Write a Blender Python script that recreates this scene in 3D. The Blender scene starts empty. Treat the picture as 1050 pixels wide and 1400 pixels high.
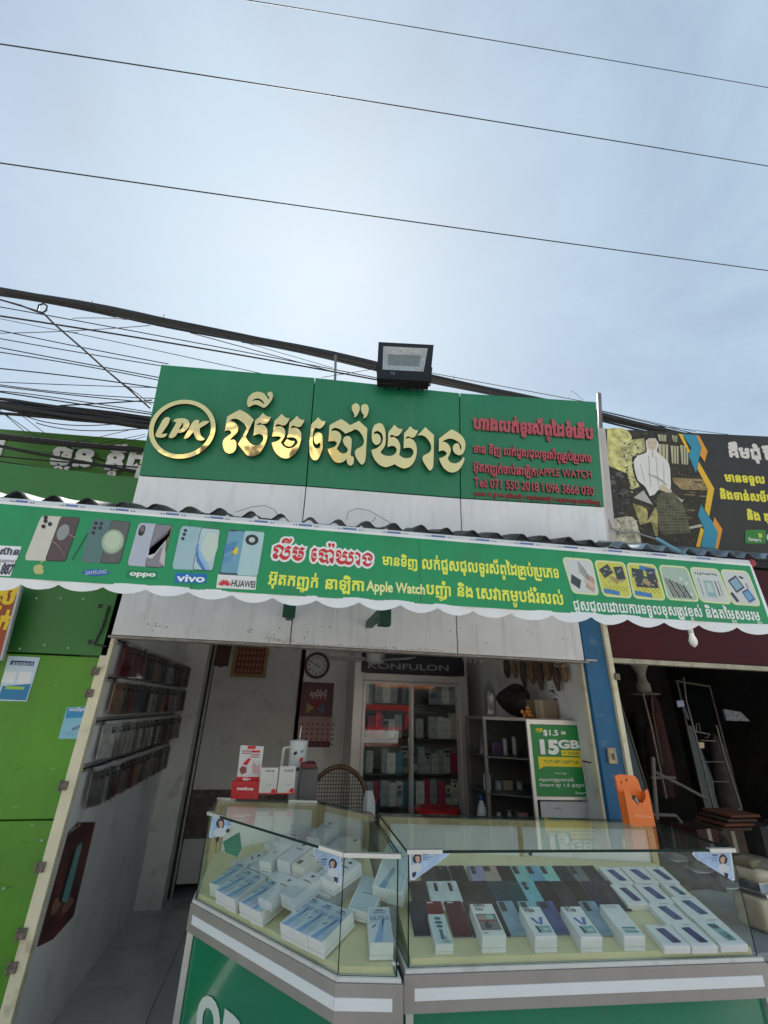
import bpy, bmesh, math, random
from mathutils import Vector, Matrix, noise
from mathutils.geometry import delaunay_2d_cdt
rnd = random.Random(7)
PI = math.pi
S = bpy.context.scene
C = S.collection
def V(*a): return Vector(a)

# ------------------------------------------------------------------ camera
PW, PH, F = 1050.0, 1400.0, 597.78
YAW, PITCH, ROLL = 0.196261, 0.421763, -0.030589
EYE = V(0, 0, 1.55)
_f = V(math.sin(YAW)*math.cos(PITCH), math.cos(YAW)*math.cos(PITCH), math.sin(PITCH))
_r0 = V(math.cos(YAW), -math.sin(YAW), 0)
_u0 = _r0.cross(_f)
_r = _r0*math.cos(ROLL) - _u0*math.sin(ROLL)
_u = _r0*math.sin(ROLL) + _u0*math.cos(ROLL)
cd = bpy.data.cameras.new('camera'); cam = bpy.data.objects.new('camera', cd); C.objects.link(cam)
m3 = Matrix((_r, _u, -_f)).transposed()
cam.matrix_world = Matrix.Translation(EYE) @ m3.to_4x4()
cd.sensor_fit = 'HORIZONTAL'; cd.sensor_width = 36; cd.lens = F/PW*36
cd.clip_start = 0.05; cd.clip_end = 3000
S.camera = cam

def ray(x, y): return _r*((x-PW/2)/F) - _u*((y-PH/2)/F) + _f
def at(x, y, X=None, Y=None, Z=None):
    d = ray(x, y)
    t = (X-EYE.x)/d.x if X is not None else (Y-EYE.y)/d.y if Y is not None else (Z-EYE.z)/d.z
    return EYE + d*t

# ------------------------------------------------------------------ sky, sun, exposure
SUN_EL, SUN_AZ = math.radians(50), math.radians(-3)      # azimuth from +Y towards +X: veiled sun ahead, above the shop
w = bpy.data.worlds.new('World'); S.world = w; w.use_nodes = True
nt = w.node_tree; N = nt.nodes; L = nt.links
bg = N['Background']; bg.inputs[1].default_value = 0.088
sky = N.new('ShaderNodeTexSky'); sky.sky_type = 'NISHITA'; sky.sun_disc = False
sky.sun_elevation = SUN_EL; sky.sun_rotation = SUN_AZ; sky.dust_density = 1.3; sky.air_density = 1.0; sky.ozone_density = 1.0
tc = N.new('ShaderNodeTexCoord'); mp = N.new('ShaderNodeMapping'); mp.inputs['Scale'].default_value = (1, 1, 2.2)
nz = N.new('ShaderNodeTexNoise'); nz.inputs['Scale'].default_value = 2.1; nz.inputs['Detail'].default_value = 10; nz.inputs['Roughness'].default_value = .58; nz.inputs['Distortion'].default_value = .35
rp = N.new('ShaderNodeMapRange'); rp.inputs['From Min'].default_value = .32; rp.inputs['From Max'].default_value = .68
rp.inputs['To Min'].default_value = .32; rp.inputs['To Max'].default_value = .66
# high thin cloud veils the sun: the brightest part is compressed smoothly, c/(1+c/k)
vd = N.new('ShaderNodeVectorMath'); vd.operation = 'DIVIDE'; vd.inputs[1].default_value = (6.0, 6.5, 7.2)
va = N.new('ShaderNodeVectorMath'); va.operation = 'ADD'; va.inputs[1].default_value = (1, 1, 1)
veil = N.new('ShaderNodeVectorMath'); veil.operation = 'DIVIDE'
mx = N.new('ShaderNodeMixRGB'); mx.inputs['Color2'].default_value = (3.15, 4.1, 4.8, 1)
L.new(tc.outputs['Generated'], mp.inputs[0]); L.new(mp.outputs[0], nz.inputs['Vector']); L.new(nz.outputs[0], rp.inputs['Value'])
L.new(rp.outputs[0], mx.inputs['Fac']); L.new(sky.outputs[0], vd.inputs[0]); L.new(vd.outputs[0], va.inputs[0]); L.new(sky.outputs[0], veil.inputs[0]); L.new(va.outputs[0], veil.inputs[1]); L.new(veil.outputs[0], mx.inputs['Color1']); L.new(mx.outputs[0], bg.inputs[0])
sd = bpy.data.lights.new('sun', 'SUN'); sd.energy = 4.0; sd.angle = math.radians(9); sd.color = (1, .96, .9)
sun = bpy.data.objects.new('sun', sd); C.objects.link(sun)
sdir = V(math.sin(SUN_AZ)*math.cos(SUN_EL), math.cos(SUN_AZ)*math.cos(SUN_EL), math.sin(SUN_EL))
sun.rotation_euler = sdir.to_track_quat('Z', 'Y').to_euler(); sun.location = (0, 3, 12)
S.view_settings.view_transform = 'Standard'; S.view_settings.look = 'None'
S.view_settings.exposure = 1.25; S.view_settings.gamma = 1; S.view_settings.use_curve_mapping = False
S.cycles.max_bounces = 8; S.cycles.transparent_max_bounces = 24; S.cycles.glossy_bounces = 4

# ------------------------------------------------------------------ materials
_M = {}
def M(name, col=None, rough=.5, metal=0, var=.12, scale=6, bump=0, bscale=40, streak=0, dirt=None, dirtamt=0, coat=0, emit=0, stretch=None, spec=.5):
    if name in _M: return _M[name]
    m = bpy.data.materials.new(name); m.use_nodes = True; _M[name] = m
    nt = m.node_tree; N = nt.nodes; L = nt.links; b = N['Principled BSDF']
    b.inputs['Roughness'].default_value = rough; b.inputs['Metallic'].default_value = metal
    b.inputs['Coat Weight'].default_value = coat; b.inputs['Specular IOR Level'].default_value = spec
    b.inputs['Base Color'].default_value = (*col, 1)
    if var or bump or streak or dirtamt:
        tc = N.new('ShaderNodeTexCoord'); out = None
        def tex(sc, detail, vec=(1, 1, 1), off=0):
            mp = N.new('ShaderNodeMapping'); mp.inputs['Scale'].default_value = vec; mp.inputs['Location'].default_value = (off, off, off)
            L.new(tc.outputs['Object'], mp.inputs[0])
            t = N.new('ShaderNodeTexNoise'); t.inputs['Scale'].default_value = sc; t.inputs['Detail'].default_value = detail
            L.new(mp.outputs[0], t.inputs['Vector']); return t.outputs[0]
        t = tex(scale, 5, stretch or (1, 1, 1))
        mr = N.new('ShaderNodeMapRange'); mr.inputs['From Min'].default_value = .3; mr.inputs['From Max'].default_value = .7
        mr.inputs['To Min'].default_value = 1-var; mr.inputs['To Max'].default_value = 1+var; L.new(t, mr.inputs['Value'])
        mu = N.new('ShaderNodeVectorMath'); mu.operation = 'SCALE'; mu.inputs[0].default_value = col; L.new(mr.outputs[0], mu.inputs['Scale'])
        out = mu.outputs[0]
        def layer(out, facsock, lo, hi, amt, c):
            r = N.new('ShaderNodeMapRange'); r.inputs['From Min'].default_value = lo; r.inputs['From Max'].default_value = hi
            r.inputs['To Max'].default_value = amt; L.new(facsock, r.inputs['Value'])
            x = N.new('ShaderNodeMixRGB'); L.new(r.outputs[0], x.inputs[0]); L.new(out, x.inputs[1]); x.inputs[2].default_value = (*c, 1); return x.outputs[0]
        if streak: out = layer(out, tex(26, 4, (1, 1, .06), 3), .52, .78, streak, dirt or (.12, .11, .1))
        if dirtamt: out = layer(out, tex(scale*2.3, 8, (1, 1, 1), 7), .56, .74, dirtamt, dirt or (.12, .11, .1))
        L.new(out, b.inputs['Base Color'])
        rr = N.new('ShaderNodeMapRange'); rr.inputs['To Min'].default_value = max(.02, rough-.08); rr.inputs['To Max'].default_value = min(1, rough+.1); L.new(t, rr.inputs['Value']); L.new(rr.outputs[0], b.inputs['Roughness'])
        if bump:
            bt = tex(bscale, 5, stretch or (1, 1, 1), 11)
            bn = N.new('ShaderNodeBump'); bn.inputs['Strength'].default_value = bump; bn.inputs['Distance'].default_value = .01
            L.new(bt, bn.inputs['Height']); L.new(bn.outputs[0], b.inputs['Normal'])
    return m
def glass(name, tint=(.955, .985, .97), boost=1.0, rough=.0):
    if name in _M: return _M[name]
    m = bpy.data.materials.new(name); m.use_nodes = True; _M[name] = m
    nt = m.node_tree; N = nt.nodes; L = nt.links; N.remove(N['Principled BSDF'])
    tr = N.new('ShaderNodeBsdfTransparent'); tr.inputs[0].default_value = (*tint, 1)
    gl = N.new('ShaderNodeBsdfGlossy'); gl.inputs['Roughness'].default_value = rough; gl.inputs[0].default_value = (1, 1, 1, 1)
    fr = N.new('ShaderNodeFresnel'); fr.inputs[0].default_value = 1.5
    df = N.new('ShaderNodeBsdfDiffuse'); df.inputs[0].default_value = (.5, .52, .5, 1)
    ge = N.new('ShaderNodeNewGeometry'); io = N.new('ShaderNodeMapRange'); io.inputs['To Min'].default_value = 1.5; io.inputs['To Max'].default_value = 1/1.5
    L.new(ge.outputs['Backfacing'], io.inputs['Value']); L.new(io.outputs[0], fr.inputs[0])      # same reflectance on both faces of a thin pane
    mu = N.new('ShaderNodeMath'); mu.operation = 'MULTIPLY'; mu.inputs[1].default_value = boost; mu.use_clamp = True
    L.new(fr.outputs[0], mu.inputs[0]); mx = N.new('ShaderNodeMixShader'); m2 = N.new('ShaderNodeMixShader')
    # a thin film of dust and smears
    tc = N.new('ShaderNodeTexCoord'); nz = N.new('ShaderNodeTexNoise'); nz.inputs['Scale'].default_value = 9; nz.inputs['Detail'].default_value = 8
    L.new(tc.outputs['Object'], nz.inputs['Vector']); r = N.new('ShaderNodeMapRange'); r.inputs['From Min'].default_value = .35; r.inputs['From Max'].default_value = .8
    r.inputs['To Min'].default_value = .001; r.inputs['To Max'].default_value = .013; L.new(nz.outputs[0], r.inputs['Value'])
    L.new(r.outputs[0], m2.inputs[0]); L.new(tr.outputs[0], m2.inputs[1]); L.new(df.outputs[0], m2.inputs[2])
    L.new(mu.outputs[0], mx.inputs[0]); L.new(m2.outputs[0], mx.inputs[1]); L.new(gl.outputs[0], mx.inputs[2])
    L.new(mx.outputs[0], N['Material Output'].inputs[0]); return m
def flat(col, rough=.55, var=.04):
    return M('print_%02x%02x%02x_%d' % (*[int(255*min(1, c)) for c in col], int(rough*100)), col, rough, var=var, scale=20)
def srgb(r, g, b):
    return tuple(((c/255)/12.92 if c/255 <= .04045 else ((c/255+.055)/1.055)**2.4) for c in (r, g, b))
SG = lambda r, g, b: flat(srgb(r, g, b))
GLASS = glass('clear_glass', boost=.7); PANE = glass('pane_glass', boost=.42); GLASS2 = glass('cabinet_glass', (.94, .96, .95), 1.0)
EDGE = M('glass_edge', (.008, .028, .022), .45, spec=.2, var=0)
ALU = M('aluminium', (.62, .61, .58), .35, .7, var=.06); STEEL = M('steel', (.35, .34, .32), .4, .8, var=.15)
BLACK = M('black_plastic', (.015, .015, .016), .4, var=.2); RUBBER = M('cable_black', (.012, .012, .013), .6, var=.3, scale=30)
WHITE = M('white_card', (.78, .79, .79), .45, var=.03); RUST = M('rusty_iron', (.20, .165, .13), .8, .3, var=.5, scale=60, bump=.4)

# ------------------------------------------------------------------ mesh building
class MB:
    def __init__(s): s.v = []; s.f = []; s.m = []; s.mats = []
    def add(s, vs, fs, mat, smooth=False):
        if mat not in s.mats: s.mats.append(mat)
        k = len(s.v); i = s.mats.index(mat)
        s.v += [Vector(v) for v in vs]; s.f += [tuple(k+j for j in f) for f in fs]; s.m += [(i, smooth)]*len(fs); return s
    def box(s, lo, hi, mat, T=None, top=None):
        x0, y0, z0 = lo; x1, y1, z1 = hi
        vs = [V(x, y, z) for z in (z0, z1) for y in (y0, y1) for x in (x0, x1)]
        if T is not None: vs = [T @ v for v in vs]
        return s.add(vs, [(0, 2, 3, 1), (4, 5, 7, 6), (0, 1, 5, 4), (2, 6, 7, 3), (0, 4, 6, 2), (1, 3, 7, 5)], mat)
    def rbox(s, lo, hi, mat, r=.004, T=None, seg=2):
        bm = bmesh.new(); bmesh.ops.create_cube(bm, size=1)
        for v in bm.verts: v.co = V(*[(lo[i]+hi[i])/2 + v.co[i]*(hi[i]-lo[i]) for i in range(3)])
        bmesh.ops.bevel(bm, geom=bm.edges[:], offset=r, segments=seg, affect='EDGES', profile=.5, clamp_overlap=True)
        bm.verts.index_update()
        vs = [v.co.copy() for v in bm.verts]; fs = [tuple(v.index for v in f.verts) for f in bm.faces]; bm.free()
        if T is not None: vs = [T @ v for v in vs]
        return s.add(vs, fs, mat, False)
    def slab(s, pts, n, mat, side=None):      # planar polygon pts extruded by vector n
        k = len(pts); vs = [Vector(p) for p in pts] + [Vector(p)+Vector(n) for p in pts]
        s.add(vs, [tuple(range(k)), tuple(range(2*k-1, k-1, -1))], mat)
        return s.add(vs, [(i, i+k, (i+1) % k+k, (i+1) % k) for i in range(k)], side or mat)
    def tube(s, pts, r, mat, n=6, caps=True):
        pts = [Vector(p) for p in pts]; rs = r if isinstance(r, (list, tuple)) else [r]*len(pts)
        vs = []; prev = None
        for i, p in enumerate(pts):
            d = (pts[min(i+1, len(pts)-1)] - pts[max(i-1, 0)]).normalized()
            if prev is None: a = d.orthogonal().normalized()
            else: a = (prev - d*prev.dot(d)).normalized()
            prev = a; b = d.cross(a)
            vs += [p + (a*math.cos(2*PI*k/n) + b*math.sin(2*PI*k/n))*rs[i] for k in range(n)]
        fs = [(i*n+k, i*n+(k+1) % n, (i+1)*n+(k+1) % n, (i+1)*n+k) for i in range(len(pts)-1) for k in range(n)]
        s.add(vs, fs, mat, True)
        if caps: s.add(vs[:n], [tuple(range(n))[::-1]], mat); s.add(vs[-n:], [tuple(range(n))], mat)
        return s
    def lathe(s, prof, mat, c=(0, 0, 0), n=20, T=None, smooth=True):
        vs = [V(r*math.cos(2*PI*k/n), r*math.sin(2*PI*k/n), z)+Vector(c) for r, z in prof for k in range(n)]
        if T is not None: vs = [T @ v for v in vs]
        fs = [(i*n+k, i*n+(k+1) % n, (i+1)*n+(k+1) % n, (i+1)*n+k) for i in range(len(prof)-1) for k in range(n)]
        s.add(vs, fs, mat, smooth); s.add(vs[:n], [tuple(range(n))[::-1]], mat); return s.add(vs[-n:], [tuple(range(n))], mat)
    def build(s, name, parent=None, world=True, **props):
        me = bpy.data.meshes.new(name); vs = s.v
        if parent is not None and world:
            inv = WM(parent).inverted(); vs = [inv @ v for v in vs]
        me.from_pydata([tuple(v) for v in vs], [], s.f)
        for m in s.mats: me.materials.append(m)
        for p, (i, sm) in zip(me.polygons, s.m): p.material_index = i; p.use_smooth = sm
        me.update()
        o = bpy.data.objects.new(name, me); C.objects.link(o)
        if parent is not None: o.parent = parent
        for k, v in props.items(): o[k] = v
        return o
def WM(o):
    m = o.matrix_basis.copy()
    return WM(o.parent) @ m if o.parent else m
def thing(name, label, cat, loc=(0, 0, 0), rot=(0, 0, 0), group=None):
    o = bpy.data.objects.new(name, None); C.objects.link(o); o.empty_display_size = .05
    o.location = loc; o.rotation_euler = rot
    return tag(o, label, cat, group)
def tag(o, label, cat, group=None):
    o['label'] = label; o['category'] = cat
    if group: o['group'] = group
    return o
def struct(o): o['kind'] = 'structure'; return o
_kids = {}
def dup(root, loc, rot=None, label=None, mats=None):
    kids = _kids.get(root.name)
    if kids is None: kids = _kids[root.name] = [(o, list(o.children)) for o in root.children]
    r = root.copy(); C.objects.link(r); r.location = loc
    if rot is not None: r.rotation_euler = rot
    if label: r['label'] = label
    for ch, sub in kids:
        c = ch.copy(); C.objects.link(c); c.parent = r
        for g in sub:
            d = g.copy(); C.objects.link(d); d.parent = c
    return r
ORD = ['first', 'second', 'third', 'fourth', 'fifth', 'sixth', 'seventh', 'eighth', 'ninth', 'tenth', 'eleventh', 'twelfth', 'thirteenth', 'fourteenth', 'fifteenth', 'sixteenth', 'seventeenth', 'eighteenth', 'nineteenth', 'twentieth']

# ------------------------------------------------------------------ planes: a real flat surface with its own axes
class Plane:
    def __init__(s, O, U, Vv):
        s.O = Vector(O); s.U = Vector(U).normalized(); Vv = Vector(Vv); s.V = (Vv - s.U*Vv.dot(s.U)).normalized(); s.N = s.U.cross(s.V)
        if s.N.dot(EYE-s.O) < 0: s.N = -s.N
    def px(s, x, y, w=0):
        d = ray(x, y); n = s.N; t = ((s.O-EYE).dot(n)+w)/d.dot(n); P = EYE+d*t-s.O
        return (P.dot(s.U), P.dot(s.V))
    def P(s, u, v, w=0): return s.O+s.U*u+s.V*v+s.N*w
    def at(s, x, y, w=0): return s.P(*s.px(x, y, w), w)
    def poly(s, mb, uv, w, mat, th=0):
        if th: mb.slab([s.P(u, v, w-th) for u, v in uv], s.N*th, mat)
        else: mb.add([s.P(u, v, w) for u, v in uv], [tuple(range(len(uv)))], mat)
    def rect(s, mb, u0, v0, u1, v1, w, mat, th=0): s.poly(mb, [(u0, v0), (u1, v0), (u1, v1), (u0, v1)], w, mat, th)
    def shape(s, mb, tri, w, mat, th=0, f=None, side=None):
        """filled outline (verts, tris) laid on the plane, optionally raised by th"""
        vs, ts = tri; f = f or (lambda u, v: (u, v)); q = [f(*p) for p in vs]
        top = [s.P(u, v, w+th) for u, v in q]; mb.add(top, ts, mat)
        if th:
            cnt = {}
            for t in ts:
                for i in range(3):
                    a, b = t[i], t[(i+1) % 3]; k = (min(a, b), max(a, b)); cnt[k] = None if k in cnt else (a, b)
            bot = [s.P(u, v, w) for u, v in q]; n = len(q)
            mb.add(top+bot, [(a, a+n, b+n, b) for e in cnt.values() if e for a, b in (e,)], side or mat)

# ------------------------------------------------------------------ filled outlines and lettering
def fill(loops):
    vs = []; es = []
    for lp in loops:
        k = len(vs); n = len(lp); vs += [Vector(p) for p in lp]; es += [(k+i, k+(i+1) % n) for i in range(n)]
    r = delaunay_2d_cdt(vs, es, [], 0, 1e-6)
    ov, tris = r[0], [t for f in r[2] for t in ([f[0], f[i], f[i+1]] for i in range(1, len(f)-1))]
    out = []
    for t in tris:
        c = (ov[t[0]]+ov[t[1]]+ov[t[2]])/3; wn = 0
        for lp in loops:
            n = len(lp)
            for i in range(n):
                ax, ay = lp[i]; bx, by = lp[(i+1) % n]
                if ay <= c.y < by or by <= c.y < ay:
                    if ax+(c.y-ay)/(by-ay)*(bx-ax) > c.x: wn += 1 if by > ay else -1
        if wn: out.append(t)
    return [(v.x, v.y) for v in ov], out
def grow(lp, d):
    n = len(lp); out = []
    for i in range(n):
        p0, p, p1 = Vector(lp[i-1]), Vector(lp[i]), Vector(lp[(i+1) % n])
        a, b = (p-p0), (p1-p)
        if a.length < 1e-7 or b.length < 1e-7: out.append(tuple(p)); continue
        a.normalize(); b.normalize(); na, nb = V2(-a.y, a.x), V2(-b.y, b.x)
        m = na+nb; l = m.length
        if l < .3: m = na; k = 1
        else: m = m/l; k = min(1.6, 1/max(.3, m.dot(na)))
        out.append((p.x+m.x*d*k, p.y+m.y*d*k))
    return out
def V2(x, y): return Vector((x, y))
_gl = {}
_fo = None
def splines(txt):
    global _fo
    if _fo is None:
        c = bpy.data.curves.new('glyph', 'FONT'); c.resolution_u = 2; _fo = bpy.data.objects.new('glyph', c); C.objects.link(_fo)
    _fo.data.body = txt; bpy.context.view_layer.update()
    dg = bpy.context.evaluated_depsgraph_get(); cu = _fo.to_curve(dg); out = []
    for sp in cu.splines:
        pts = []
        if sp.type == 'BEZIER':
            bp = sp.bezier_points; n = len(bp)
            for i in range(n):
                a, b = bp[i], bp[(i+1) % n]; p0, p1, p2, p3 = a.co.xy, a.handle_right.xy, b.handle_left.xy, b.co.xy
                ln = (p3-p0).length; cur = abs((p1-p0).cross(p3-p0))+abs((p2-p0).cross(p3-p0))
                ns = 1 if cur < 1e-5*max(ln, .01) or ln < .015 else (2 if ln < .06 else 4)
                for k in range(ns):
                    t = k/ns; pts.append(tuple(p0*(1-t)**3+p1*3*t*(1-t)**2+p2*3*t*t*(1-t)+p3*t**3))
        else: pts = [tuple(p.co.xy) for p in sp.points]
        q = [p for i, p in enumerate(pts) if (V2(*p)-V2(*pts[i-1])).length > 1e-4]
        if len(q) > 2: out.append(q)
    _fo.to_curve_clear()
    return out
_ref = None
def glyph(ch):
    """loops and advance of one character"""
    global _ref
    if ch in _gl: return _gl[ch]
    if _ref is None: _ref = min(p[0] for l in splines('I') for p in l)
    both = splines(ch+'I'); own = [] if ch == ' ' else splines(ch)
    last = both[-1]; adv = min(p[0] for p in last)-_ref
    _gl[ch] = (own, adv); return _gl[ch]
SUBR = [(-.02, .58), (.09, .58), (.09, -.06), (.12, -.13), (.2, -.16), (.52, -.16), (.52, -.25), (.16, -.25), (.04, -.22), (-.02, -.12)]
def khmer(txt):
    """visual layout: list of (loops, dx, dy, sx, sy) and width"""
    out = []; x = 0; i = 0; n = len(txt)
    cons = lambda c: '\u1780' <= c <= '\u17b3'
    def put(ch, dx, dy=0, sx=1, sy=1): out.append((glyph(ch)[0], dx, dy, sx, sy))
    while i < n:
        c = txt[i]
        if not cons(c):
            put(c, x); x += glyph(c)[1]; i += 1; continue
        base = c; i += 1; subs = []; vow = []; pre = ''
        while i < n:
            if txt[i] == '\u17d2' and i+1 < n: subs.append(txt[i+1]); i += 2
            elif '\u17b6' <= txt[i] <= '\u17d1': vow.append(txt[i]); i += 1
            else: break
        post = []; up = []; dn = []
        for v in vow:
            if v in '\u17c1\u17c2\u17c3': pre = v
            elif v in '\u17c4\u17c5': pre = '\u17c1'; post.append('\u17b6')
            elif v == '\u17be': pre = '\u17c1'; up.append('\u17b8')
            elif v in '\u17b6\u17c7': post.append(v)
            elif v in '\u17bb\u17bc\u17bd': dn.append(v)
            else: up.append(v)
        if pre: put(pre, x); x += glyph(pre)[1]
        if '\u179a' in subs: out.append(([SUBR[::-1]], x+.07, 0, 1, 1)); x += .16
        put(base, x); w = glyph(base)[1]; k = 0
        for s_ in subs:
            if s_ == '\u179a': continue
            put(s_, x+w*.5-.17, -.36-.3*k, .52, .46); k += 1
        x += w
        for j, v in enumerate(up): put(v, x, .17*j)
        for v in dn: put(v, x, -.26*k)
        for v in post: put(v, x); x += glyph(v)[1]
    return out, x
def text(pl, mb, txt, p0, p1, h, mat, w=.002, th=0, bold=0, side=None, up=None, shear=0):
    """write txt on plane pl from uv p0 to uv p1 (baseline), letter height h (latin cap / khmer base)"""
    items, wd = khmer(txt); wd = max(wd-.08, .1)
    a, b = V2(*p0), V2(*p1); ux = (b-a)/wd; n = V2(-(b-a).y, (b-a).x).normalized()
    if up is not None: n = V2(*up).normalized()
    sc = h/.62; jit = 0
    for loops, dx, dy, sx, sy in items:
        if not loops: continue
        key = (id(loops), round(bold, 4))
        if key not in _fl:
            A = sum(l[i-1][0]*l[i][1]-l[i][0]*l[i-1][1] for l in loops for i in range(len(l)))
            _fl[key] = (fill([grow(l, bold if A < 0 else -bold) for l in loops] if bold else loops), loops)
        tri = _fl[key][0]; jit = (jit+1) % 3
        def f(u, v, dx=dx, dy=dy, sx=sx, sy=sy):
            q = a+ux*(u*sx+dx-.05)+n*((v*sy+dy)*sc)+(ux.normalized()*(v*sy+dy)*sc*shear); return (q.x, q.y)
        pl.shape(mb, tri, w+jit*.00012, mat, th, f, side)
    return mb
_fl = {}
def ptext(pl, mb, txt, a, b, hpx, mat, w=.002, **k):
    """same, endpoints given as points of the surface seen at photo pixels; hpx: height in pixels there"""
    m = ((a[0]+b[0])/2, (a[1]+b[1])/2)
    h = (V2(*pl.px(m[0], m[1]-hpx))-V2(*pl.px(*m))).length
    return text(pl, mb, txt, pl.px(*a), pl.px(*b), h, mat, w, **k)
def smooth(pts, sub=3, ang=38):
    """closed outline: round the gentle vertices, keep the sharp ones"""
    n = len(pts); P = [V2(*p) for p in pts]; sharp = []
    for i in range(n):
        a, b = P[i]-P[i-1], P[(i+1) % n]-P[i]
        sharp.append(math.degrees(abs(a.angle(b, 0))) > ang)
    out = []
    for i in range(n):
        p1, p2 = P[i], P[(i+1) % n]
        t1 = (P[(i+1) % n]-P[i-1])*.5 if not sharp[i] else (p2-p1)*.9
        t2 = (P[(i+2) % n]-P[i])*.5 if not sharp[(i+1) % n] else (p2-p1)*.9
        l = (p2-p1).length; t1 = t1*min(1, l/max(t1.length, 1e-6)); t2 = t2*min(1, l/max(t2.length, 1e-6))
        for k in range(sub):
            t = k/sub; out.append(tuple(p1*(2*t**3-3*t*t+1)+t1*(t**3-2*t*t+t)+p2*(3*t*t-2*t**3)+t2*(t**3-t*t)))
    return out
def orient(lp, ccw=True):
    A = sum(lp[i-1][0]*lp[i][1]-lp[i][0]*lp[i-1][1] for i in range(len(lp)))
    return lp if (A > 0) == ccw else lp[::-1]
def ell(cx, cy, rx, ry, n=20, a0=0, a1=2*PI): return [(cx+rx*math.cos(a0+(a1-a0)*k/n), cy+ry*math.sin(a0+(a1-a0)*k/n)) for k in range(n)]
def rrect(x0, y0, x1, y1, r, n=4):
    out = []
    for cx, cy, a in ((x1-r, y1-r, 0), (x0+r, y1-r, 90), (x0+r, y0+r, 180), (x1-r, y0+r, 270)):
        out += [(cx+r*math.cos(math.radians(a+90*k/n)), cy+r*math.sin(math.radians(a+90*k/n))) for k in range(n+1)]
    return out

# ================================================================== GROUND AND STREET
GREY = M('street_asphalt', (.34, .33, .31), .9, var=.25, scale=3, bump=.5, bscale=60)
CONC = M('pavement_concrete', (.48, .465, .43), .85, var=.18, scale=2.5, bump=.3, dirtamt=.4)
mb = MB(); mb.box((-400, -400, -.30), (400, 400, -.20), GREY); struct(mb.build('street'))
mb = MB(); mb.box((-25, -.6, -.199), (25, 2.79, -.12), CONC); struct(mb.build('pavement'))
TILE = M('floor_tile', (.50, .50, .51), .14, var=.1, scale=1.5, dirtamt=.35, spec=.5); GROUT = M('tile_grout', (.10, .10, .10), .9)
mb = MB(); mb.box((-1.1, 2.80, -.118), (2.2, 7.2, -.006), GROUT); fl = struct(mb.build('floor'))
tm = None
for i in range(7):
    for j in range(9):
        x0 = -1.02+i*.5; y0 = 2.82+j*.5; x1 = min(x0+.496, 2.12); y1 = y0+.496
        if i < 6:
            if tm is None: m = MB(); m.rbox((0, 0, -.005), (.496, .496, 0), TILE, .001, seg=1); o = m.build('tile', fl, world=False); tm = o
            else: o = tm.copy(); C.objects.link(o)
            o.location = (x0, y0, rnd.uniform(-.0006, .0002))

# ================================================================== SHOP ROOM
WALLW = M('painted_wall', (.72, .71, .69), .75, var=.08, scale=2, bump=.35, bscale=14, dirt=(.2, .18, .16), dirtamt=.35)
WALLR = M('rough_plaster', (.74, .745, .75), .8, var=.12, scale=3, bump=.8, bscale=9, stretch=(1, 1, .45), dirt=(.2, .19, .18), dirtamt=.3)
DARKW = M('grimy_wall', (.66, .63, .6), .85, var=.2, scale=3, bump=.3, dirt=(.12, .1, .09), dirtamt=.6)
mb = MB(); mb.box((-1.15, 2.905, -.12), (-1.0, 7.2, 2.9), WALLR); struct(mb.build('wall_left'))
mb = MB(); mb.box((2.012, 2.88, -.12), (2.26, 7.2, 2.9), WALLW)
mb.box((2.009, 2.9, 1.26), (2.012, 5.0, 1.268), BLACK); struct(mb.build('wall_right'))
mb = MB(); mb.box((-1.15, 7.2, -.12), (2.26, 7.35, 2.9), DARKW); struct(mb.build('wall_rear'))
mb = MB(); mb.box((.185, 5.0, -.0), (2.011, 5.1, 2.899), WALLW); struct(mb.build('wall_back'))
mb = MB(); mb.box((-1.15, 2.9, 2.9), (2.26, 7.35, 3.0), DARKW); struct(mb.build('ceiling'))
mb = MB(); mb.box((-.999, 4.85, 0), (-.79, 5.05, 2.898), M('pillar_paint', (.72, .70, .66), .7, var=.08, scale=3, dirt=(.25, .15, .08), dirtamt=.5, bump=.2))
p = tag(mb.build('corner_pillar'), 'pale painted corner pillar at the end of the left shop wall', 'pillar')
# panel door and its frame behind the pillar
t = thing('door', 'stained grey door leaf with dark scuffed band standing behind the pillar', 'door', (-.76, 5.05, 0))
DOORM = M('door_paint', (.58, .56, .53), .6, var=.06, scale=3, dirt=(.3, .25, .22), dirtamt=.35)
mb = MB(); mb.rbox((-.745, 5.1, .09), (.14, 5.14, 2.6), DOORM, .003); mb.build('door_leaf', t)
mb = MB(); mb.box((-.745, 5.088, .42), (.14, 5.098, .80), M('scuffed_band', (.13, .09, .085), .8, var=.35, scale=9, dirt=(.3, .27, .25), dirtamt=.6)); mb.build('scuffed_band', t)
mb = MB(); mb.box((-.79, 5.06, 0), (-.765, 5.15, 2.6), BLACK); mb.box((-.765, 5.055, 0), (-.75, 5.15, 2.6), STEEL); mb.build('door_frame', t)
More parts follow.
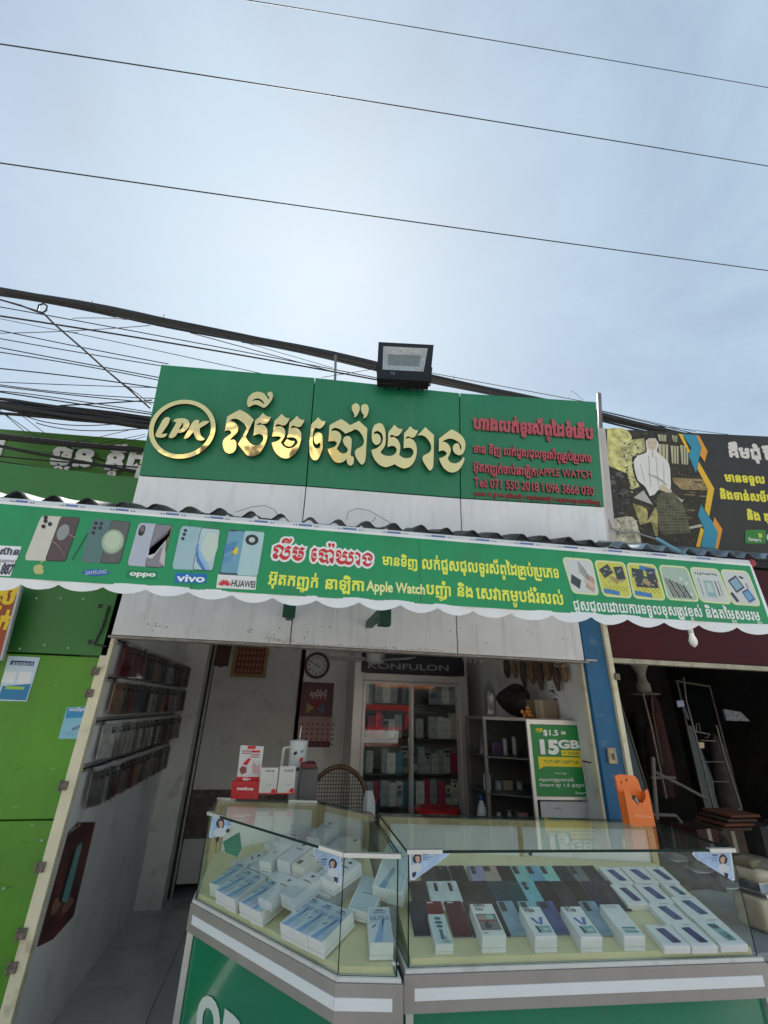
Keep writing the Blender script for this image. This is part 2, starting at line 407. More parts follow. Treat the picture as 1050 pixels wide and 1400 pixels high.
# red framed picture hung high
pl = Plane((-.5, 5.085, 1.9), (1, 0, 0), (0, 0, 1))
def pix_rect(pl, x0, y0, x1, y1):     # level rectangle on a plane around two photo corners
    a, b = pl.px(x0, max(y0, y1)), pl.px(x1, min(y0, y1)); return a[0], a[1], b[0], b[1]
t = thing('framed_picture', 'red framed picture with gilt edge hung high by the fascia', 'picture', pl.at(340, 924))
u0, v0, u1, v1 = pix_rect(pl, 315, 925, 369, 880)
GILT = M('gilt_frame', (.22, .15, .05), .45, .3, var=.4, scale=80, bump=.5)
mb = MB(); e = .035
for r_ in ((u0, v0, u1, v0+e), (u0, v0+e, u0+e, v1+.1), (u1-e, v0+e, u1, v1+.1), (u0+e, v1+.1-e, u1-e, v1+.1)): pl.rect(mb, *r_, .03, GILT, .03)
mb.build('frame', t)
mb = MB(); pl.rect(mb, u0+e, v0+e, u1-e, v1+.1-e, .012, M('red_brocade', (.17, .03, .025), .7, var=.5, scale=70), .01); mb.build('picture', t)
mb = MB()
for k in range(7):
    for j in range(6):
        cu, cv = u0+e+.03+k*(u1-u0-2*e-.06)/6, v0+e+.03+j*.06
        pl.poly(mb, ell(cu, cv, .009, .018, 8), .0135, flat((.33, .18, .08)))
mb.build('motif', t, kind='stuff')
mb = MB(); a = pl.px(288, 885); b = pl.px(314, 912)
pl.poly(mb, [(a[0], a[1]+.2), (b[0], a[1]+.2), (b[0]-.02, b[1]), (b[0]-.05, b[1]+.01), (b[0]-.08, b[1]-.008), (a[0]+.01, b[1]+.02)], .02, M('brown_cloth', (.09, .04, .03), .9, var=.2), .015)
tag(mb.build('hanging_cloth'), 'dark brown cloth pinned left of the red framed picture', 'cloth')

# clock
pl = Plane((.2, 4.998, 1.5), (1, 0, 0), (0, 0, 1))
c = pl.px(433, 910); t = thing('wall_clock', 'round brown rimmed wall clock above the red calendar', 'clock', pl.P(*c))
Tc = Matrix.Translation(pl.P(*c)) @ Matrix.Rotation(PI/2, 4, 'X')
mb = MB(); mb.lathe([(.133, 0), (.135, .03), (.128, .042), (.113, .044), (.105, .03), (.105, .012)], M('clock_rim', (.09, .035, .03), .35, var=.15), n=36, T=Tc); mb.build('rim', t)
mb = MB(); mb.add([Tc @ V(x, y, .022) for x, y in ell(0, 0, .107, .107, 36)], [tuple(range(36))], M('clock_face', (.55, .54, .5), .4, var=.03)); mb.build('face', t)
mb = MB()
for k in range(1, 13):
    a = PI/2-k*PI/6; cx, cy = c[0]+.082*math.cos(a), c[1]+.082*math.sin(a); s_ = str(k); h = .022; wd = .010*len(s_)
    text(pl, mb, s_, (cx-wd, cy-h/2), (cx+wd, cy-h/2), h, flat((.05, .04, .04)), .0232, bold=.02)
mb.build('numerals', t)
for nm, ang, ln, wd in (('hour_hand', math.radians(-28), .045, .006), ('minute_hand', math.radians(152), .085, .004)):
    d = V2(math.cos(ang), math.sin(ang)); q = V2(-d.y, d.x)*wd; o_ = V2(*c)
    mb = MB(); pl.poly(mb, [tuple(o_-q-d*.015), tuple(o_-q*.6+d*ln), tuple(o_+q*.6+d*ln), tuple(o_+q-d*.015)], .026, BLACK, .002); mb.build(nm, t)

# calendar
t = thing('wall_calendar', 'dark red wall calendar with pale date sheet hung under the clock', 'calendar', pl.at(430, 935))
u0, v0, u1, v1 = pix_rect(pl, 405, 1021, 457, 934); vm = v0+(v1-v0)*.46; vb = v0+(v1-v0)*.09
mb = MB(); pl.rect(mb, u0, vm, u1, v1, .006, M('calendar_red', (.10, .012, .022), .4, var=.5, scale=7), .004); pc = mb.build('cover', t)
mb = MB(); cu = (u0+u1)/2; cv = (vm+v1)/2
pl.poly(mb, [(cu-.09, cv), (cu, cv-.1), (cu+.09, cv), (cu+.05, cv+.07), (cu-.05, cv+.07)], .0068, flat((.22, .02, .03)))
pl.poly(mb, [(cu-.1, vm+.03), (cu-.1, vm+.13), (cu-.02, vm+.08)], .0072, flat((.35, .26, .06))); pl.poly(mb, [(cu, vm+.07), (cu+.08, vm+.03), (cu+.08, vm+.12)], .0072, flat((.08, .14, .28)))
text(pl, mb, 'សួស្ដីឆ្នាំថ្មី', (u0+.09, cv+.025), (u1-.07, cv+.03), .045, flat((.6, .55, .5)), .008, bold=.015)
mb.build('artwork', pc)
mb = MB(); pl.rect(mb, u0, vb, u1, vm, .007, M('calendar_sheet', (.42, .26, .25), .6, var=.05), .003); sh = mb.build('date_sheet', t)
mb = MB()
for k in range(7):
    for j in range(5):
        pl.rect(mb, u0+.03+k*.052, vm-.08-j*.045, u0+.048+k*.052, vm-.062-j*.045, .0075, flat((.20, .05, .06)))
text(pl, mb, '2025', (u1-.08, vm-.035), (u1-.03, vm-.035), .02, flat((.2, .03, .04)), .0075)
mb.build('dates', sh, kind='stuff')
mb = MB(); pl.rect(mb, u0, v0, u1, vb, .006, flat((.10, .015, .025)), .003); mb.build('footer', t)

# ------------------------------------------------------------------ glass door cabinet
CAB = M('cabinet_frame', (.62, .60, .57), .35, .3, var=.06); CABIN = M('cabinet_inside', (.40, .40, .40), .7)
yF = 4.45
pl = Plane((1.1, yF, 1), (1, 0, 0), (0, 0, 1))
X0, X1 = at(482, 980, Y=yF).x, at(641, 980, Y=yF).x; zT = at(560, 897, Y=yF).z+.03; zH = at(560, 922, Y=yF).z; xm = (at(563, 1000, Y=yF)).x
t = thing('display_cabinet', 'tall metal display cabinet with two sliding glass doors and black header', 'cabinet', ((X0+X1)/2, yF+.2, 0))
mb = MB(); mb.box((X0, yF+.05, 0), (X0+.02, yF+.5, zT), CAB); mb.box((X1-.02, yF+.05, 0), (X1, yF+.5, zT), CAB); mb.box((X0+.02, yF+.48, 0), (X1-.02, yF+.5, zT), CABIN)
mb.box((X0+.02, yF+.05, zT-.02), (X1-.02, yF+.478, zT), CAB); mb.box((X0+.02, yF+.05, 0), (X1-.02, yF+.478, .1), CAB); mb.build('carcass', t)
mb = MB(); mb.rbox((X0, yF, 0), (X0+.09, yF+.05, zT), CAB, .006); mb.rbox((X1-.09, yF, 0), (X1, yF+.05, zT), CAB, .006)
mb.rbox((X0+.09, yF, zH-.07), (X1-.09, yF+.05, zH), CAB, .006); mb.rbox((X0+.09, yF, 0), (X1-.09, yF+.05, .2), CAB, .006); mb.build('front_frame', t)
mb = MB(); mb.rbox((X0+.06, yF-.015, zH+.004), (X1-.03, yF-.001, zT), M('header_black', (.012, .014, .02), .35), .003); hd = mb.build('header_board', t)
mb = MB(); q = Plane((1.1, yF-.015, 1), (1, 0, 0), (0, 0, 1)); ptext(q, mb, 'KONFULON', (503, 913.5), (614, 917.5), 7, flat((.30, .30, .32)), .001, bold=.012); mb.build('lettering', hd)
for a, b, yy in ((X0+.092, xm+.02, yF+.012), (xm-.02, X1-.092, yF+.032)):
    mb = MB(); mb.box((a, yy-.004, .203), (a+.028, yy+.008, zH-.073), CAB); mb.box((b-.028, yy-.004, .203), (b, yy+.008, zH-.073), CAB)
    mb.box((a+.028, yy-.004, .203), (b-.028, yy+.008, .24), CAB); mb.box((a+.028, yy-.004, zH-.1), (b-.028, yy+.008, zH-.073), CAB)
    d = mb.build('sliding_door', t); mb = MB(); mb.box((a+.028, yy, .24), (b-.028, yy+.004, zH-.1), GLASS2); mb.build('pane', d)
rows_z = [at(530, y_, Y=yF+.25).z for y_ in (962, 1008, 1055, 1098)]
for i, z in enumerate(rows_z):
    mb = MB(); mb.box((X0+.022, yF+.1, z-.012), (X1-.022, yF+.47, z), M('shelf_board', (.10, .10, .10), .5)); mb.build('shelf', t)
mb = MB()
for x in (X0+.2, X0+.45, xm+.15, xm+.4): mb.lathe([(.02, 0), (.02, .02)], M('cabinet_lamp', (.6, .5, .35), .4), c=(x, yF+.2, zT-.045), n=10)
mb.build('lamp_socket', t, kind='stuff')
cols = [(.5, .5, .5), (.7, .7, .69), (.16, .17, .19), (.75, .75, .74), (.35, .38, .42), (.08, .22, .28), (.62, .58, .5), (.45, .06, .12)]
n_ = 0
for i, z in enumerate(rows_z):
    nn = 14
    for k in range(nn):
        x = X0+.13+k*(X1-X0-.26)/(nn-1)+rnd.uniform(-.01, .01)
        if abs(x-xm) < .03: continue
        hgt = rnd.uniform(.16, .23); c_ = rnd.choice(cols); wd = rnd.uniform(.06, .085)
        if rnd.random() < .12: continue
        ang = rnd.uniform(-.15, .15); z0 = z+.004
        T = Matrix.Translation((x, yF+.07+rnd.uniform(0, .05), z0)) @ Matrix.Rotation(ang, 4, 'Z')
        root = thing('boxed_accessory', '%s boxed phone accessory, %s from the left on the %s shelf of the glass cabinet' % ('dark' if sum(c_) < .7 else 'pale', ORD[k], ('top', 'second', 'third', 'fourth')[i]), 'box', T.to_translation(), (0, 0, ang), 'accessories in the glass cabinet')
        mb = MB(); mb.rbox((-wd/2, 0, 0), (wd/2, .025, hgt), M('pack_%d' % cols.index(c_), c_, .35, var=.3, scale=20), .003); b_ = mb.build('box', root, world=False)
        mb = MB(); e0 = rnd.uniform(.1, .5); mb.box((-wd/2+.006, -.0022, hgt*.86), (wd/2-.006, -.0003, hgt*.96), rnd.choice([flat((.3, .04, .06)), flat((.05, .05, .06)), flat((.1, .25, .4)), flat((.65, .65, .63))]))
        mb.box((-wd/2+.008, -.0015, hgt*e0), (wd/2-.008, -.0003, hgt*(e0+rnd.uniform(.15, .35))), rnd.choice([flat((.5, .5, .5)), flat((.05, .05, .06)), flat((.12, .2, .25)), flat((.35, .33, .3))]))
        if rnd.random() < .2: mb.lathe([(.012, 0), (.012, .001)], BLACK, n=10, T=Matrix.Translation((0, -.002, hgt*.75)) @ Matrix.Rotation(PI/2, 4, 'X')); mb.build('print', b_, world=False)

# ------------------------------------------------------------------ fan blade seen under the fascia
pf = at(513, 903, Y=4.1)
t = thing('ceiling_fan', 'grey ceiling fan with flat blades just under the fascia', 'fan', pf)
FAN = M('fan_paint', (.42, .42, .42), .4, var=.1)
mb = MB(); mb.lathe([(.02, .12), (.075, .10), (.09, .04), (.085, -.01), (.05, -.03), (.01, -.035)], FAN, c=pf, n=20); mb.build('motor', t)
mb = MB(); mb.tube([pf+V(0, 0, .1), V(pf.x, pf.y, 2.9)], .012, FAN, 8); mb.build('rod', t)
for k in range(3):
    a = math.radians(187+120*k); d = V(math.cos(a), math.sin(a), 0); q = V(-d.y, d.x, .25)*.055
    mb = MB(); mb.slab([pf+d*.09-q*.5, pf+d*.15-q, pf+d*.42-q*1.1, pf+d*.43+q*.8, pf+d*.15+q, pf+d*.09+q*.5], V(0, 0, .006), FAN); mb.build('blade', t)

# ------------------------------------------------------------------ rattan chair
CANE = M('cane', (.13, .07, .035), .5, var=.25, scale=30, bump=.2)
cx, cy = at(464, 1060, Y=3.75).x, 3.75; t = thing('rattan_chair', 'dark rattan armchair with round woven back behind the left counter', 'chair', (cx, cy, 0), (0, 0, 0))
zt_ = at(464, 1046, Y=3.75).z
def arch(wd, h, z0, n=20): return [V(cx+wd*math.cos(a)*(1 if True else 1), cy, z0+h*math.sin(a)) for a in [PI*k/n for k in range(n+1)]]
mb = MB(); a_ = arch(.235, .30, zt_-.31); mb.tube([V(cx+.2, cy+.02, .42)]+a_+[V(cx-.2, cy+.02, .42)], .017, CANE, 8); mb.build('back_frame', t)
mb = MB()
for k in range(1, 22):
    x = -.22+.44*k/22; h_ = .30*math.sqrt(max(0, 1-(x/.235)**2)); mb.tube([V(cx+x, cy+.004, .5), V(cx+x, cy+.004, zt_-.31+h_)], .0028, CANE, 4, False)
for k in range(26):
    z = .5+k*.024; h_ = z-(zt_-.31); wx = .225 if h_ < 0 else .235*math.sqrt(max(0, 1-(h_/.30)**2))
    if wx > .02: mb.tube([V(cx-wx, cy-.002, z), V(cx+wx, cy-.002, z)], .0028, CANE, 4, False)
mb.build('woven_back', t, kind='stuff')
mb = MB(); mb.rbox((cx-.24, cy-.46, .42), (cx+.24, cy, .46), CANE, .015); mb.build('seat', t)
for sx in (-1, 1):
    for yy in (-.43, -.02): mb = MB(); mb.tube([V(cx+sx*.2, cy+yy, .42), V(cx+sx*.21, cy+yy*1.03, 0)], [.017, .013], CANE, 8); mb.build('leg', t)
    mb = MB(); mb.tube([V(cx+sx*.22, cy, .86), V(cx+sx*.27, cy-.1, .84), V(cx+sx*.28, cy-.3, .80), V(cx+sx*.25, cy-.42, .72), V(cx+sx*.22, cy-.43, .46)], .014, CANE, 8); mb.build('armrest', t)
# white plastic bag on the chair arm
mb = MB(); pb = at(506, 1100, Y=3.45)
for k in range(5):
    a = rnd.uniform(0, 6); mb.tube([pb+V(.01*k-.03, 0, .08), pb+V(.012*k-.03, .02*math.sin(a), .02), pb+V(.012*k-.03, 0, -.09)], [.005, .018, .024], M('plastic_bag', (.62, .64, .64), .3, var=.1), 7)
tag(mb.build('plastic_bag'), 'crumpled white plastic bag hanging beside the rattan chair', 'bag')
# red stool
ps = at(598, 1103, Y=3.9); t = thing('red_stool', 'round red plastic stool standing in front of the glass cabinet', 'stool', (ps.x, 3.9, 0))
RED = M('red_plastic', (.42, .01, .02), .35); zr = ps.z
mb = MB(); mb.lathe([(.17, zr-.05), (.185, zr-.03), (.18, zr-.008), (.14, zr), (.0, zr+.002)], RED, c=(ps.x, 3.9, 0), n=32); mb.build('seat', t)
for k in range(4):
    a = PI/4+k*PI/2; mb = MB(); mb.tube([V(ps.x+.14*math.cos(a), 3.9+.14*math.sin(a), zr-.04), V(ps.x+.2*math.cos(a), 3.9+.2*math.sin(a), 0)], [.03, .022], RED, 8); mb.build('leg', t)
# bottle with blue cap
pb = at(659, 1110, Y=3.5); z1 = at(659, 1086, Y=3.5).z
t = thing('water_bottle', 'clear water bottle with blue cap standing near the shelf unit', 'bottle', (pb.x, 3.5, z1-.30))
mb = MB(); mb.lathe([(.034, 0), (.037, .02), (.034, .1), (.037, .18), (.03, .22), (.014, .26), (.013, .27)], M('bottle_plastic', (.55, .58, .62), .15, var=.1), n=16); mb.build('bottle_body', t, world=False)
mb = MB(); mb.lathe([(.019, .265), (.02, .3), (.018, .303)], M('blue_cap', (.02, .06, .3), .4), n=14); mb.build('cap', t, world=False)
mb = MB(); mb.rbox((pb.x-.14, 3.35, z1-.34), (pb.x+.12, 3.65, z1-.302), DARKW, .01); mb.box((pb.x-.12, 3.37, 0), (pb.x+.1, 3.63, z1-.34), DARKW)
tag(mb.build('side_cabinet'), 'low dark side cabinet under the water bottle', 'cabinet')

# ------------------------------------------------------------------ shelf unit at right with the poster on its end
xs0, xs1 = at(660, 990, Y=3.3).x, at(737, 990, Y=3.1).x; zs = at(700, 985, Y=3.2).z
t = thing('glass_shelf_unit', 'aluminium glass shelf unit at the right wall with small goods inside', 'shelf unit', (1.8, 3.3, 0))
mb = MB(); FR = M('unit_frame', (.13, .125, .12), .45, .4, var=.1)
xe = 1.985
for x, y in ((xs0, 3.28), (xs1, 3.08), (xe, 3.05), (xs0, 3.6), (xe, 3.6)): mb.box((x-.011, y-.011, 0), (x+.011, y+.011, zs), FR)
mb.build('post', t, kind='stuff')
pts = [V(xs0-.01, 3.27, 0), V(xs1, 3.07, 0), V(xe+.01, 3.035, 0), V(xe+.01, 3.61, 0), V(xs0-.01, 3.61, 0)]
mb = MB(); mb.slab([p+V(0, 0, zs) for p in pts], V(0, 0, .02), M('unit_top', (.2, .19, .18), .35, .4)); mb.build('top', t)
for k, z in enumerate((zs-.24, zs-.46, zs-.7)):
    mb = MB(); mb.slab([p+V(0, 0, z) for p in pts], V(0, 0, .008), M('unit_shelf', (.06, .06, .06), .3)); mb.build('shelf', t)
mb = MB(); mb.slab([V(xs0, 3.612, 0), V(xe, 3.612, 0), V(xe, 3.612, zs), V(xs0, 3.612, zs)], V(0, .01, 0), M('unit_back', (.07, .07, .07), .7)); mb.build('back', t)
goods = [('coiled charger', 'charger'), ('dark headset box', 'box'), ('steel lamp', 'lamp'), ('glass jar', 'jar'), ('white cup', 'cup'), ('chrome lamp', 'lamp'), ('small pale box', 'box'), ('glass tumbler', 'cup'), ('dark bottle', 'bottle'), ('white tub', 'tub'), ('steel tin', 'tin'), ('pink packet', 'packet')]
for k, (gn, gc) in enumerate(goods):
    sh_ = k//4; x = xs0+.05+(k % 4)*.085+rnd.uniform(-.015, .015); z = (zs-.232, zs-.452, zs-.692)[sh_]; hh = rnd.uniform(.05, .12)
    col = [(.05, .05, .05), (.08, .05, .1), (.3, .3, .3), (.3, .32, .32), (.5, .5, .5), (.2, .2, .2), (.25, .22, .15), (.2, .22, .22), (.05, .05, .06), (.4, .4, .38), (.2, .2, .2), (.4, .2, .2)][k]
    mm = M('goods_%d' % k, col, .2, var=.1); mb = MB()
    if k in (1, 6, 11): mb.rbox((x-.035, 3.38, z), (x+.035, 3.43, z+hh), mm, .003)
    else: q_ = rnd.uniform(.016, .028); mb.lathe([(q_, 0), (q_, hh*.82), (q_*.85, hh*.86), (q_*.9, hh*.88), (q_*.9, hh)], mm, c=(x, 3.42, z), n=14)
    tag(mb.build(gn.replace(' ', '_')), '%s on the %s shelf of the glass shelf unit, %s from the left' % (gn, ('top', 'middle', 'lowest')[sh_], ORD[k % 4]), gc)
# poster
pl = Plane((1.8, 3.045, 1.3), (1, -.08, 0), (0, 0, 1))
def P4(pl, c): return [pl.px(*p) for p in c]
cor = [(735, 992), (788, 993), (799, 1086), (746, 1085)]
t = thing('mobile_data_poster', 'green fifteen gigabyte mobile data poster in aluminium frame at the right', 'poster', pl.at(766, 1040))
a, b = pl.px(736, 1088), pl.px(790, 992); pu0, pv0, pu1, pv1 = a[0]-.015, a[1], b[0]+.02, b[1]
G15 = M('poster_green', srgb(20, 130, 60), .35, var=.06)
mb = MB(); pl.rect(mb, pu0, pv0, pu1, pv1, .004, G15, .003); ps_ = mb.build('sheet', t)
mb = MB()
for r_ in ((pu0-.025, pv0-.2, pu0-.002, pv1+.03), (pu0-.002, pv1+.002, pu1+.02, pv1+.03), (pu0-.002, pv0-.02, pu1+.02, pv0-.002)): pl.rect(mb, *r_, .015, ALU, .02)
mb.build('frame', t)
mb = MB(); pl.rect(mb, pu0+.02, pv0-.16, pu1, pv0-.03, .006, flat((.45, .45, .45)), .004); text(pl, mb, 'OPPO', (pu0+.11, pv0-.075), (pu0+.16, pv0-.075), .012, flat((.1, .1, .1)), .007); nb = mb.build('notice', t)
Wt = flat((.85, .85, .85)); YL = flat(srgb(235, 205, 40)); W_ = pu1-pu0; H_ = pv1-pv0
def PT(s, fu0, fu1, fv, h, m, bold=.02, mb=None): text(pl, mb, s, (pu0+fu0*W_, pv0+fv*H_), (pu0+fu1*W_, pv0+fv*H_), h*H_, m, .006, bold=bold)
mb = MB(); PT('$1.5 =', .25, .68, .845, .07, Wt, .03, mb); PT('15', .12, .50, .585, .165, Wt, .06, mb); PT('GB', .52, .9, .665, .10, Wt, .05, mb)
pl.rect(mb, pu0+.55*W_, pv0+.555*H_, pu0+.92*W_, pv0+.635*H_, .0055, YL); PT('+ 15GB', .58, .88, .575, .035, G15, .02, mb)
pl.poly(mb, [(pu0+.1*W_, pv0+.40*H_), (pu0+.1*W_, pv0+.535*H_), (pu0+.95*W_, pv0+.535*H_), (pu0+.95*W_, pv0+.40*H_), (pu0+.2*W_, pv0+.40*H_), (pu0+.1*W_, pv0+.36*H_)], .0055, YL)
PT('*1718*150*1#', .2, .85, .445, .04, G15, .02, mb)
PT('ទទួលអត្ថប្រយោជន៍', .08, .72, .2, .035, Wt, .01, mb); PT('Smart ល្អ 1.5 ដុល្លារ', .08, .9, .13, .035, Wt, .01, mb)
PT('Smart', .72, .93, .03, .03, Wt, .01, mb); PT('smart app', .38, .6, .30, .02, Wt, .0, mb); PT('ថ្មី', .1, .25, .9, .03, YL, .02, mb)
mb.build('lettering', ps_)
# things on top of the shelf unit
pv = at(768, 968, Y=3.25); t = thing('potted_plant', 'leafy green plant in a slim lilac vase beside a cardboard box', 'plant', (pv.x-.015, 3.25, zs+.02))
mb = MB(); mb.lathe([(.028, 0), (.035, .05), (.03, .11), (.038, .14)], M('lilac_vase', (.14, .16, .42), .4, var=.1), n=18); mb.build('vase', t, world=False)
LEAF = M('plant_leaf', (.03, .07, .02), .5, var=.4)
for k in range(14):
    a = rnd.uniform(0, 2*PI); ln = rnd.uniform(.05, .1); d = V(math.cos(a), math.sin(a), rnd.uniform(-.1, .6)).normalized(); s_ = V(-d.y, d.x, 0).normalized()*.014
    b0 = V(0, 0, .13)+V(rnd.uniform(-.01, .01), 0, rnd.uniform(0, .06)); e_ = b0+d*ln; m_ = b0+d*ln*.55+V(0, 0, .015)
    mb = MB(); mb.add([b0, m_-s_, e_, m_+s_, m_-V(0, 0, .004)], [(0, 1, 4), (1, 2, 4), (2, 3, 4), (3, 0, 4)], LEAF); mb.build('leaf', t, world=False)
mb = MB(); x = at(733, 970, Y=3.2).x; mb.rbox((x-.005, 3.2, zs+.02), (1.99, 3.48, zs+.145), M('cardboard', (.23, .17, .12), .8, var=.15), .004); mb.box((x+.03, 3.197, zs+.02), (x+.06, 3.199, zs+.14), M('packing_tape', (.3, .25, .18), .3))
tag(mb.build('cardboard_box'), 'brown cardboard box on top of the glass shelf unit behind the vase', 'box')
k = 0
for dx, dz in ((0, 0), (.028, .002), (.056, 0), (.014, .026), (.042, .026), (-.02, .024), (.03, .05)):
    k += 1; p = at(718, 981, Y=3.18)+V(dx, .01*(k % 2), 0); p.z = zs+.035+dz; mb = MB(); mb.lathe([(.0015, -.015), (.010, -.011), (.0145, 0), (.010, .011), (.0015, .015)], M('orange_peel', (.45, .18, .04), .5, bump=.2, bscale=300), c=p, n=12)
    tag(mb.build('small_orange'), 'small orange fruit in the heap on the glass shelf unit', 'fruit', group='oranges heaped on the shelf unit')
mb = MB(); pb = at(704, 962, Y=3.4)
bg_ = [V(.16*math.cos(a)*(1+.1*math.sin(3*a)), 0, .115*math.sin(a)+(.02*math.sin(2*a))) for a in [2*PI*i/20 for i in range(20)]]
vs = []; ctr = V(pb.x, 3.42, zs+.14)
for s_, yy in ((.55, -.09), (.9, -.05), (1, 0), (.9, .06), (.55, .1)): vs += [ctr+V(p.x*s_*.8, yy, p.z*s_+rnd.uniform(-.004, .004)) for p in bg_]
fs = [(i*20+k, i*20+(k+1) % 20, (i+1)*20+(k+1) % 20, (i+1)*20+k) for i in range(4) for k in range(20)]+[tuple(range(20)), tuple(range(80, 100))]
mb.add(vs, fs, M('dark_bag', (.02, .012, .014), .7, var=.3, bump=.3), True); tag(mb.build('dark_bag'), 'slumped dark bag lying on top of the glass shelf unit', 'bag')
pb = at(672, 975, Y=3.35); mb = MB(); mb.lathe([(.04, 0), (.045, .02), (.04, .07), (.045, .13), (.035, .19), (.015, .23), (.014, .25)], glass('pet_plastic', (.75, .78, .78), 1.2), c=(pb.x, 3.36, zs+.02), n=18)
tag(mb.build('plastic_bottle'), 'large clear plastic bottle at the left end of the shelf unit top', 'bottle')
# row of brown things hanging on the wall
for k in range(8):
    x = 0; hp = at(692+k*11, 905, X=1.96); mb = MB(); zt2 = hp.z; ln = rnd.uniform(.13, .22); wv = rnd.uniform(.022, .034)
    pts = [hp+V(.02, 0, .12), hp, hp-V(0, 0, ln*.6), hp-V(0, .01, ln)]
    mb.tube(pts, [.008, wv, wv*1.1, wv*.5], M(('hung_brown', 'hung_ochre')[k % 2], ((.08, .045, .03), (.16, .09, .04))[k % 2], .8, var=.5, scale=30, bump=.5), 8)
    tag(mb.build('hanging_pouch'), '%s pouch hanging high on the right wall, %s from the left' % (('dark brown', 'ochre')[k % 2], ORD[k]), 'pouch', group='pouches hanging on the right wall')
# white cord and cable on the right jamb
mb = MB(); pts = [at(x, y, Y=3.0) for x, y in ((800, 1010), (796, 1022), (794, 1035), (798, 1055), (803, 1080), (806, 1105), (804, 1125))]; mb.tube(pts, .004, M('white_cord', (.6, .6, .58), .5), 6)
tag(mb.build('charging_lead'), 'white charging cord hanging beside the green poster', 'cord')
mb = MB(); pts = [at(x, y, Y=3.02) for x, y in ((806, 1015), (811, 1050), (815, 1085), (820, 1120))]; mb.tube(pts, .004, RUBBER, 6)
tag(mb.build('power_lead'), 'black cord running down the right wall behind the jamb', 'cord')
t = thing('wall_socket', 'small grey wall socket where the white cord starts', 'socket', at(803, 1015, Y=3.03)); mb = MB(); p = at(803, 1013, Y=3.03); mb.rbox(p-V(.03, 0, .03), p+V(.03, .03, .03), FAN, .005); mb.build('cover', t)

# ------------------------------------------------------------------ packaged cases on the left wall
CC = [(.035, .03, .03), (.14, .13, .12), (.22, .03, .04), (.08, .07, .10), (.36, .32, .28), (.62, .60, .57), (.04, .07, .12), (.36, .22, .15), (.24, .22, .20)]
CN = ['black', 'dark grey', 'dark red', 'slate', 'taupe', 'pale', 'navy', 'tan', 'grey']
protoC = {}
zrow = [1.86, 1.655, 1.43, 1.205]
for r_, zt2 in enumerate(zrow):
    nn = 20
    mb = MB(); mb.tube([V(-.985, 2.92, zt2+.01), V(-.985, 4.86, zt2+.01)], .005, BLACK, 6); mb.box((-.999, 2.92, zt2-.01), (-.992, 4.86, zt2+.03), M('rack_strip', (.3, .29, .28), .6))
    tag(mb.build('wall_rack'), 'long black hanging rail on the left wall, %s of four' % ('top', 'second', 'third', 'lowest')[r_], 'rack', group='rails on the left wall')
    y = 2.95
    for k in range(nn):
        y += .092
        if (r_ == 3 and y > 4.65) or y > 4.84: continue
        ci = rnd.randrange(9) if not (r_ == 0 and k < 4) else 2
        if (r_, k) in ((2, 2), (3, 1)): ci = 5
        x = -.952; rot = (rnd.uniform(-.06, .06), rnd.uniform(-.10, .02), rnd.uniform(-.85, -.25))
        lab = '%s phone case on the %s rail of the left wall, %s from the street' % (CN[ci], ('top', 'second', 'third', 'lowest')[r_], ORD[k])
        if ci in protoC: o = dup(protoC[ci], (x, y, zt2), rot, lab)
        else:
            o = thing('phone_case', lab, 'phone case', (x, y, zt2), rot, 'phone cases hung on the left wall')
            mm = M('case_%d' % ci, CC[ci], .25, var=.35, scale=25)
            mb = MB(); mb.rbox((-.008, -.043, -.178), (.006, .043, -.01), mm, .006); b_ = mb.build('case', o, world=False)
            mb = MB(); mb.rbox((.006, .012, -.055), (.009, .036, -.022), BLACK, .003); mb.lathe([(.006, 0), (.006, .002)], STEEL, n=10, T=Matrix.Translation((.009, .024, -.032)) @ Matrix.Rotation(PI/2, 4, 'Y')); mb.build('camera_cutout', b_, world=False)
            mb = MB(); mb.box((-.009, -.03, -.012), (.008, .03, .01), flat((.3, .3, .3))); mb.build('hang_tab', o, world=False)
            mb = MB(); mb.box((.0065, -.045, -.182), (.0125, .046, -.005), glass('blister', (.80, .80, .80), 1.6, .06)); mb.build('blister_pack', o, world=False)
            protoC[ci] = o
# dark red phone poster low on the left wall
pl = Plane((-.999, 3.3, .6), (0, 1, 0), (0, 0, 1)); pl.N = V(1, 0, 0)
q = [pl.px(x, y) for x, y in ((130, 1124), (106, 1124), (93, 1138), (50, 1295), (72, 1284), (100, 1252))]
t = thing('wall_poster', 'dark red poster of a pale blue phone pasted low on the left wall', 'poster', pl.at(90, 1200))
mb = MB(); pl.poly(mb, q, .003, M('poster_maroon', (.10, .022, .018), .35, var=.7, scale=7), .002); sh = mb.build('sheet', t)
def PX(pl, l): return [pl.px(*p) for p in l]
mb = MB(); pl.poly(mb, PX(pl, [(111, 1151), (104, 1158), (83, 1232), (91, 1235), (110, 1160)]), .0045, flat(srgb(110, 165, 165)))
pl.poly(mb, PX(pl, [(101, 1160), (97, 1168), (79, 1232), (83, 1234)]), .0042, flat((.02, .025, .03)))
pl.poly(mb, PX(pl, [(75, 1228), (70, 1238), (68, 1252), (77, 1246), (83, 1236), (80, 1228)]), .004, flat(srgb(150, 110, 90))); pl.poly(mb, PX(pl, [(92, 1230), (84, 1240), (82, 1250), (90, 1246), (100, 1232), (97, 1226)]), .005, flat(srgb(150, 110, 90)))
ptext(pl, mb, 'Phone 15', (93, 1140), (108, 1129), 4, flat((.5, .5, .5)), .005, bold=.02); mb.build('artwork', sh)

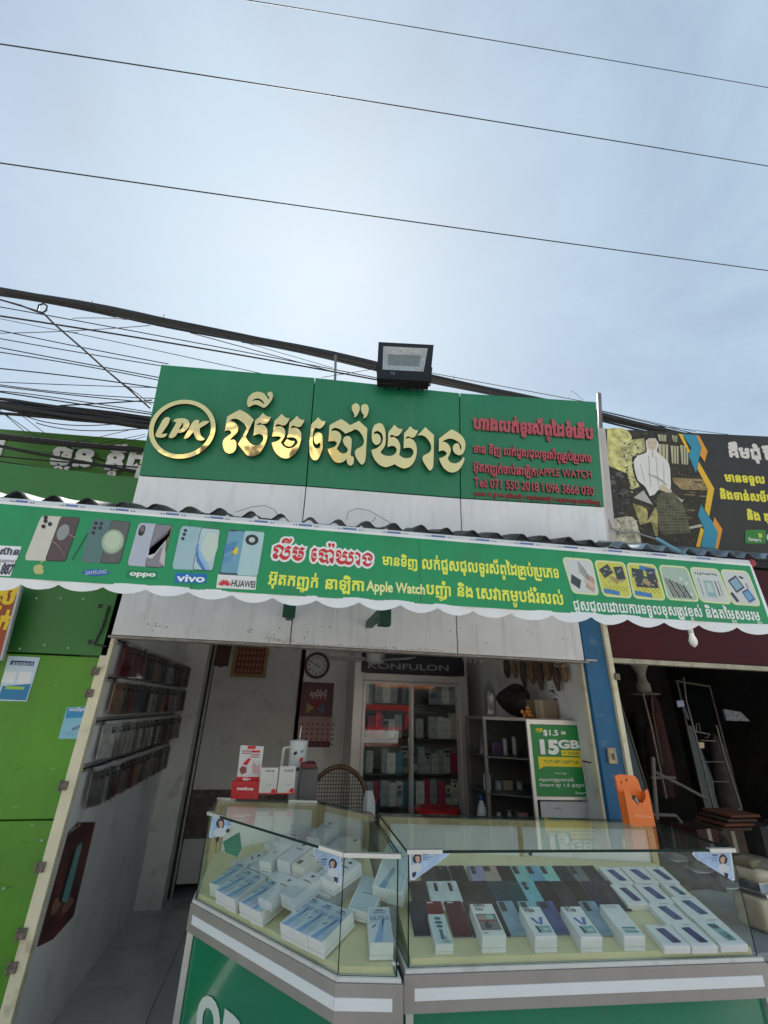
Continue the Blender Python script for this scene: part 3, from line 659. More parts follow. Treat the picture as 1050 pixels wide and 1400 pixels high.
# ================================================================== FACADE
YF = 2.85
CREAM = M('cream_jamb', (.70, .64, .46), .6, var=.12, scale=5, dirt=(.2, .12, .06), dirtamt=.55, bump=.2)
def jamb(xpx, w, label, y=2.85, z1=2.5, hinges=(), side=1, dep=.05):
    x = at(xpx[0], xpx[1], Y=y).x; t = thing('door_jamb', label, 'jamb', (x, y, -.12))
    mb = MB(); mb.rbox((x-w, y, -.12), (x, y+dep, z1), CREAM, .004); mb.build('post', t)
    for hx, hy in hinges:
        z = at(hx, hy, Y=y).z; k = side
        mb = MB(); xx = x-w if k > 0 else x
        mb.rbox((xx-.012, y-.012, z-.02), (xx+.022, y-.001, z+.02), RUST, .003)
        for j in (-1, 0, 1): mb.lathe([(.007, -.007), (.007, .007)], RUST, c=(xx-.012, y-.010, z+j*.015), n=8)
        mb.build('hinge', t)
    return t
jamb((157, 874), .055, 'tall cream steel jamb with rusty hinge stubs between lime wall and shop', hinges=((133, 918), (131, 948), (95, 1074), (64, 1185), (30, 1276), (24, 1322)))
jamb((802, 908), .042, 'cream steel jamb at the left edge of the blue column', hinges=((804, 965), (812, 1030), (824, 1080)), side=-1)
jamb((839, 905), .038, 'chipped cream jamb at the right edge of the blue column', y=2.80, hinges=((838, 925),), side=-1)
BLUE = M('blue_paint', srgb(20, 92, 135), .55, var=.12, scale=5, dirt=(.5, .5, .5), dirtamt=.12, bump=.2)
xa, xb = at(802, 908, Y=2.82).x, at(829, 905, Y=2.82).x
mb = MB(); mb.rbox((xa-.005, 2.82, -.12), (xb, 2.879, 2.62), BLUE, .006); tag(mb.build('blue_column'), 'flaking blue painted column between the phone shop and dark shop', 'column')
t = thing('column_patch', 'torn beige switch plate on the blue column', 'plate', at(837, 1033, Y=2.79)); p = at(836, 1033, Y=2.815)
mb = MB(); mb.rbox((p.x-.03, 2.80, p.z-.045), (p.x+.028, 2.818, p.z+.045), M('beige_plate', (.42, .34, .22), .6, var=.3, scale=40), .004); b_ = mb.build('plate', t)
mb = MB(); mb.rbox((p.x-.008, 2.79, p.z-.02), (p.x+.008, 2.80, p.z+.012), RUST, .002); mb.build('bolt', b_)

# lower white fascia: three boards above the opening
FASC = M('white_board', (.74, .73, .72), .5, var=.06, scale=4, streak=.35, dirt=(.3, .28, .25), dirtamt=.15)
zb = 1.885; xl, x1, x2, xr = at(151, 868, Y=YF-.03).x, at(396, 882, Y=YF-.03).x, at(626, 895, Y=YF-.03).x, at(800, 905, Y=YF-.03).x
fa = thing('fascia', 'dirty white board fascia under the awning above the shop opening', 'fascia', ((xl+xr)/2, YF-.03, zb))
for a, b in ((xl, x1), (x1, x2), (x2, xr)):
    mb = MB(); mb.rbox((a+.004, YF-.03, zb+.004), (b-.004, YF+.03, 2.56), FASC, .002); mb.build('board', fa)
mb = MB(); mb.box((xl-.01, YF-.034, zb-.012), (xr+.03, YF+.05, zb), M('lip_steel', (.30, .27, .24), .6, .3, var=.3, scale=12, dirt=(.1, .07, .05), dirtamt=.6)); mb.box((xr+.0, YF-.05, zb+.001), (xr+.08, YF-.034, zb+.012), FAN); mb.build('lip', fa)
mb = MB()       # dried glue left by removed letters
for a, b, y_ in ((362, 398, 878), (405, 600, 884), (632, 655, 893), (757, 785, 893)):
    x = a
    while x < b:
        pts = [at(x+dx, y_+(x-380)*.05+dy-3, Y=YF-.032) for dx, dy in ell(rnd.uniform(3, 5), 0, rnd.uniform(2.5, 4.5), rnd.uniform(2, 4), rnd.choice((5, 7, 9)), rnd.uniform(0, 6), rnd.uniform(8, 11))]
        mb.tube(pts, .0016, M('glue', (.33, .31, .28), .6), 4, False); x += rnd.uniform(7, 11)
for k in range(26):
    x, y_ = rnd.uniform(160, 780), rnd.uniform(850, 885)+0; y_ = 850+rnd.random()*(15+(x-150)*.055); p = at(x, y_, Y=YF-.0305)
    mb.box(p-V(rnd.uniform(.002, .006), .0006, .002), p+V(.004, 0, rnd.uniform(.002, .005)), RUST)
mb.build('glue_marks', fa, kind='stuff')
DG = M('dark_green_steel', (.01, .07, .04), .5, var=.2)
for k, (x, y_) in enumerate(((396, 830), (527, 843))):
    p = at(x, y_, Y=2.3); mb = MB(); mb.rbox((p.x-.032, 2.3, p.z-.045), (p.x+.032, 2.36, p.z+.12), DG, .003)
    mb.box((p.x-.02, 2.361, p.z+.02), (p.x+.02, YF-.035, p.z+.06), DG)
    tag(mb.build('awning_bracket'), 'dark green steel bracket stub under the awning, %s one' % ('left', 'right')[k], 'bracket', group='bracket stubs under the awning')

# ------------------------------------------------------------------ the leaning sign box
ORG = at(178, 690, Y=2.60); TR = V(1.87, 2.08, 1.55+1.97); TL = V(-1.02, 2.46, 1.55+1.99)
sp = Plane(ORG, TR-TL, TL-ORG)
GREEN = M('sign_green', srgb(24, 120, 82), .42, var=.10, scale=2.5, streak=.22, dirt=(.10, .22, .15), dirtamt=.12)
UW = M('upper_white', (.78, .79, .81), .5, var=.05, scale=4, streak=.26, dirt=(.36, .35, .34), dirtamt=.04)
corner = lambda a: [sp.px(*p) for p in a]
gT = [(220, 498), (430.5, 516), (628.5, 537), (815, 549)]; gB = [(189.5, 650), (418.5, 664.5), (629.5, 681), (826.5, 693)]; wB = [(178, 692), (413.5, 712), (632.5, 729), (832, 741)]
sg = thing('shop_sign', 'large green shop sign leaning forward on the roof with raised gold letters', 'sign', ORG)
def inset(q, d):
    c = sum((V2(*p) for p in q), V2(0, 0))/4; return [(p[0]+(d if p[0] < c.x else -d), p[1]+(d if p[1] < c.y else -d)) for p in q]
for i in range(3):
    q = corner([gB[i], gB[i+1], gT[i+1], gT[i]]); mb = MB(); sp.poly(mb, inset(q, .0035), 0, GREEN, .05); mb.build('green_panel', sg)
    q = corner([wB[i], wB[i+1], gB[i+1], gB[i]]); q[0] = (q[0][0], q[0][1]-.12); q[1] = (q[1][0], q[1][1]-.12)
    mb = MB(); sp.poly(mb, inset(q, .0035), -.002, UW, .05); mb.build('white_panel', sg)
q = corner([gB[0], gB[3], gT[3], gT[0]]); mb = MB(); sp.poly(mb, [(q[0][0]+.01, q[0][1]-.2), (q[1][0]-.01, q[1][1]-.2), (q[2][0]-.01, q[2][1]-.01), (q[3][0]+.01, q[3][1]-.01)], -.055, BLACK, .06); mb.build('core', sg)
GOLD = bpy.data.materials.new('mirror_gold'); GOLD.use_nodes = True
b_ = GOLD.node_tree.nodes['Principled BSDF']; b_.inputs['Base Color'].default_value = (1.0, .74, .33, 1); b_.inputs['Metallic'].default_value = 1; b_.inputs['Roughness'].default_value = .06
nn_ = GOLD.node_tree.nodes.new('ShaderNodeTexNoise'); nn_.inputs['Scale'].default_value = 5; bb_ = GOLD.node_tree.nodes.new('ShaderNodeBump'); bb_.inputs['Strength'].default_value = .10; bb_.inputs['Distance'].default_value = .03
tcn = GOLD.node_tree.nodes.new('ShaderNodeTexCoord'); GOLD.node_tree.links.new(tcn.outputs['Object'], nn_.inputs['Vector'])
GOLD.node_tree.links.new(nn_.outputs[0], bb_.inputs['Height']); GOLD.node_tree.links.new(bb_.outputs[0], b_.inputs['Normal'])
GSIDE = M('gold_edge', (.10, .065, .02), .5, .6, var=.2)
# letter outlines, drawn on the sign face (zoomed survey: scale, x0, y0)
R1, R2, R3, R4, R5, R6 = (13.125, 300, 535), (17.5, 366, 555), (11.667, 418, 550), (10.5, 500, 570), (13.125, 560, 575), (10, 200, 545)
LET = [
 ('khmer_letter', R1, ['540,335 524,280 530,215 565,145 630,92 710,72 790,85 840,120 885,180 915,215 918,185 905,155 882,125 890,85 930,68 968,85 982,130 970,195 935,255 880,320 825,358 785,345 730,315 675,300 620,312 565,345', '600,245 650,205 710,190 770,210 815,255 832,300 800,275 755,238 700,222 645,228']),
 ('khmer_letter', R1, ['395,392 480,430 570,495 645,568 600,660 550,760 500,870 540,940 600,1000 675,1025 745,1010 795,955 815,895 800,845 750,820 700,828 637,850 648,750 655,660 668,580 740,520 805,448 850,490 900,515 948,515 920,580 870,635 800,642 750,622 715,640 695,668 760,655 820,665 865,710 885,780 880,880 850,980 810,1070 750,1150 680,1200 590,1215 520,1190 450,1110 365,1000 430,890 480,800 518,715 480,650 420,595 350,555 280,552 215,580 270,600 330,640 368,700 355,780 310,840 250,890 210,955 240,930 290,918 325,950 335,1010 325,1090 280,1150 205,1170 140,1140 105,1060 95,980 120,910 180,860 235,820 250,790 225,762 180,755 130,775 145,690 158,610 172,515 280,450']),
 ('khmer_letter', R2, ['360,268 420,330 480,365 545,370 515,450 450,530 390,545 330,525 270,508 225,530 210,575 290,560 370,575 430,640 445,720 420,820 335,945 400,1030 480,1075 550,1082 650,1045 720,980 740,930 710,870 650,830 580,820 485,830 510,740 530,590 545,480 640,400 718,315 780,380 840,410 900,405 870,480 810,565 750,580 690,565 640,542 590,570 570,610 660,595 730,610 790,670 820,760 815,870 780,1010 720,1150 640,1240 550,1300 450,1320 340,1290 240,1210 170,1100 125,950 220,925 300,885 350,830 300,800 220,798 135,805 155,690 170,560 190,430 280,350', '=485,865 540,890 600,910 665,905 650,960 600,1020 540,1038 470,1020 415,970 450,910']),
 ('khmer_letter', R3, ['205,290 245,330 285,350 330,350 300,410 255,460 215,470 175,455 150,465 135,500 125,580 118,660 125,720 150,770 190,785 230,770 243,725 235,695 215,690 200,705 185,720 155,700 140,650 140,590 165,540 210,525 255,545 275,600 280,700 270,800 240,880 200,950 155,970 110,945 80,880 65,760 72,650 85,520 100,405 155,350']),
 ('khmer_letter', R3, ['565,318 640,360 705,415 770,385 845,345 910,405 978,465 972,600 962,750 955,900 935,1000 890,1040 850,1000 800,920 780,840 810,790 870,760 915,720 925,660 905,590 860,520 820,490 775,480 740,505 690,525 635,550 590,510 530,470 470,455 425,475 408,510 460,500 520,515 560,560 570,620 550,690 500,785 540,835 590,860 640,855 670,820 665,780 620,730 595,660 610,610 655,582 705,595 730,640 730,740 720,850 715,890 760,915 768,970 755,1030 715,1055 670,1030 655,980 655,945 600,990 530,1008 460,985 400,900 352,790 430,770 480,740 505,695 470,665 420,665 365,675 375,560 385,415 480,360']),
 ('khmer_mark', R3, ['795,65 840,85 860,140 845,210 810,270 770,298 775,250 750,200 733,150 745,95', '=935,80 980,95 1000,145 995,210 965,280 915,312 925,260 890,210 878,150 890,100']),
 ('khmer_letter', R4, ['185,130 230,145 265,210 280,320 270,450 205,545 240,580 310,600 380,590 425,550 435,500 410,465 365,455 305,475 312,370 320,265 365,205 405,155 440,195 480,215 518,215 495,270 455,315 410,318 370,298 345,310 340,335 395,330 445,365 480,430 485,500 470,585 520,620 580,632 635,618 670,570 668,520 640,488 590,480 532,492 535,400 540,275 590,225 625,175 665,215 700,232 735,232 715,290 680,335 640,338 600,320 570,330 560,355 610,345 665,370 705,430 720,510 710,600 680,680 620,750 540,780 470,755 405,715 350,740 280,760 200,730 130,660 90,580 78,515 150,490 200,450 232,400 240,330 215,270 165,242 120,258 108,292 150,280 190,300 210,350 205,400 180,435 140,445 100,410 82,350 90,230 120,160']),
 ('khmer_letter', R5, ['262,172 340,245 415,310 412,500 408,700 400,870 375,920 335,945 280,870 220,770 210,710 240,670 300,640 350,600 368,540 355,470 300,380 240,330 180,315 120,325 190,250']),
 ('khmer_letter', R5, ['725,212 800,245 880,300 940,370 970,460 965,540 945,610 900,660 845,670 790,640 755,590 748,530 770,480 820,455 855,470 870,520 890,590 900,540 885,480 840,430 770,390 700,375 630,390 555,430 620,440 670,480 705,540 710,600 690,660 655,725 690,780 740,808 800,812 850,795 900,750 940,700 955,720 940,790 900,870 840,940 760,975 680,965 600,910 540,820 505,725 580,700 630,660 645,635 610,600 560,585 500,605 502,500 503,380 600,300'])]
LPK = [('305,300 345,298 365,320 340,390 300,450 265,500 240,530 270,525 320,518 325,535 290,568 240,575 185,570 165,545 180,500 220,420 265,335',),
 ('405,350 430,325 480,315 550,315 600,335 628,380 615,430 570,480 510,508 465,510 440,550 400,578 355,580 345,560 370,510 410,440 450,370 425,360', '525,372 520,400 500,430 482,472 520,450 540,412 535,380'),
 ('690,340 735,332 760,350 745,390 810,352 880,350 888,365 850,395 790,430 762,450 765,500 790,560 830,590 810,610 760,612 715,590 690,540 680,500 650,530 600,580 565,595 548,580 580,520 620,450 650,390',)]
def outline(s, R): return [(R[1]+float(a)/R[0], R[2]+float(b)/R[0]) for a, b in (p.split(',') for p in s.lstrip('=').split())]
def loops_on(pl, strs, R, sub=3):
    out = []
    for i, s_ in enumerate(strs): out.append(orient(smooth([pl.px(*p) for p in outline(s_, R)], sub), i == 0 or s_[0] == '='))
    return out
SIGN_LOOPS = []
for nm, R, strs in LET:
    lo = loops_on(sp, strs, R); SIGN_LOOPS.append(lo); tri = fill(lo)
    mb = MB(); sp.shape(mb, tri, .022, GOLD, .022, side=GSIDE); b_ = mb.build(nm, sg)
cs = [sp.px(*p) for p in ((208, 589), (297.5, 592), (253, 551), (251, 631))]
cc = ((cs[0][0]+cs[1][0])/2, (cs[2][1]+cs[3][1])/2); ro = ((cs[1][0]-cs[0][0])+(cs[2][1]-cs[3][1]))/4; 
tri = fill([orient(ell(*cc, ro, ro, 48)), orient(ell(*cc, ro*.86, ro*.86, 48), False)])
mb = MB(); sp.shape(mb, tri, .022, GOLD, .022, side=GSIDE); mb.build('emblem_ring', sg)
for strs in LPK:
    mb = MB(); sp.shape(mb, fill(loops_on(sp, strs, R6)), .022, GOLD, .022, side=GSIDE); mb.build('emblem_letter', sg)
RL = M('red_lettering', srgb(176, 78, 86), .5, var=.12, scale=20, dirt=(.25, .08, .08), dirtamt=.3); RS = M('red_side', (.10, .012, .02), .6)
for s_, a, b, h, bd, m_ in (('ហាងលក់ទូរស័ព្ទដៃទំនើប', (647, 587), (810, 601), 14, .055, RL), ('មាន ទិញ លក់ជួសជុលទូរស័ព្ទគ្រប់ប្រភេទ', (647, 619.5), (807.5, 633), 9.5, .035, RL),
                        ('អ៊ុតកញ្ចក់ចាប់នាឡិកា', (647, 645), (735, 652), 10, .035, RL), ('APPLE WATCH', (736, 650.5), (808, 654.5), 8.5, .02, RL), ('Tel: 071 550 2018 \\ 096 3666 030', (648, 666), (811, 678), 10.5, .02, RL),
                        ('ផ្ទះលេខ 57 ផ្លូវ 484 ភូមិវិហារថ្មី 1 សង្កាត់ស្វាយដង្គំ 2 ខណ្ឌដូនពេញ រាជធានីភ្នំពេញ', (648, 677.5), (820, 690), 4.6, .03, M('dark_red_lettering', srgb(150, 40, 50), .5))):
    mb = MB(); ptext(sp, mb, s_, a, b, h, m_, .002, th=.012 if h > 6 else .004, bold=bd, side=RS); mb.build('lettering', sg)
# upright steel bars behind the sign
for k, (x, ya, yb, wd) in enumerate(((459, 486, 540, .012), (819.5, 538, 620, .016))):
    pa, pb = at(x-1.0*k+(.3 if k else 0), ya, Y=2.58-.28*k), at(x-(1.5 if not k else -3), yb, Y=2.60-.28*k)
    mb = MB(); mb.tube([pa, pb+(pb-pa)*.6], wd, M('bar_steel', (.22, .21, .20), .5, .4, var=.2), 4); tag(mb.build('steel_upright'), ('thin grey steel upright behind the sign left of the floodlight', 'grey steel upright at the right end of the green sign')[k], 'bar')
# floodlight
fp = Plane(at(553, 495, Y=2.22), (1, -.13, 0), (0, .35, 1))
LB = M('lamp_black', (.008, .008, .009), .6, var=.2, spec=.25)
t = thing('floodlight', 'black square floodlight tilted over the top of the green sign', 'lamp', fp.O)
oc = [fp.px(*p) for p in ((515, 517), (588, 521.5), (593, 471.5), (517.5, 467.5))]; ic = [fp.px(*p) for p in ((523, 505), (579, 508), (585, 476), (524, 473))]; rc = [fp.px(*p) for p in ((531, 491), (574, 493), (577, 478), (531, 476))]
mb = MB(); vs = [fp.P(*p, .0) for p in oc]+[fp.P(*p, .0) for p in ic]; mb.add(vs, [(i, (i+1) % 4, (i+1) % 4+4, i+4) for i in range(4)], LB)
bk = [fp.P(p[0]*.96, p[1], -.06) for p in oc]; mb.add([fp.P(*p) for p in oc]+bk, [(i, i+4, (i+1) % 4+4, (i+1) % 4) for i in range(4)]+[(7, 6, 5, 4)], LB)
for k in range(9):
    f0 = (k+.5)/9; a = V2(*oc[0]).lerp(V2(*oc[1]), f0); b = V2(*oc[3]).lerp(V2(*oc[2]), f0); mb.slab([fp.P(*a, -.06), fp.P(*b, -.06), fp.P(*b, -.085), fp.P(*a, -.085)], fp.U*.004, LB)
mb.build('housing', t)
mb = MB(); REF = M('reflector', (.6, .6, .6), .5, .1, var=.25, scale=60, bump=.3); mb.add([fp.P(*p, -.002) for p in ic]+[fp.P(*p, -.045) for p in rc], [(i, (i+1) % 4, (i+1) % 4+4, i+4) for i in range(4)], REF)
mb.add([fp.P(*p, -.045) for p in rc], [(0, 1, 2, 3)], M('led_plate', (.20, .22, .19), .4, var=.3, scale=50)); mb.build('reflector', t)
mb = MB(); fp.poly(mb, ic, .001, glass('lamp_glass', (.85, .86, .86), .8)); mb.build('front_glass', t)
mb = MB(); ptext(fp, mb, '50', (534, 512), (540, 512.4), 3.5, flat((.2, .2, .2)), .001); mb.build('lettering', t)
mb = MB()
for x in (546, 558): mb.tube([fp.at(x, 519, -.03), sp.at(x-1, 536, -.02)], .008, LB, 6)
mb.tube([fp.at(515, 500, -.03), fp.at(517, 524, -.035), fp.at(588, 527, -.035), fp.at(590, 503, -.03)], .006, LB, 6); mb.build('bracket', t)
mb = MB(); mb.tube([fp.at(562, 520, -.05), fp.at(560, 528, -.06), sp.at(557, 534, -.03)], .005, RUBBER, 6); mb.build('cable', t)

# ================================================================== AWNING
YA = 2.0
ap = Plane((0, YA, 2.3), (1, 0, 0), (0, 0, 1))
BG = M('banner_green', srgb(24, 146, 92), .48, var=.07, scale=2, bump=.7, bscale=4, stretch=(1, 1, .3), dirt=(.05, .13, .08), dirtamt=.3, streak=.18)
BW = M('banner_white', (.82, .83, .84), .45, var=.04, scale=6, bump=.3, bscale=8)
aw = thing('awning', 'long green printed vinyl awning banner with scalloped white hem', 'awning', (0.6, YA, 2.4))
tL, tR = (-45, 686), (1028, 776); bL, bR = (-60, 803), (1060, 861.5)
top = [(-45, 677), (1022, 765)]
# cloth: one sheet with scalloped hem, slightly billowed
cusp = [-30, 28, 78, 140, 200, 258, 317, 373, 433, 490, 546, 598, 648, 699, 754, 805, 855, 908, 958, 1009, 1062]
hem = lambda x: 789.5+(x-0)*.0635+(6 if x < 60 else 0)*(1-x/60 if x > 0 else 1)
ptsB = []
for a, b in zip(cusp[:-1], cusp[1:]):
    for k in range(8):
        s_ = k/8; x = a+(b-a)*s_; ptsB.append((x, hem(x)+4+8.5*math.sin(PI*s_)**.8))
ptsB.append((1058, 866))
mb = MB(); n = len(ptsB)
line = lambda x, p, q: p[1]+(q[1]-p[1])*(x-p[0])/(q[0]-p[0])
tp = []
for x, y in ptsB: f_ = (x+30)/1088; tp.append((-45+(1027+45)*f_, line(-45+(1027+45)*f_, tL, tR)-5))
vs = [ap.at(*p) for p in tp]+[ap.at(p[0], hem(p[0])-4) for p in ptsB]+[ap.at(*p)+V(0, .010*math.sin(p[0]*.021)+.007*math.sin(p[0]*.1)-.004, 0) for p in ptsB]
mb.add(vs, [(i+r*n, i+r*n+n, i+1+r*n+n, i+1+r*n) for r in (0, 1) for i in range(n-1)], BW, True); cl = mb.build('cloth', aw)
mb = MB(); g = [ap.px(*p) for p in ((-45, 685), (1025, 774), (1053, 853.5), (1000, 852), (-60, 785.5))]
mb.add([ap.P(u, v, .0012) for u, v in g], [(0, 1, 2, 3, 4)], BG); fld = mb.build('green_field', aw)
mb = MB(); pts = [ap.at(x, line(x, *top)+5, -.018) for x in (-45, 200, 500, 800, 1022)]; mb.tube(pts, .019, M('roll_white', (.68, .69, .71), .4, var=.05), 14); bar = mb.build('roll_tube', aw)
mb = MB()
q2 = Plane((0, YA-.0195+.0, 2.3), (1, 0, 0), (0, 0, 1)); x = 24
while x < 1000:
    y = line(x, *top)+5; L_ = 17+x*.003
    for dx in (-7, -3.5, L_+3.5, L_+7): q2.rect(mb, *q2.px(x+dx, y+1.5+dx*.084), *[c+d for c, d in zip(q2.px(x+dx, y+1.5+dx*.084), (.006, .006))], .0194+.002, flat((.08, .09, .12)))
    a, b = q2.px(x, y+1.4), q2.px(x+L_, y+1.4+L_*.084); q2.poly(mb, [a, b, (b[0], b[1]+.009), (a[0], a[1]+.009)], .0194+.002, flat((.10, .16, .38)))
    x += 60 if x > 200 else 68
mb.build('roll_print', bar, kind='stuff')
mb = MB(); pe = ap.at(1024, 770, -.018); mb.tube([pe-V(.01, 0, 0), pe+V(.02, 0, 0)], .026, M('red_cap', (.35, .02, .02), .4), 16); mb.build('end_cap', aw)
mb = MB()
for x, f_ in ((572, .09), (259, .09), (783, .1)): ap.poly(mb, [ap.px(x, line(x, tL, tR)+2), ap.px(x+1.2, line(x, tL, tR)+2), ap.px(x+4, hem(x)-2), ap.px(x+2.8, hem(x)-2)], .0016, M('banner_seam', srgb(10, 110, 66), .4)); 
mb.build('seam', aw)
def apoly(mb, pts, m, w=.002): ap.poly(mb, [ap.px(*p) for p in pts], w, m)
def aq(p, s_, t_):     # bilinear point inside photo quad p (tl, tr, br, bl)
    a = V2(*p[0]).lerp(V2(*p[1]), s_); b = V2(*p[3]).lerp(V2(*p[2]), s_); return tuple(a.lerp(b, t_))
def aell(mb, c, rx, ry, m, w, n=14, sk=0): apoly(mb, [(c[0]+x-sk*y, c[1]+y) for x, y in ell(0, 0, rx, ry, n)], m, w)
def rq(p, s0, t0, s1, t1, r=.12):
    return [aq(p, s0+(s1-s0)*u, t0+(t1-t0)*v) for u, v in rrect(0, 0, 1, 1, r)]
# five phone pictures
def picture(name): o = MB(); return o
PH5 = [((57, 705), (110, 708), (90, 768), (33, 766)), ((127, 709), (179, 714), (164, 771), (110, 769)), ((190, 715), (236, 718), (222, 777), (174, 773)), ((248, 719), (302, 724), (291, 781), (235, 778)), ((312, 724), (362, 728), (352, 788), (300, 785))]
cz = [((.62, .60, .52), (.10, .07, .075)), ((.10, .19, .19), (.12, .12, .12)), ((.46, .49, .58), (.24, .23, .27)), ((.36, .52, .58), (.46, .60, .62)), ((.38, .58, .62), (.16, .36, .48))]
for k, p in enumerate(PH5):
    mb = MB(); back, scr = cz[k]
    if k < 4:
        apoly(mb, rq(p, 0, 0, .62, 1), flat(back), .0024); apoly(mb, rq(p, .5, 0, 1, 1, .09), flat((.03, .03, .03)), .0032); apoly(mb, rq(p, .515, .012, .99, .985, .09), flat(scr), .0036)
    else:
        apoly(mb, rq(p, 0, 0, .55, 1, .06), flat((.05, .09, .13)), .0024); apoly(mb, rq(p, .02, .02, .5, .96, .06), flat(scr), .0028); apoly(mb, rq(p, .46, 0, 1, 1, .08), flat((.42, .60, .62)), .0034)
    D = flat((.03, .03, .035))
    if k == 0:
        for c in ((.13, .1), (.13, .22), (.27, .16), (.1, .02)): aell(mb, aq(p, c[0]+.03, c[1]+.02), 3.1, 3, D, .0028)
        O_ = flat((.5, .28, .2))
        for a0, cx_, cy_, rr in ((.1, 1.0, .05, 24), (0, .45, 1.0, 30)):
            for j in range(9):
                a = (a0+(.9 if cx_ > .6 else -1.2)+j*.12) if cx_ < .6 else 1.2+j*.19; c = aq(p, cx_, cy_); q = (c[0]+rr*math.cos(a), c[1]+rr*math.sin(a)); q_ = (c[0]+rr*math.cos(a+.15), c[1]+rr*math.sin(a+.15))
                if p[3][0]+30 < q[0] < p[1][0]-3 and 709 < q[1] < 766: apoly(mb, [q, q_, (q_[0], q_[1]+1.2), (q[0], q[1]+1.2)], O_, .004)
        aell(mb, aq(p, .70, .35), 8, 11, flat((.28, .30, .30)), .0038, sk=.3)
    if k == 1:
        for c in ((.1, .1), (.1, .21), (.1, .32), (.24, .1), (.24, .2)): aell(mb, aq(p, c[0]+.02, c[1]), 2.6, 2.5, D, .0028)
        for rr, c_ in ((17, (.22, .30, .22)), (15.5, (.40, .50, .36)), (12, (.50, .60, .44))): aell(mb, (154.5, 741-(17-rr)*.3), rr*.93, rr, flat(c_), .0038+.0001*(17-rr), 24, .12)
        apoly(mb, [(119.5, 729), (121, 730), (99.5, 766), (98, 765)], flat((.03, .10, .08)), .003)
    if k == 2:
        apoly(mb, rq(p, .06, .05, .24, .30, .4), D, .0028); aell(mb, aq(p, .15, .14), 3, 4, flat((.2, .15, .15)), .003)
        for q, c_ in (([(205, 748), (234, 722), (232, 733), (212, 757), (203, 760)], (.12, .10, .12)), ([(203, 752), (230, 730), (226, 742), (208, 764), (200, 762)], (.6, .6, .63)), ([(218, 768), (222, 752), (229, 735), (225, 775)], (.52, .5, .5)), ([(234, 719), (236, 722), (226, 757), (228, 735)], (.3, .17, .1))): apoly(mb, q, flat(c_), .0039)
    if k == 3:
        for c in ((.1, .1), (.09, .19), (.08, .29)): aell(mb, aq(p, c[0]+.03, c[1]), 2.4, 2.3, D, .0028)
        apoly(mb, rq(p, .03, .02, .42, .36, .2), flat((.33, .50, .57)), .0026)
        apoly(mb, [(271, 741), (275, 760), (287, 779), (277, 780), (269, 768), (268, 750)], flat((.08, .2, .5)), .0039); aell(mb, (287, 748), 11, 20, flat((.56, .66, .58)), .0038, sk=.2); apoly(mb, [(270, 745), (279, 762), (288, 779), (281, 779), (272, 762)], flat((.3, .5, .7)), .004)
    if k == 4:
        aell(mb, (344.5, 738.5), 9, 7.3, D, .0038, 20); aell(mb, (344.5, 738.5), 4.3, 3.6, flat((.5, .6, .6)), .0042, 16)
        for q, c_ in (([(308, 745), (325, 740), (320, 752), (306, 758)], (.08, .25, .45)), ([(318, 751), (326, 748), (325, 757), (318, 759)], (.7, .6, .1)), ([(306, 762), (320, 756), (315, 768), (303, 772)], (.12, .3, .5))): apoly(mb, q, flat(c_), .0032)
        apoly(mb, rq(p, .05, .01, .25, .035, .4), D, .0032)
    mb.build('phone_picture', fld)
# makers' marks under the pictures
mb = MB()
ap_ = '50,773 54,771.5 57,772.5 60,775 58.5,778 60.5,781.5 57.5,785.5 55,785 52.5,785.6 48.5,784.5 46,779 47,774.5'; loops = [orient(smooth([ap.px(*map(float, p.split(','))) for p in ap_.split()]))]
ap.shape(mb, fill(loops), .0024, flat((.52, .50, .20))); apoly(mb, [(55.5, 770.5), (57, 767.5), (59.5, 766.5), (58.5, 769.5)], flat((.52, .50, .20)), .0024); mb.build('logo', fld)
mb = MB(); aell(mb, (131, 783), 19, 4.6, flat((.03, .12, .42)), .0024, 24); ptext(ap, mb, 'SAMSUNG', (117, 786), (146, 784.2), 4.5, flat((.45, .55, .7)), .003, bold=.02); mb.build('logo', fld)
mb = MB(); apoly(mb, [(174, 779.5), (215.5, 782), (214, 793), (172.5, 790.5)], flat(srgb(15, 128, 78)), .0022); ptext(ap, mb, 'oppo', (178, 786.8), (212, 788.5), 5.6, flat((.8, .82, .8)), .0028, bold=.045); mb.build('logo', fld)
mb = MB(); apoly(mb, [(240.5, 783), (284, 785), (281, 798), (238, 796.5)], flat(srgb(25, 110, 180)), .0022); ptext(ap, mb, 'vivo', (243, 794.8), (279, 796), 8.5, flat((.85, .88, .9)), .0028, bold=.03); mb.build('logo', fld)
mb = MB(); apoly(mb, [(298, 785.5), (351, 788.5), (349.5, 806.5), (295.5, 804)], flat((.75, .76, .74)), .0022)
for j in range(8):
    a = math.radians(200+j*20); c = (307, 801.5); d = V2(math.cos(a), math.sin(a)); n_ = V2(-d.y, d.x)
    P_ = [V2(*c)+d*1.2, V2(*c)+d*6+n_*1.6, V2(*c)+d*9.5+n_*.4, V2(*c)+d*9-n_*.8, V2(*c)+d*5-n_*.7]; apoly(mb, [tuple(q) for q in P_], flat((.62, .03, .04)), .0026)
ptext(ap, mb, 'HUAWEI', (316, 801.5), (348.5, 803.5), 7.5, flat((.06, .05, .05)), .0028, bold=.03); mb.build('logo', fld)
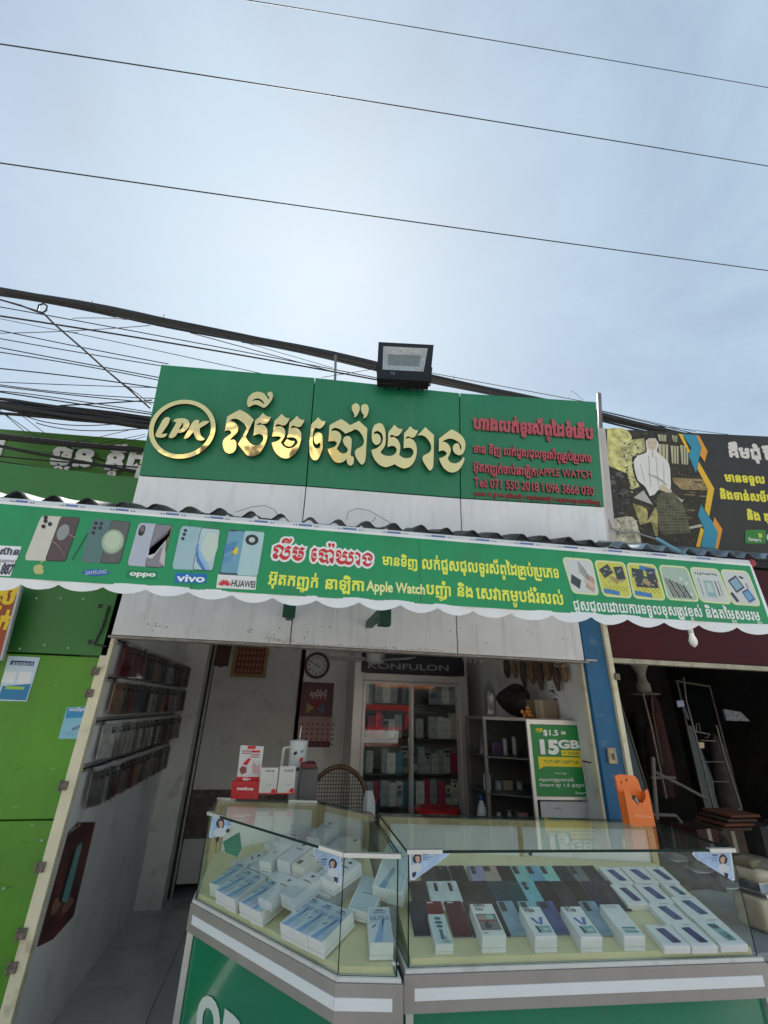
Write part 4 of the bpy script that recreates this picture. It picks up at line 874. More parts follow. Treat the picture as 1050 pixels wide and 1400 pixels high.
# lettering
WHT = flat((.82, .84, .82)); YEL = flat(srgb(236, 240, 90)); CRM = flat(srgb(235, 238, 160)); TRD = flat(srgb(205, 45, 50))
allp = [p for lo in SIGN_LOOPS for l in lo for p in l]; su0, su1 = min(p[0] for p in allp), max(p[0] for p in allp); sv0, sv1 = min(p[1] for p in allp), max(p[1] for p in allp)
A0, A1, A2 = ap.px(372, 766), ap.px(513, 776), ap.px(372, 734)
e1 = (V2(*A1)-V2(*A0))/(su1-su0); e2 = V2(0, A2[1]-A0[1])/(sv1-sv0)*1.0
mbw, mbr = MB(), MB(); gap = ap.px(372, 766)
for i, lo in enumerate(SIGN_LOOPS):
    sh_ = .06 if i > 2 else 0
    cvt = lambda l: [tuple(V2(*A0)+e1*((u-su0)*(.93)+(sh_ if i > 2 else 0))+e2*(v-sv0)) for u, v in l]
    L2 = [cvt(l) for l in lo]; L2 = [orient(l, j == 0 or (i in (2, 5))) for j, l in enumerate(L2)]
    ap.shape(mbr, fill(L2), .0044, TRD); ap.shape(mbw, fill([orient([p for p in grow(L2[0], -.010)])]+([orient(grow(L2[1], -.010))] if i in (2, 5) else [])), .0030+.0001*i, WHT)
mbw.build('lettering_outline', fld); mbr.build('lettering', fld)
for s_, a, b, h, m_, bd in (('មានទិញ', (523, 772), (571, 776.5), 11.5, YEL, .03), ('លក់ជួសជុលទូរស័ព្ទដៃគ្រប់ប្រភេទ', (577, 777.5), (765, 790.5), 13, YEL, .03), ('អ៊ុតកញ្ចក់', (367, 798.5), (435, 803.5), 13.5, YEL, .03), ('នាឡិកា', (444, 805), (498, 808), 13.5, YEL, .03),
                        ('Apple Watch', (502, 807.5), (581, 812.5), 12, CRM, .03), ('បញ្ចាំ', (583, 812), (617, 815), 13, YEL, .03), ('និង', (625, 815), (647, 817), 13, YEL, .03), ('សេវាកម្មបង់រំសល់', (652, 818), (771, 827), 14, YEL, .03),
                        ('ជួសជុលដោយការទទួលខុសត្រូវខ្ពស់', (785, 834), (961, 843.5), 11.5, WHT, .025), ('និងតម្លៃសមរម្យ', (966, 844), (1040, 848.5), 11, WHT, .025)):
    mb = MB(); ptext(ap, mb, s_, a, b, h, m_, .0026, bold=bd); mb.build('lettering', fld)
# number card at the left end
mb = MB(); cd_ = [(-40, 744), (30, 747.5), (14.5, 788), (-40, 786)]; apoly(mb, cd_, flat((.80, .81, .84)), .0024); pc = mb.build('number_card', fld); mb = MB()
ptext(ap, mb, 'ឡាង ស៊ាន', (-32, 757), (26, 759), 7, flat((.08, .08, .12)), .003, bold=.05); ptext(ap, mb, '(លីហ៊ួ - ផ្សារក្រោម)', (-30, 768), (22, 770), 4, flat((.1, .1, .12)), .003, bold=.01); ptext(ap, mb, '012 345 887', (-38, 783), (16, 785), 11, flat((.06, .06, .10)), .003, bold=.06); mb.build('lettering', pc)
# six repair pictures
R6P = [((769, 763), (808, 766), (818, 813), (783, 810)), ((813, 767), (853, 770), (863, 817), (825, 814)), ((857, 770.5), (895, 773), (909, 820), (867, 817)), ((901, 773.5), (938, 776), (955, 822), (913, 819)), ((943, 776.5), (981, 779), (999, 825.5), (958, 822)), ((985, 779.5), (1021, 782), (1039, 828), (1001, 825.5))]
YB = flat((.62, .60, .10)); DK = flat((.05, .06, .07)); LG = flat((.62, .64, .62))
for k, p in enumerate(R6P):
    mb = MB(); apoly(mb, rq(p, -.03, -.03, 1.03, 1.03, .14), flat((.70, .74, .40)), .0022)
    apoly(mb, rq(p, .02, .02, .98, .98, .12), [LG, YB, YB, flat((.40, .50, .42)), flat((.60, .63, .60)), flat((.62, .63, .62))][k], .0026)
    rr = random.Random(k+3)
    def qd(s0, t0, s1, t1, m_, w=.003, rot=0):
        c = ((s0+s1)/2, (t0+t1)/2); cr, sr = math.cos(rot), math.sin(rot); out = []
        for a, b in ((s0, t0), (s1, t0), (s1, t1), (s0, t1)): dx, dy = a-c[0], b-c[1]; out.append(aq(p, min(.97, max(.03, c[0]+dx*cr-dy*sr)), min(.97, max(.03, c[1]+dx*sr+dy*cr))))
        apoly(mb, out, m_, w)
    if k == 0:
        qd(.05, .52, .4, .82, DK, .003, .5)
        for j in range(5): qd(.42, .2+.07*j, .8, .225+.07*j, flat((.2, .2, .2)), .0032+.0001*j, .9-.05*j)
        qd(.62, .45, .95, .9, flat((.45, .33, .25)), .003, .4); qd(.55, .6, .9, .75, flat((.6, .5, .42)), .0034, .6)
    if k in (1, 2):
        qd(.1, .14, .5, .42, DK, .003, -.5 if k == 1 else .1); qd(.6, .12, .92, .5, DK, .0031, -.1); qd(.05, .82, .6, .96, flat((.06, .2, .5)), .003, .12)
        if k == 2: qd(.15, .35, .9, .68, DK, .0033); qd(.4, .05, .95, .2, flat((.06, .2, .5)), .003, .2)
        for j in range(16): qd(.15+.05*j, .70+.05*(j % 3), .18+.05*j, .73+.05*(j % 3), DK, .0036)
        for j in range(14):
            a, b = rr.uniform(.12, .85), rr.uniform(.15, .6); qd(a, b, a+.06, b+.05, flat((.3, .32, .25)), .0038+.0001*j)
        qd(.4, .45, .65, .6, flat((.4, .3, .12)), .004, .5)
    if k == 3:
        for j in range(7): qd(.08+.1*j, .3+.04*j, .14+.1*j, .95, (DK, flat((.25, .2, .18)))[j % 2], .003+.0001*j, -.35); 
        for j in range(8): a, b = rr.uniform(.3, .9), rr.uniform(.1, .9); qd(a, b, a+.1, b+.1, flat((.55, .65, .55)), .0029)
    if k == 4:
        qd(.3, .35, .62, .85, flat((.28, .45, .45)), .003, .05); qd(.36, .42, .55, .7, flat((.5, .6, .55)), .0032, .05)
        for j in range(9): qd(.1+.09*j, .12, .14+.09*j, .17+.02*(j % 3), DK, .003, .3*j); qd(.14, .3+.06*j, .18, .33+.06*j, DK, .0031); qd(.82, .35+.05*j, .85, .38+.05*j, DK, .0032)
        qd(.70, .35, .74, .8, DK, .003)
    if k == 5:
        qd(.18, .2, .6, .6, DK, .003, -.45); qd(.23, .25, .55, .55, flat((.25, .4, .5)), .0034, -.45); qd(.55, .55, .85, .9, flat((.06, .12, .3)), .0036, -.4); qd(.58, .6, .8, .85, flat((.15, .35, .55)), .0038, -.4); qd(.1, .65, .22, .95, DK, .003, -.5); qd(.6, .15, .75, .22, DK, .003, .3); qd(.75, .35, .8, .5, flat((.2, .2, .2)), .003)
    mb.build('repair_picture', fld)

# ------------------------------------------------------------------ corrugated roofs behind the roll tube
ROOF = M('roof_sheet', (.05, .052, .055), .5, .3, var=.35, scale=8, dirt=(.06, .05, .04), dirtamt=.6)
def corrugated(name, label, pxa, pxb, y0, y1, rise, pitch=.142, amp=.017, lift=.015):
    a, b = at(*pxa, Y=y0), at(*pxb, Y=y0); L_ = (b-a).length; d = (b-a)/L_; mb = MB(); n = int(L_/pitch*10); rows = []
    for th in (0, -.003):
        for j in range(6):
            f_ = j/5; y = (y1-y0)*f_
            for i in range(n+1):
                s_ = L_*i/n; ph = (s_/pitch) % 1; hh = max(0, math.cos(2*PI*(ph-.5)))**.8*amp*2; wob = .004*math.sin(s_*7+j)
                rows.append(a+d*s_+V(0, y+(.006*math.sin(s_*23) if j == 0 else 0), rise*f_+hh+lift+wob+th))
    m_ = n+1; fs = [(j*m_+i, j*m_+i+1, (j+1)*m_+i+1, (j+1)*m_+i) for j in range(5) for i in range(n)]; o = 6*m_
    fs += [tuple(o+k for k in f)[::-1] for f in fs]+[(i, i+o, i+1+o, i+1) for i in range(n)]+[(5*m_+i, 5*m_+i+1, 5*m_+i+1+o, 5*m_+i+o) for i in range(n)]
    mb.add(rows, fs, ROOF, True); t = thing(name, label, 'roof', a)
    mb.build('sheet', t); return t, a, b
r1, ra, rb = corrugated('corrugated_roof', 'dark corrugated metal roof edge between the sign and the awning', (-60, 680), (838, 751), 2.02, 2.30, .095)
mb = MB(); mb.tube([ra+V(0, .05, -.022), rb+V(0, .05, -.022)], .02, M('purlin', (.04, .04, .04), .7), 6); mb.build('purlin', r1)
RB2 = corrugated('corrugated_roof', 'pale blue corrugated roof sheets under the black billboard', (842, 752), (1080, 770), 2.0, 2.2, .09)[0]
for o in RB2.children: o.data.materials[0] = M('roof_blue', (.22, .28, .33), .4, .5, var=.35, scale=8, dirt=(.06, .05, .04), dirtamt=.6)
# stray loops of wire at the sign foot
for k, pts in enumerate(([(322, 700), (345, 693), (362, 691), (375, 697), (381, 706)], [(474, 710), (476, 700), (487, 695), (505, 698), (522, 708), (536, 716)], [(508, 714), (511, 711), (514, 707)])):
    mb = MB(); P_ = [sp.at(x, y, .03) for x, y in pts]; mb.tube(P_, .0016, RUBBER, 5); tag(mb.build('loose_wire'), ('thin wire loop standing on the roof below the raised letters', 'wide arched wire loop on the roof below the floodlight', 'short bent wire end beside the arched loop')[k], 'wire')
p0 = at(945, 866, Y=2.12); t = thing('light_bulb', 'white bulb hanging under the right end of the awning', 'bulb', p0)
mb = MB(); mb.lathe([(.004, -.075), (.018, -.06), (.022, -.04), (.014, -.015), (.012, 0)], M('bulb_glass', (.7, .7, .68), .3), c=p0, n=14); mb.build('bulb', t); mb = MB(); mb.lathe([(.013, 0), (.014, .03), (.004, .04)], FAN, c=p0, n=12); mb.tube([p0+V(0, 0, .035), p0+V(0, 0, .22)], .003, RUBBER, 5); mb.build('holder', t)

# ================================================================== NEIGHBOURS
# lime green wall with darker upper leaf
LIME = M('lime_paint', srgb(78, 138, 26), .45, var=.16, scale=1.8, dirt=(.06, .12, .03), dirtamt=.5, streak=.25, bump=.35, bscale=2.5); LIMED = M('green_leaf', srgb(48, 112, 48), .45, var=.14, scale=2, bump=.35, bscale=2.5, streak=.2, dirt=(.05, .1, .04))
lw = thing('lime_wall', 'lime green sheet metal wall of the neighbouring shop on the left', 'wall', (-1.8, 2.9, -.12)); yl = 2.862
xr_ = -1.02; zs_ = [at(75, 895, Y=yl).z, at(60, 1121, Y=yl).z]
mb = MB(); mb.rbox((-3.4, yl, -.12), (xr_, yl+.04, zs_[1]-.003), LIME, .003); mb.build('panel', lw)
mb = MB(); mb.rbox((-3.4, yl, zs_[1]+.003), (xr_, yl+.04, zs_[0]-.004), LIME, .003); mb.build('panel', lw)
mb = MB(); mb.rbox((-3.4, yl-.012, zs_[0]+.004), (-1.0, yl+.03, 2.9), LIMED, .003); mb.build('upper_panel', lw)
mb = MB(); mb.box((-3.4, yl+.045, -.12), (-1.03, yl+.055, 2.9), DG); mb.build('backing', lw)
mb = MB(); r3 = random.Random(3)
for k in range(46):
    x, y = r3.uniform(-5, 125), r3.uniform(905, 1390)
    if x > 140-(y-893)*.27-12: continue
    p = at(x, y, Y=yl-.0006); a = r3.uniform(-.3, .3) if k % 3 else 1.5; l_, w_ = r3.uniform(.003, .012)*(3 if k % 7 == 0 else 1), r3.uniform(.0006, .002); d = V(math.cos(a), 0, math.sin(a)); q = V(-d.z, 0, d.x)
    mb.add([p-d*l_-q*w_, p+d*l_-q*w_*.4, p+d*l_*.9+q*w_, p-d*l_*.8+q*w_*.7], [(0, 1, 2, 3)], (RUST, M('scratch_pale', (.55, .6, .45), .6), M('scratch_dark', (.02, .04, .01), .7))[k % 3])
mb.build('scuff_marks', lw, kind='stuff')
for x, y in ((50, 818), (83, 818), (114, 819), (27, 887), (61, 882), (93, 886), (57, 1149), (5, 1215)):
    p = at(x, y, Y=yl-.0125); mb = MB(); mb.lathe([(.006, 0), (.005, .003), (.001, .004)], FAN, n=8, T=Matrix.Translation(p) @ Matrix.Rotation(PI/2, 4, 'X')); mb.build('rivet', lw)
t = thing('corner_brace', 'thin black rod brace beside the fascia at the lime wall', 'brace', at(130, 880, Y=2.85)); mb = MB()
P_ = [at(x, y, Y=2.84) for x, y in ((149, 828), (140, 858), (128, 881), (146, 884))]; mb.tube(P_, .006, BLACK, 6); mb.build('rod', t)
for x, y in ((138, 829), (124, 878)): p = at(x, y, Y=2.86); mb = MB(); mb.rbox(p-V(.012, .012, .012), p+V(.012, .012, .012), BLACK, .002); mb.build('clamp', t)
# orange neighbour sign
op = Plane((-1.8, 2.75, 2.1), (1, 0, 0), (0, 0, 1)); t = thing('orange_sign', 'orange brown sign with yellow Khmer lettering at the left edge', 'sign', op.at(8, 850))
q = [op.px(*p) for p in ((-70, 790), (29, 797), (1, 900), (-70, 900))]; mb = MB(); op.poly(mb, q, 0, M('sign_orange', srgb(150, 68, 30), .5, var=.2, scale=5), .02); b_ = mb.build('board', t)
mb = MB(); q = [op.px(*p) for p in ((27.5, 797), (31, 797), (3, 903), (-.5, 903))]; op.poly(mb, q, .004, FAN, .024); mb.build('edge_strip', t)
mb = MB(); ptext(op, mb, 'ស្រី', (-14, 824), (18, 826), 17, flat(srgb(225, 190, 40)), .002, bold=.05); ptext(op, mb, 'លក់', (-30, 858), (10, 860), 17, flat(srgb(225, 190, 40)), .002, bold=.05); mb.build('lettering', b_)
# notices on the lime wall
lp = Plane((-1.3, yl, 1.4), (1, 0, 0), (0, 0, 1))
t = thing('payment_notice', 'blue and white payment notice at the left edge of the lime wall', 'poster', lp.at(25, 928)); q = PX(lp, [(-4, 958), (37, 959), (55.5, 899), (12, 896.5)])
mb = MB(); lp.poly(mb, q, .004, flat((.50, .62, .70)), .003); sh = mb.build('sheet', t); mb = MB()
lp.poly(mb, PX(lp, [(-2, 956), (36, 957.5), (43, 935), (4, 938)]), .0046, flat(srgb(40, 120, 165))); lp.poly(mb, PX(lp, [(16, 903), (48, 904.5), (46, 911), (14, 909)]), .0046, flat(srgb(20, 60, 110)))
lp.poly(mb, PX(lp, [(7, 918), (24, 918.5), (20, 934), (2, 933)]), .005, flat((.7, .72, .74))); lp.poly(mb, PX(lp, [(27, 918.5), (45, 919), (41, 935), (23, 934.5)]), .005, flat((.7, .72, .74)))
lp.poly(mb, PX(lp, [(9, 938), (34, 939), (33, 943), (8, 942)]), .005, flat(srgb(150, 190, 70))); ptext(lp, mb, 'ទទួលប្រាក់', (17, 909), (45, 910.5), 4, flat((.7, .75, .8)), .0052); mb.build('print', sh)
t = thing('blue_notice', 'small light blue paper notice beside the tall cream jamb', 'poster', lp.at(99, 988)); q = PX(lp, [(80, 1010), (110, 1010), (119, 966), (92, 967)])
mb = MB(); lp.poly(mb, q, .004, flat(srgb(130, 185, 205)), .003); sh = mb.build('sheet', t); mb = MB(); lp.poly(mb, PX(lp, [(90, 982), (114, 981), (117, 967), (93, 968)]), .0046, flat(srgb(50, 135, 180)))
ptext(lp, mb, 'សេចក្តីជូន', (95, 972), (116, 971.5), 3, WHT, .005, bold=.02); lp.poly(mb, PX(lp, [(98, 996), (110, 991), (109, 995), (100, 999)]), .005, flat((.12, .2, .3))); ptext(lp, mb, 'ព័ត៌មាន', (86, 1005), (106, 1005), 4, flat((.25, .45, .6)), .005); mb.build('print', sh)

# green sign of the left neighbour, behind the cables
nP = Plane(at(100, 640, Y=3.35), (1, -.13, 0), (0, -.1, 1))
t = thing('neighbour_sign', 'olive green sign with white raised letters behind the cables on the left', 'sign', nP.O)
q = [nP.px(*p) for p in ((-120, 880), (130, 800), (260, 766), (260, 607), (-120, 577))]
mb = MB(); nP.poly(mb, q, 0, M('olive_green', srgb(74, 128, 44), .5, var=.1, scale=3, streak=.3, dirt=(.08, .12, .04)), .06); b_ = mb.build('board', t)
LW = M('raised_white', (.76, .75, .73), .5, var=.12, scale=12); LWS = M('raised_white_side', (.25, .24, .23), .6)
for s_, a, b, h in (('ឆ្លួន', (73, 636), (128, 640), 22), ('ន្ទី', (146, 643), (170, 644), 22), ('ដង', (174, 644), (232, 649), 22)):
    mb = MB(); ptext(nP, mb, s_, a, b, h, LW, .003, th=.03, bold=.05, side=LWS); mb.build('lettering', t)
FB = flat(srgb(50, 118, 105))
for s_, a, b, h in (('លក់គ្រឿងសង្ហារឹម', (-10, 657), (85, 663), 6), ('ទទួលជួសជុលទូរស័ព្ទដៃ', (96, 666), (171, 672), 7), ('Tel: 012 77 88', (76, 683), (160, 686), 6)):
    mb = MB(); ptext(nP, mb, s_, a, b, h, FB, .003, bold=.04); mb.build('lettering', t)
mb = MB(); nP.poly(mb, [nP.px(*p) for p in ((-8, 598), (9, 601), (1, 626), (-10, 624))], .01, LW, .01); mb.build('white_plate', t)

# black billboard on the right, on the line of the sign
bp = Plane(sp.O-sp.N*.05, sp.U, sp.V)
t = thing('black_billboard', 'black printed billboard with old photo of a seated figure at right', 'billboard', bp.at(930, 660))
q = [bp.px(*p) for p in ((838, 748), (1120, 773), (1120, 600), (823, 586))]
mb = MB(); bp.poly(mb, q, 0, M('billboard_black', (.016, .015, .016), .4, var=.4, scale=12), .03); bd = mb.build('board', t)
mb = MB(); bp.poly(mb, [bp.px(*p) for p in ((819, 586), (826, 586.3), (841.5, 748), (832, 747))], .012, M('board_edge', (.50, .47, .46), .5, var=.12), .04); mb.build('edge_frame', t)
mb = MB(); z4 = lambda x, y: (820+x/4.565, 560+y/4.565)
def bpl(pts, col, w, m_=None, sm=0):
    q = [bp.px(*z4(*p)) for p in pts]
    if sm: bp.shape(mb, fill([orient(smooth(q, 3, 75))]), w, m_ or flat(col))
    else: bp.poly(mb, q, w, m_ or flat(col))
mott = lambda n, c, c2: M(n, c, .6, var=.5, scale=22, dirt=c2, dirtamt=1, bump=0)
bpl([(45, 118), (500, 150), (560, 260), (700, 480), (660, 700), (600, 850), (90, 820)], None, .0015, mott('photo_dark', (.025, .022, .015), (.14, .11, .04)))
bpl([(45, 118), (150, 120), (200, 180), (150, 260), (170, 400), (100, 370), (50, 340)], None, .002, mott('photo_yellow', (.58, .54, .20), (.75, .72, .52)), 1)
bpl([(145, 220), (200, 190), (275, 180), (280, 260), (200, 300), (215, 420), (250, 480), (200, 500), (170, 400), (140, 300)], None, .0024, mott('photo_carved', (.55, .52, .24), (.04, .035, .015)), 1)
bpl([(90, 680), (200, 670), (240, 740), (260, 840), (90, 825)], None, .0024, mott('photo_ground', (.50, .48, .36), (.12, .11, .07)), 1)
rr2 = random.Random(11)
PW_ = flat((.72, .70, .68)); bpl([(285, 200), (300, 180), (345, 178), (365, 215), (355, 260), (385, 290), (430, 340), (440, 430), (440, 500), (420, 520), (370, 500), (340, 530), (310, 540), (280, 480), (235, 440), (210, 330), (235, 290), (290, 265)], None, .003, PW_, 1)
bpl([(280, 200), (285, 160), (320, 145), (360, 165), (365, 210), (345, 180), (305, 180)], (.02, .02, .02), .0034)
bpl([(360, 535), (450, 515), (510, 580), (535, 650), (565, 770), (380, 780), (355, 640)], None, .003, mott('photo_cloth', (.10, .10, .06), (.03, .03, .02)), 1)
bpl([(210, 550), (270, 505), (330, 595)], (.45, .45, .42), .0032); bpl([(475, 540), (520, 570), (510, 580)], (.45, .45, .42), .0034)
bpl([(205, 585), (290, 620), (295, 700), (345, 610), (360, 620), (360, 790), (345, 790), (320, 700), (250, 720)], None, .0026, mott('photo_leg', (.36, .32, .12), (.06, .05, .02)), 1)
for x0, y0, x1_, y1_ in ((360, 155, 412, 200), (448, 160, 482, 205), (362, 215, 425, 335), (440, 225, 490, 340), (500, 222, 550, 345)):
    bpl([(x0, y0), (x1_, y0+4), (x1_, y1_), (x0+10, y1_-4)], (.46, .45, .28), .0024)
    for j in range(1, 3): xx = x0+(x1_-x0)*j/3; bpl([(xx, y0), (xx+5, y0), (xx+7, y1_), (xx+2, y1_)], (.04, .035, .02), .0028)
bpl([(450, 425), (640, 435), (670, 470), (665, 505), (510, 500), (460, 455)], None, .0024, mott('photo_trunk', (.30, .22, .10), (.06, .05, .02))); bpl([(545, 735), (630, 715), (640, 730), (550, 748)], (.45, .43, .36), .0028)
for k in range(60):       # folds, carving and window bars of the printed photo
    r_ = rr2.random; x, y = 150+r_()*130, 190+r_()*320; a = r_()*3
    if (x-150)*.9+190 < y+60: bpl([(x, y), (x+12*math.cos(a), y+12*math.sin(a)), (x+20*math.cos(a+.5), y+16*math.sin(a+.5)), (x+6*math.cos(a+1), y+6*math.sin(a+1))], (.035, .03, .015) if k % 3 else (.62, .58, .30), .0027, sm=1)
for q in ([(300, 290), (306, 292), (318, 480), (312, 482)], [(345, 290), (350, 290), (366, 470), (361, 474)], [(395, 330), (399, 330), (402, 470), (396, 470)], [(250, 340), (255, 340), (280, 450), (276, 452)], [(300, 400), (360, 420), (420, 470), (416, 476), (350, 432), (300, 410)], [(322, 262), (330, 262), (334, 300), (326, 300)]): bpl(q, (.42, .40, .36), .0033, sm=1)
bpl([(295, 185), (330, 178), (355, 195), (352, 235), (330, 258), (305, 245), (293, 215)], (.58, .50, .38), .0032, sm=1); bpl([(302, 208), (312, 206), (312, 210), (302, 212)], (.1, .08, .06), .0036); bpl([(330, 206), (342, 208), (341, 212), (330, 210)], (.1, .08, .06), .0036); bpl([(314, 236), (330, 237), (322, 241)], (.3, .1, .08), .0036)
bpl([(365, 478), (395, 470), (425, 495), (450, 505), (440, 520), (400, 512), (370, 500)], (.56, .48, .36), .0035, sm=1)
for j in range(9): bpl([(370+j*20, 560+j*8), (374+j*20, 560+j*8), (388+j*18, 770), (384+j*18, 770)], (.04, .045, .03), .0034); bpl([(362, 590+j*20), (525+j*5, 600+j*18), (526+j*5, 604+j*18), (362, 594+j*20)], (.15, .15, .09), .0035)
for k in range(40): x, y = 95+rr2.random()*150, 690+rr2.random()*130; bpl(ell(x, y, 3+rr2.random()*5, 2+rr2.random()*3, 6), (.13, .12, .08) if k % 2 else (.66, .63, .50), .0028)
for k in range(22): x, y = 470+rr2.random()*180, 440+rr2.random()*230; bpl([(x, y), (x+20+rr2.random()*60, y+4), (x+20+rr2.random()*50, y+9), (x, y+5)], (.035, .03, .02) if k % 2 else (.30, .22, .10), .0029)
for k in range(26): x, y = 60+rr2.random()*110, 400+rr2.random()*270; bpl(ell(x, y, 6+rr2.random()*16, 5+rr2.random()*12, 7), (.02, .02, .025) if k % 2 else (.10, .10, .11), .0021, sm=1)
YS = flat(srgb(225, 180, 45)); TS = flat(srgb(48, 140, 170)); OS = flat(srgb(220, 150, 45))
bpl([(488, 152), (512, 154), (562, 262), (552, 272)], None, .0036, YS); bpl([(512, 154), (600, 160), (630, 240), (598, 398), (552, 290), (568, 240)], None, .0038, TS); bpl([(600, 160), (618, 165), (670, 262), (652, 328), (622, 285), (632, 240)], None, .0040, OS)
bpl([(615, 325), (712, 495), (680, 668), (652, 625), (672, 495), (606, 370)], None, .0036, YS); bpl([(630, 590), (655, 640), (712, 715), (738, 770), (720, 868), (628, 860), (650, 745), (610, 660)], None, .0038, TS); bpl([(628, 735), (648, 750), (622, 860), (598, 856)], None, .0036, YS); bpl([(712, 670), (762, 748), (736, 870), (718, 868), (735, 770), (704, 712)], None, .0040, OS)
mb.build('artwork', bd)
mb = MB(); TW = flat((.68, .64, .60)); TY = flat(srgb(225, 215, 70))
ptext(bp, mb, 'គឹមជុំ', (997, 624), (1041, 628), 13, TW, .002, bold=.05); ptext(bp, mb, 'ម៉ែន', (1046, 628), (1090, 633), 13, TW, .002, bold=.05)
ptext(bp, mb, 'មានទទួល', (992, 658), (1046, 661), 9, TY, .002, bold=.05); ptext(bp, mb, 'និងទាន់សម័យ', (985, 681.5), (1062, 687), 9.5, TY, .002, bold=.05); ptext(bp, mb, 'និង គុណភាព', (1022, 710), (1095, 716), 9.5, TY, .002, bold=.05); mb.build('lettering', bd)
mb = MB(); bpl(rrect(905, 752, 1034, 836, 14), None, .003, flat(srgb(60, 140, 60))); bpl(rrect(912, 759, 1027, 829, 12), None, .0034, flat(srgb(45, 125, 50)))
bpl([(985, 768), (1000, 778), (1008, 768), (1012, 800), (990, 800)], None, .0038, flat(srgb(190, 200, 60))); ptext(bp, mb, 'Smart', z4(926, 818), z4(1004, 824), 3.8, TW, .004, bold=.03); bpl([(1042, 780), (1050, 776), (1120, 800), (1120, 812), (1048, 820), (1038, 800)], None, .003, TW); mb.build('logo', bd)
# pipe and loose cable at its foot
mb = MB(); mb.tube([at(897, 736, Y=2.1), at(940, 761, Y=2.02)], .011, M('blue_pipe', srgb(120, 170, 190), .4), 10); tag(mb.build('blue_pipe'), 'short pale blue pipe lying on the roof below the billboard', 'pipe')
mb = MB(); mb.tube([bp.at(x, y, .03) for x, y in ((832, 710), (836, 722), (850, 728), (868, 727), (880, 732), (900, 738))], .006, M('grey_cable', (.32, .30, .29), .5), 7); tag(mb.build('grey_cable'), 'sagging grey cable crossing the foot of the black billboard', 'cable')

# dark shop on the right
MAR = M('maroon_boards', srgb(66, 10, 18), .85, var=.3, scale=6, stretch=(1, 1, 8)); xm0 = at(829, 880, Y=2.83).x
mb = MB(); z0 = at(940, 905, Y=2.83).z; mb.rbox((xb+.002, 2.83, z0), (5.6, 2.90, 2.7), MAR, .004); tag(mb.build('maroon_beam'), 'dark maroon fascia board above the dark shop on the right', 'fascia')
mb = MB(); mb.rbox((xb+.02, 2.81, z0-.035), (5.6, 2.87, z0-.002), M('steel_channel', (.42, .38, .28), .5, .3, var=.2, scale=12, dirt=(.08, .05, .03), dirtamt=.5), .004); tag(mb.build('steel_channel'), 'worn steel roller door channel under the maroon board', 'channel')
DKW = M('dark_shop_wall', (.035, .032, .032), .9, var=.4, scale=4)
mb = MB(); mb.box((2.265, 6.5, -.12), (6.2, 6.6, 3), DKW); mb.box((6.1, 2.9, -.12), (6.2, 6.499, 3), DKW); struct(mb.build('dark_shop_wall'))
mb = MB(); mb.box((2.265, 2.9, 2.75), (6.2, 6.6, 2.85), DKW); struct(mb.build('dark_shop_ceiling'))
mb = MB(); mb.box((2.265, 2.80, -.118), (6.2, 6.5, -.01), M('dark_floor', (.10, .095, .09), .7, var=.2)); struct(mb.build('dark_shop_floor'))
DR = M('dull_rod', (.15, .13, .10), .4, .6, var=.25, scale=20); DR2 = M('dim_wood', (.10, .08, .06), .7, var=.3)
def P8(x, y, Y=3.6): return at(780+x/3.889, 850+y/3.889, Y=Y)
def rods(name, label, cat, lst, part='rod', group=None):
    t = thing(name, label, cat, lst[0][0][0])
    for pts, r, m_ in lst: mb = MB(); mb.tube(pts, r, m_, 8); mb.build(part, t)
    return t
rods('garment_rack', 'steel hanging rack with tall rails inside the dark shop', 'rack', [([P8(600, 295), P8(615, 420), P8(690, 700), P8(765, 1005)], .008, DR), ([P8(775, 550), P8(820, 720), P8(908, 995)], .008, DR), ([P8(765, 1005), P8(835, 1012), P8(908, 995)], .008, DR),
     ([P8(640, 580), P8(700, 590), P8(740, 600)], .007, DR), ([P8(690, 630), P8(770, 635)], .006, DR), ([P8(670, 580), P8(668, 545), P8(685, 540), P8(690, 580)], .004, DR), ([P8(735, 590), P8(733, 615), P8(715, 615)], .004, DR), ([P8(700, 745), P8(820, 745)], .004, DR), ([P8(700, 850), P8(840, 850)], .004, DR)])
rods('standing_pole', 'thin leaning pole with cup shaped head in the dark shop', 'pole', [([P8(385, 380), P8(430, 560), P8(480, 800), P8(510, 940)], .008, DR), ([P8(430, 400), P8(445, 520), P8(490, 760)], .005, DR2)])
rods('wooden_stand', 'grey crossed stand of bars at the dark shop doorway', 'stand', [([P8(438, 720, 3.3), P8(445, 850, 3.3), P8(460, 1050, 3.3)], .014, M('stand_grey', (.13, .12, .10), .6, var=.2)), ([P8(430, 830, 3.3), P8(500, 828, 3.3), P8(555, 830, 3.3)], .012, DR2), ([P8(450, 800, 3.3), P8(590, 870, 3.3), P8(720, 940, 3.3)], .012, M('stand_bar', (.11, .10, .09), .6)), ([P8(420, 1025, 3.3), P8(560, 1030, 3.3), P8(590, 1070, 3.3)], .012, M('stand_grey2', (.11, .10, .09), .6))], part='bar')
c = P8(385, 330, 3.7); mb = MB(); mb.lathe([(.06, -.09), (.055, 0), (.04, .02), (.035, .08), (.06, .14), (.11, .2)], M('lamp_shade_dim', (.30, .27, .22), .6, var=.2), c=c, n=20); mb.lathe([(.09, -.075), (.13, -.085), (.09, -.095)], M('lamp_rim', (.14, .12, .1), .5), c=c, n=20)
tag(mb.build('hanging_lamp'), 'beige pendant lamp hanging near the ceiling of the dark shop', 'lamp')
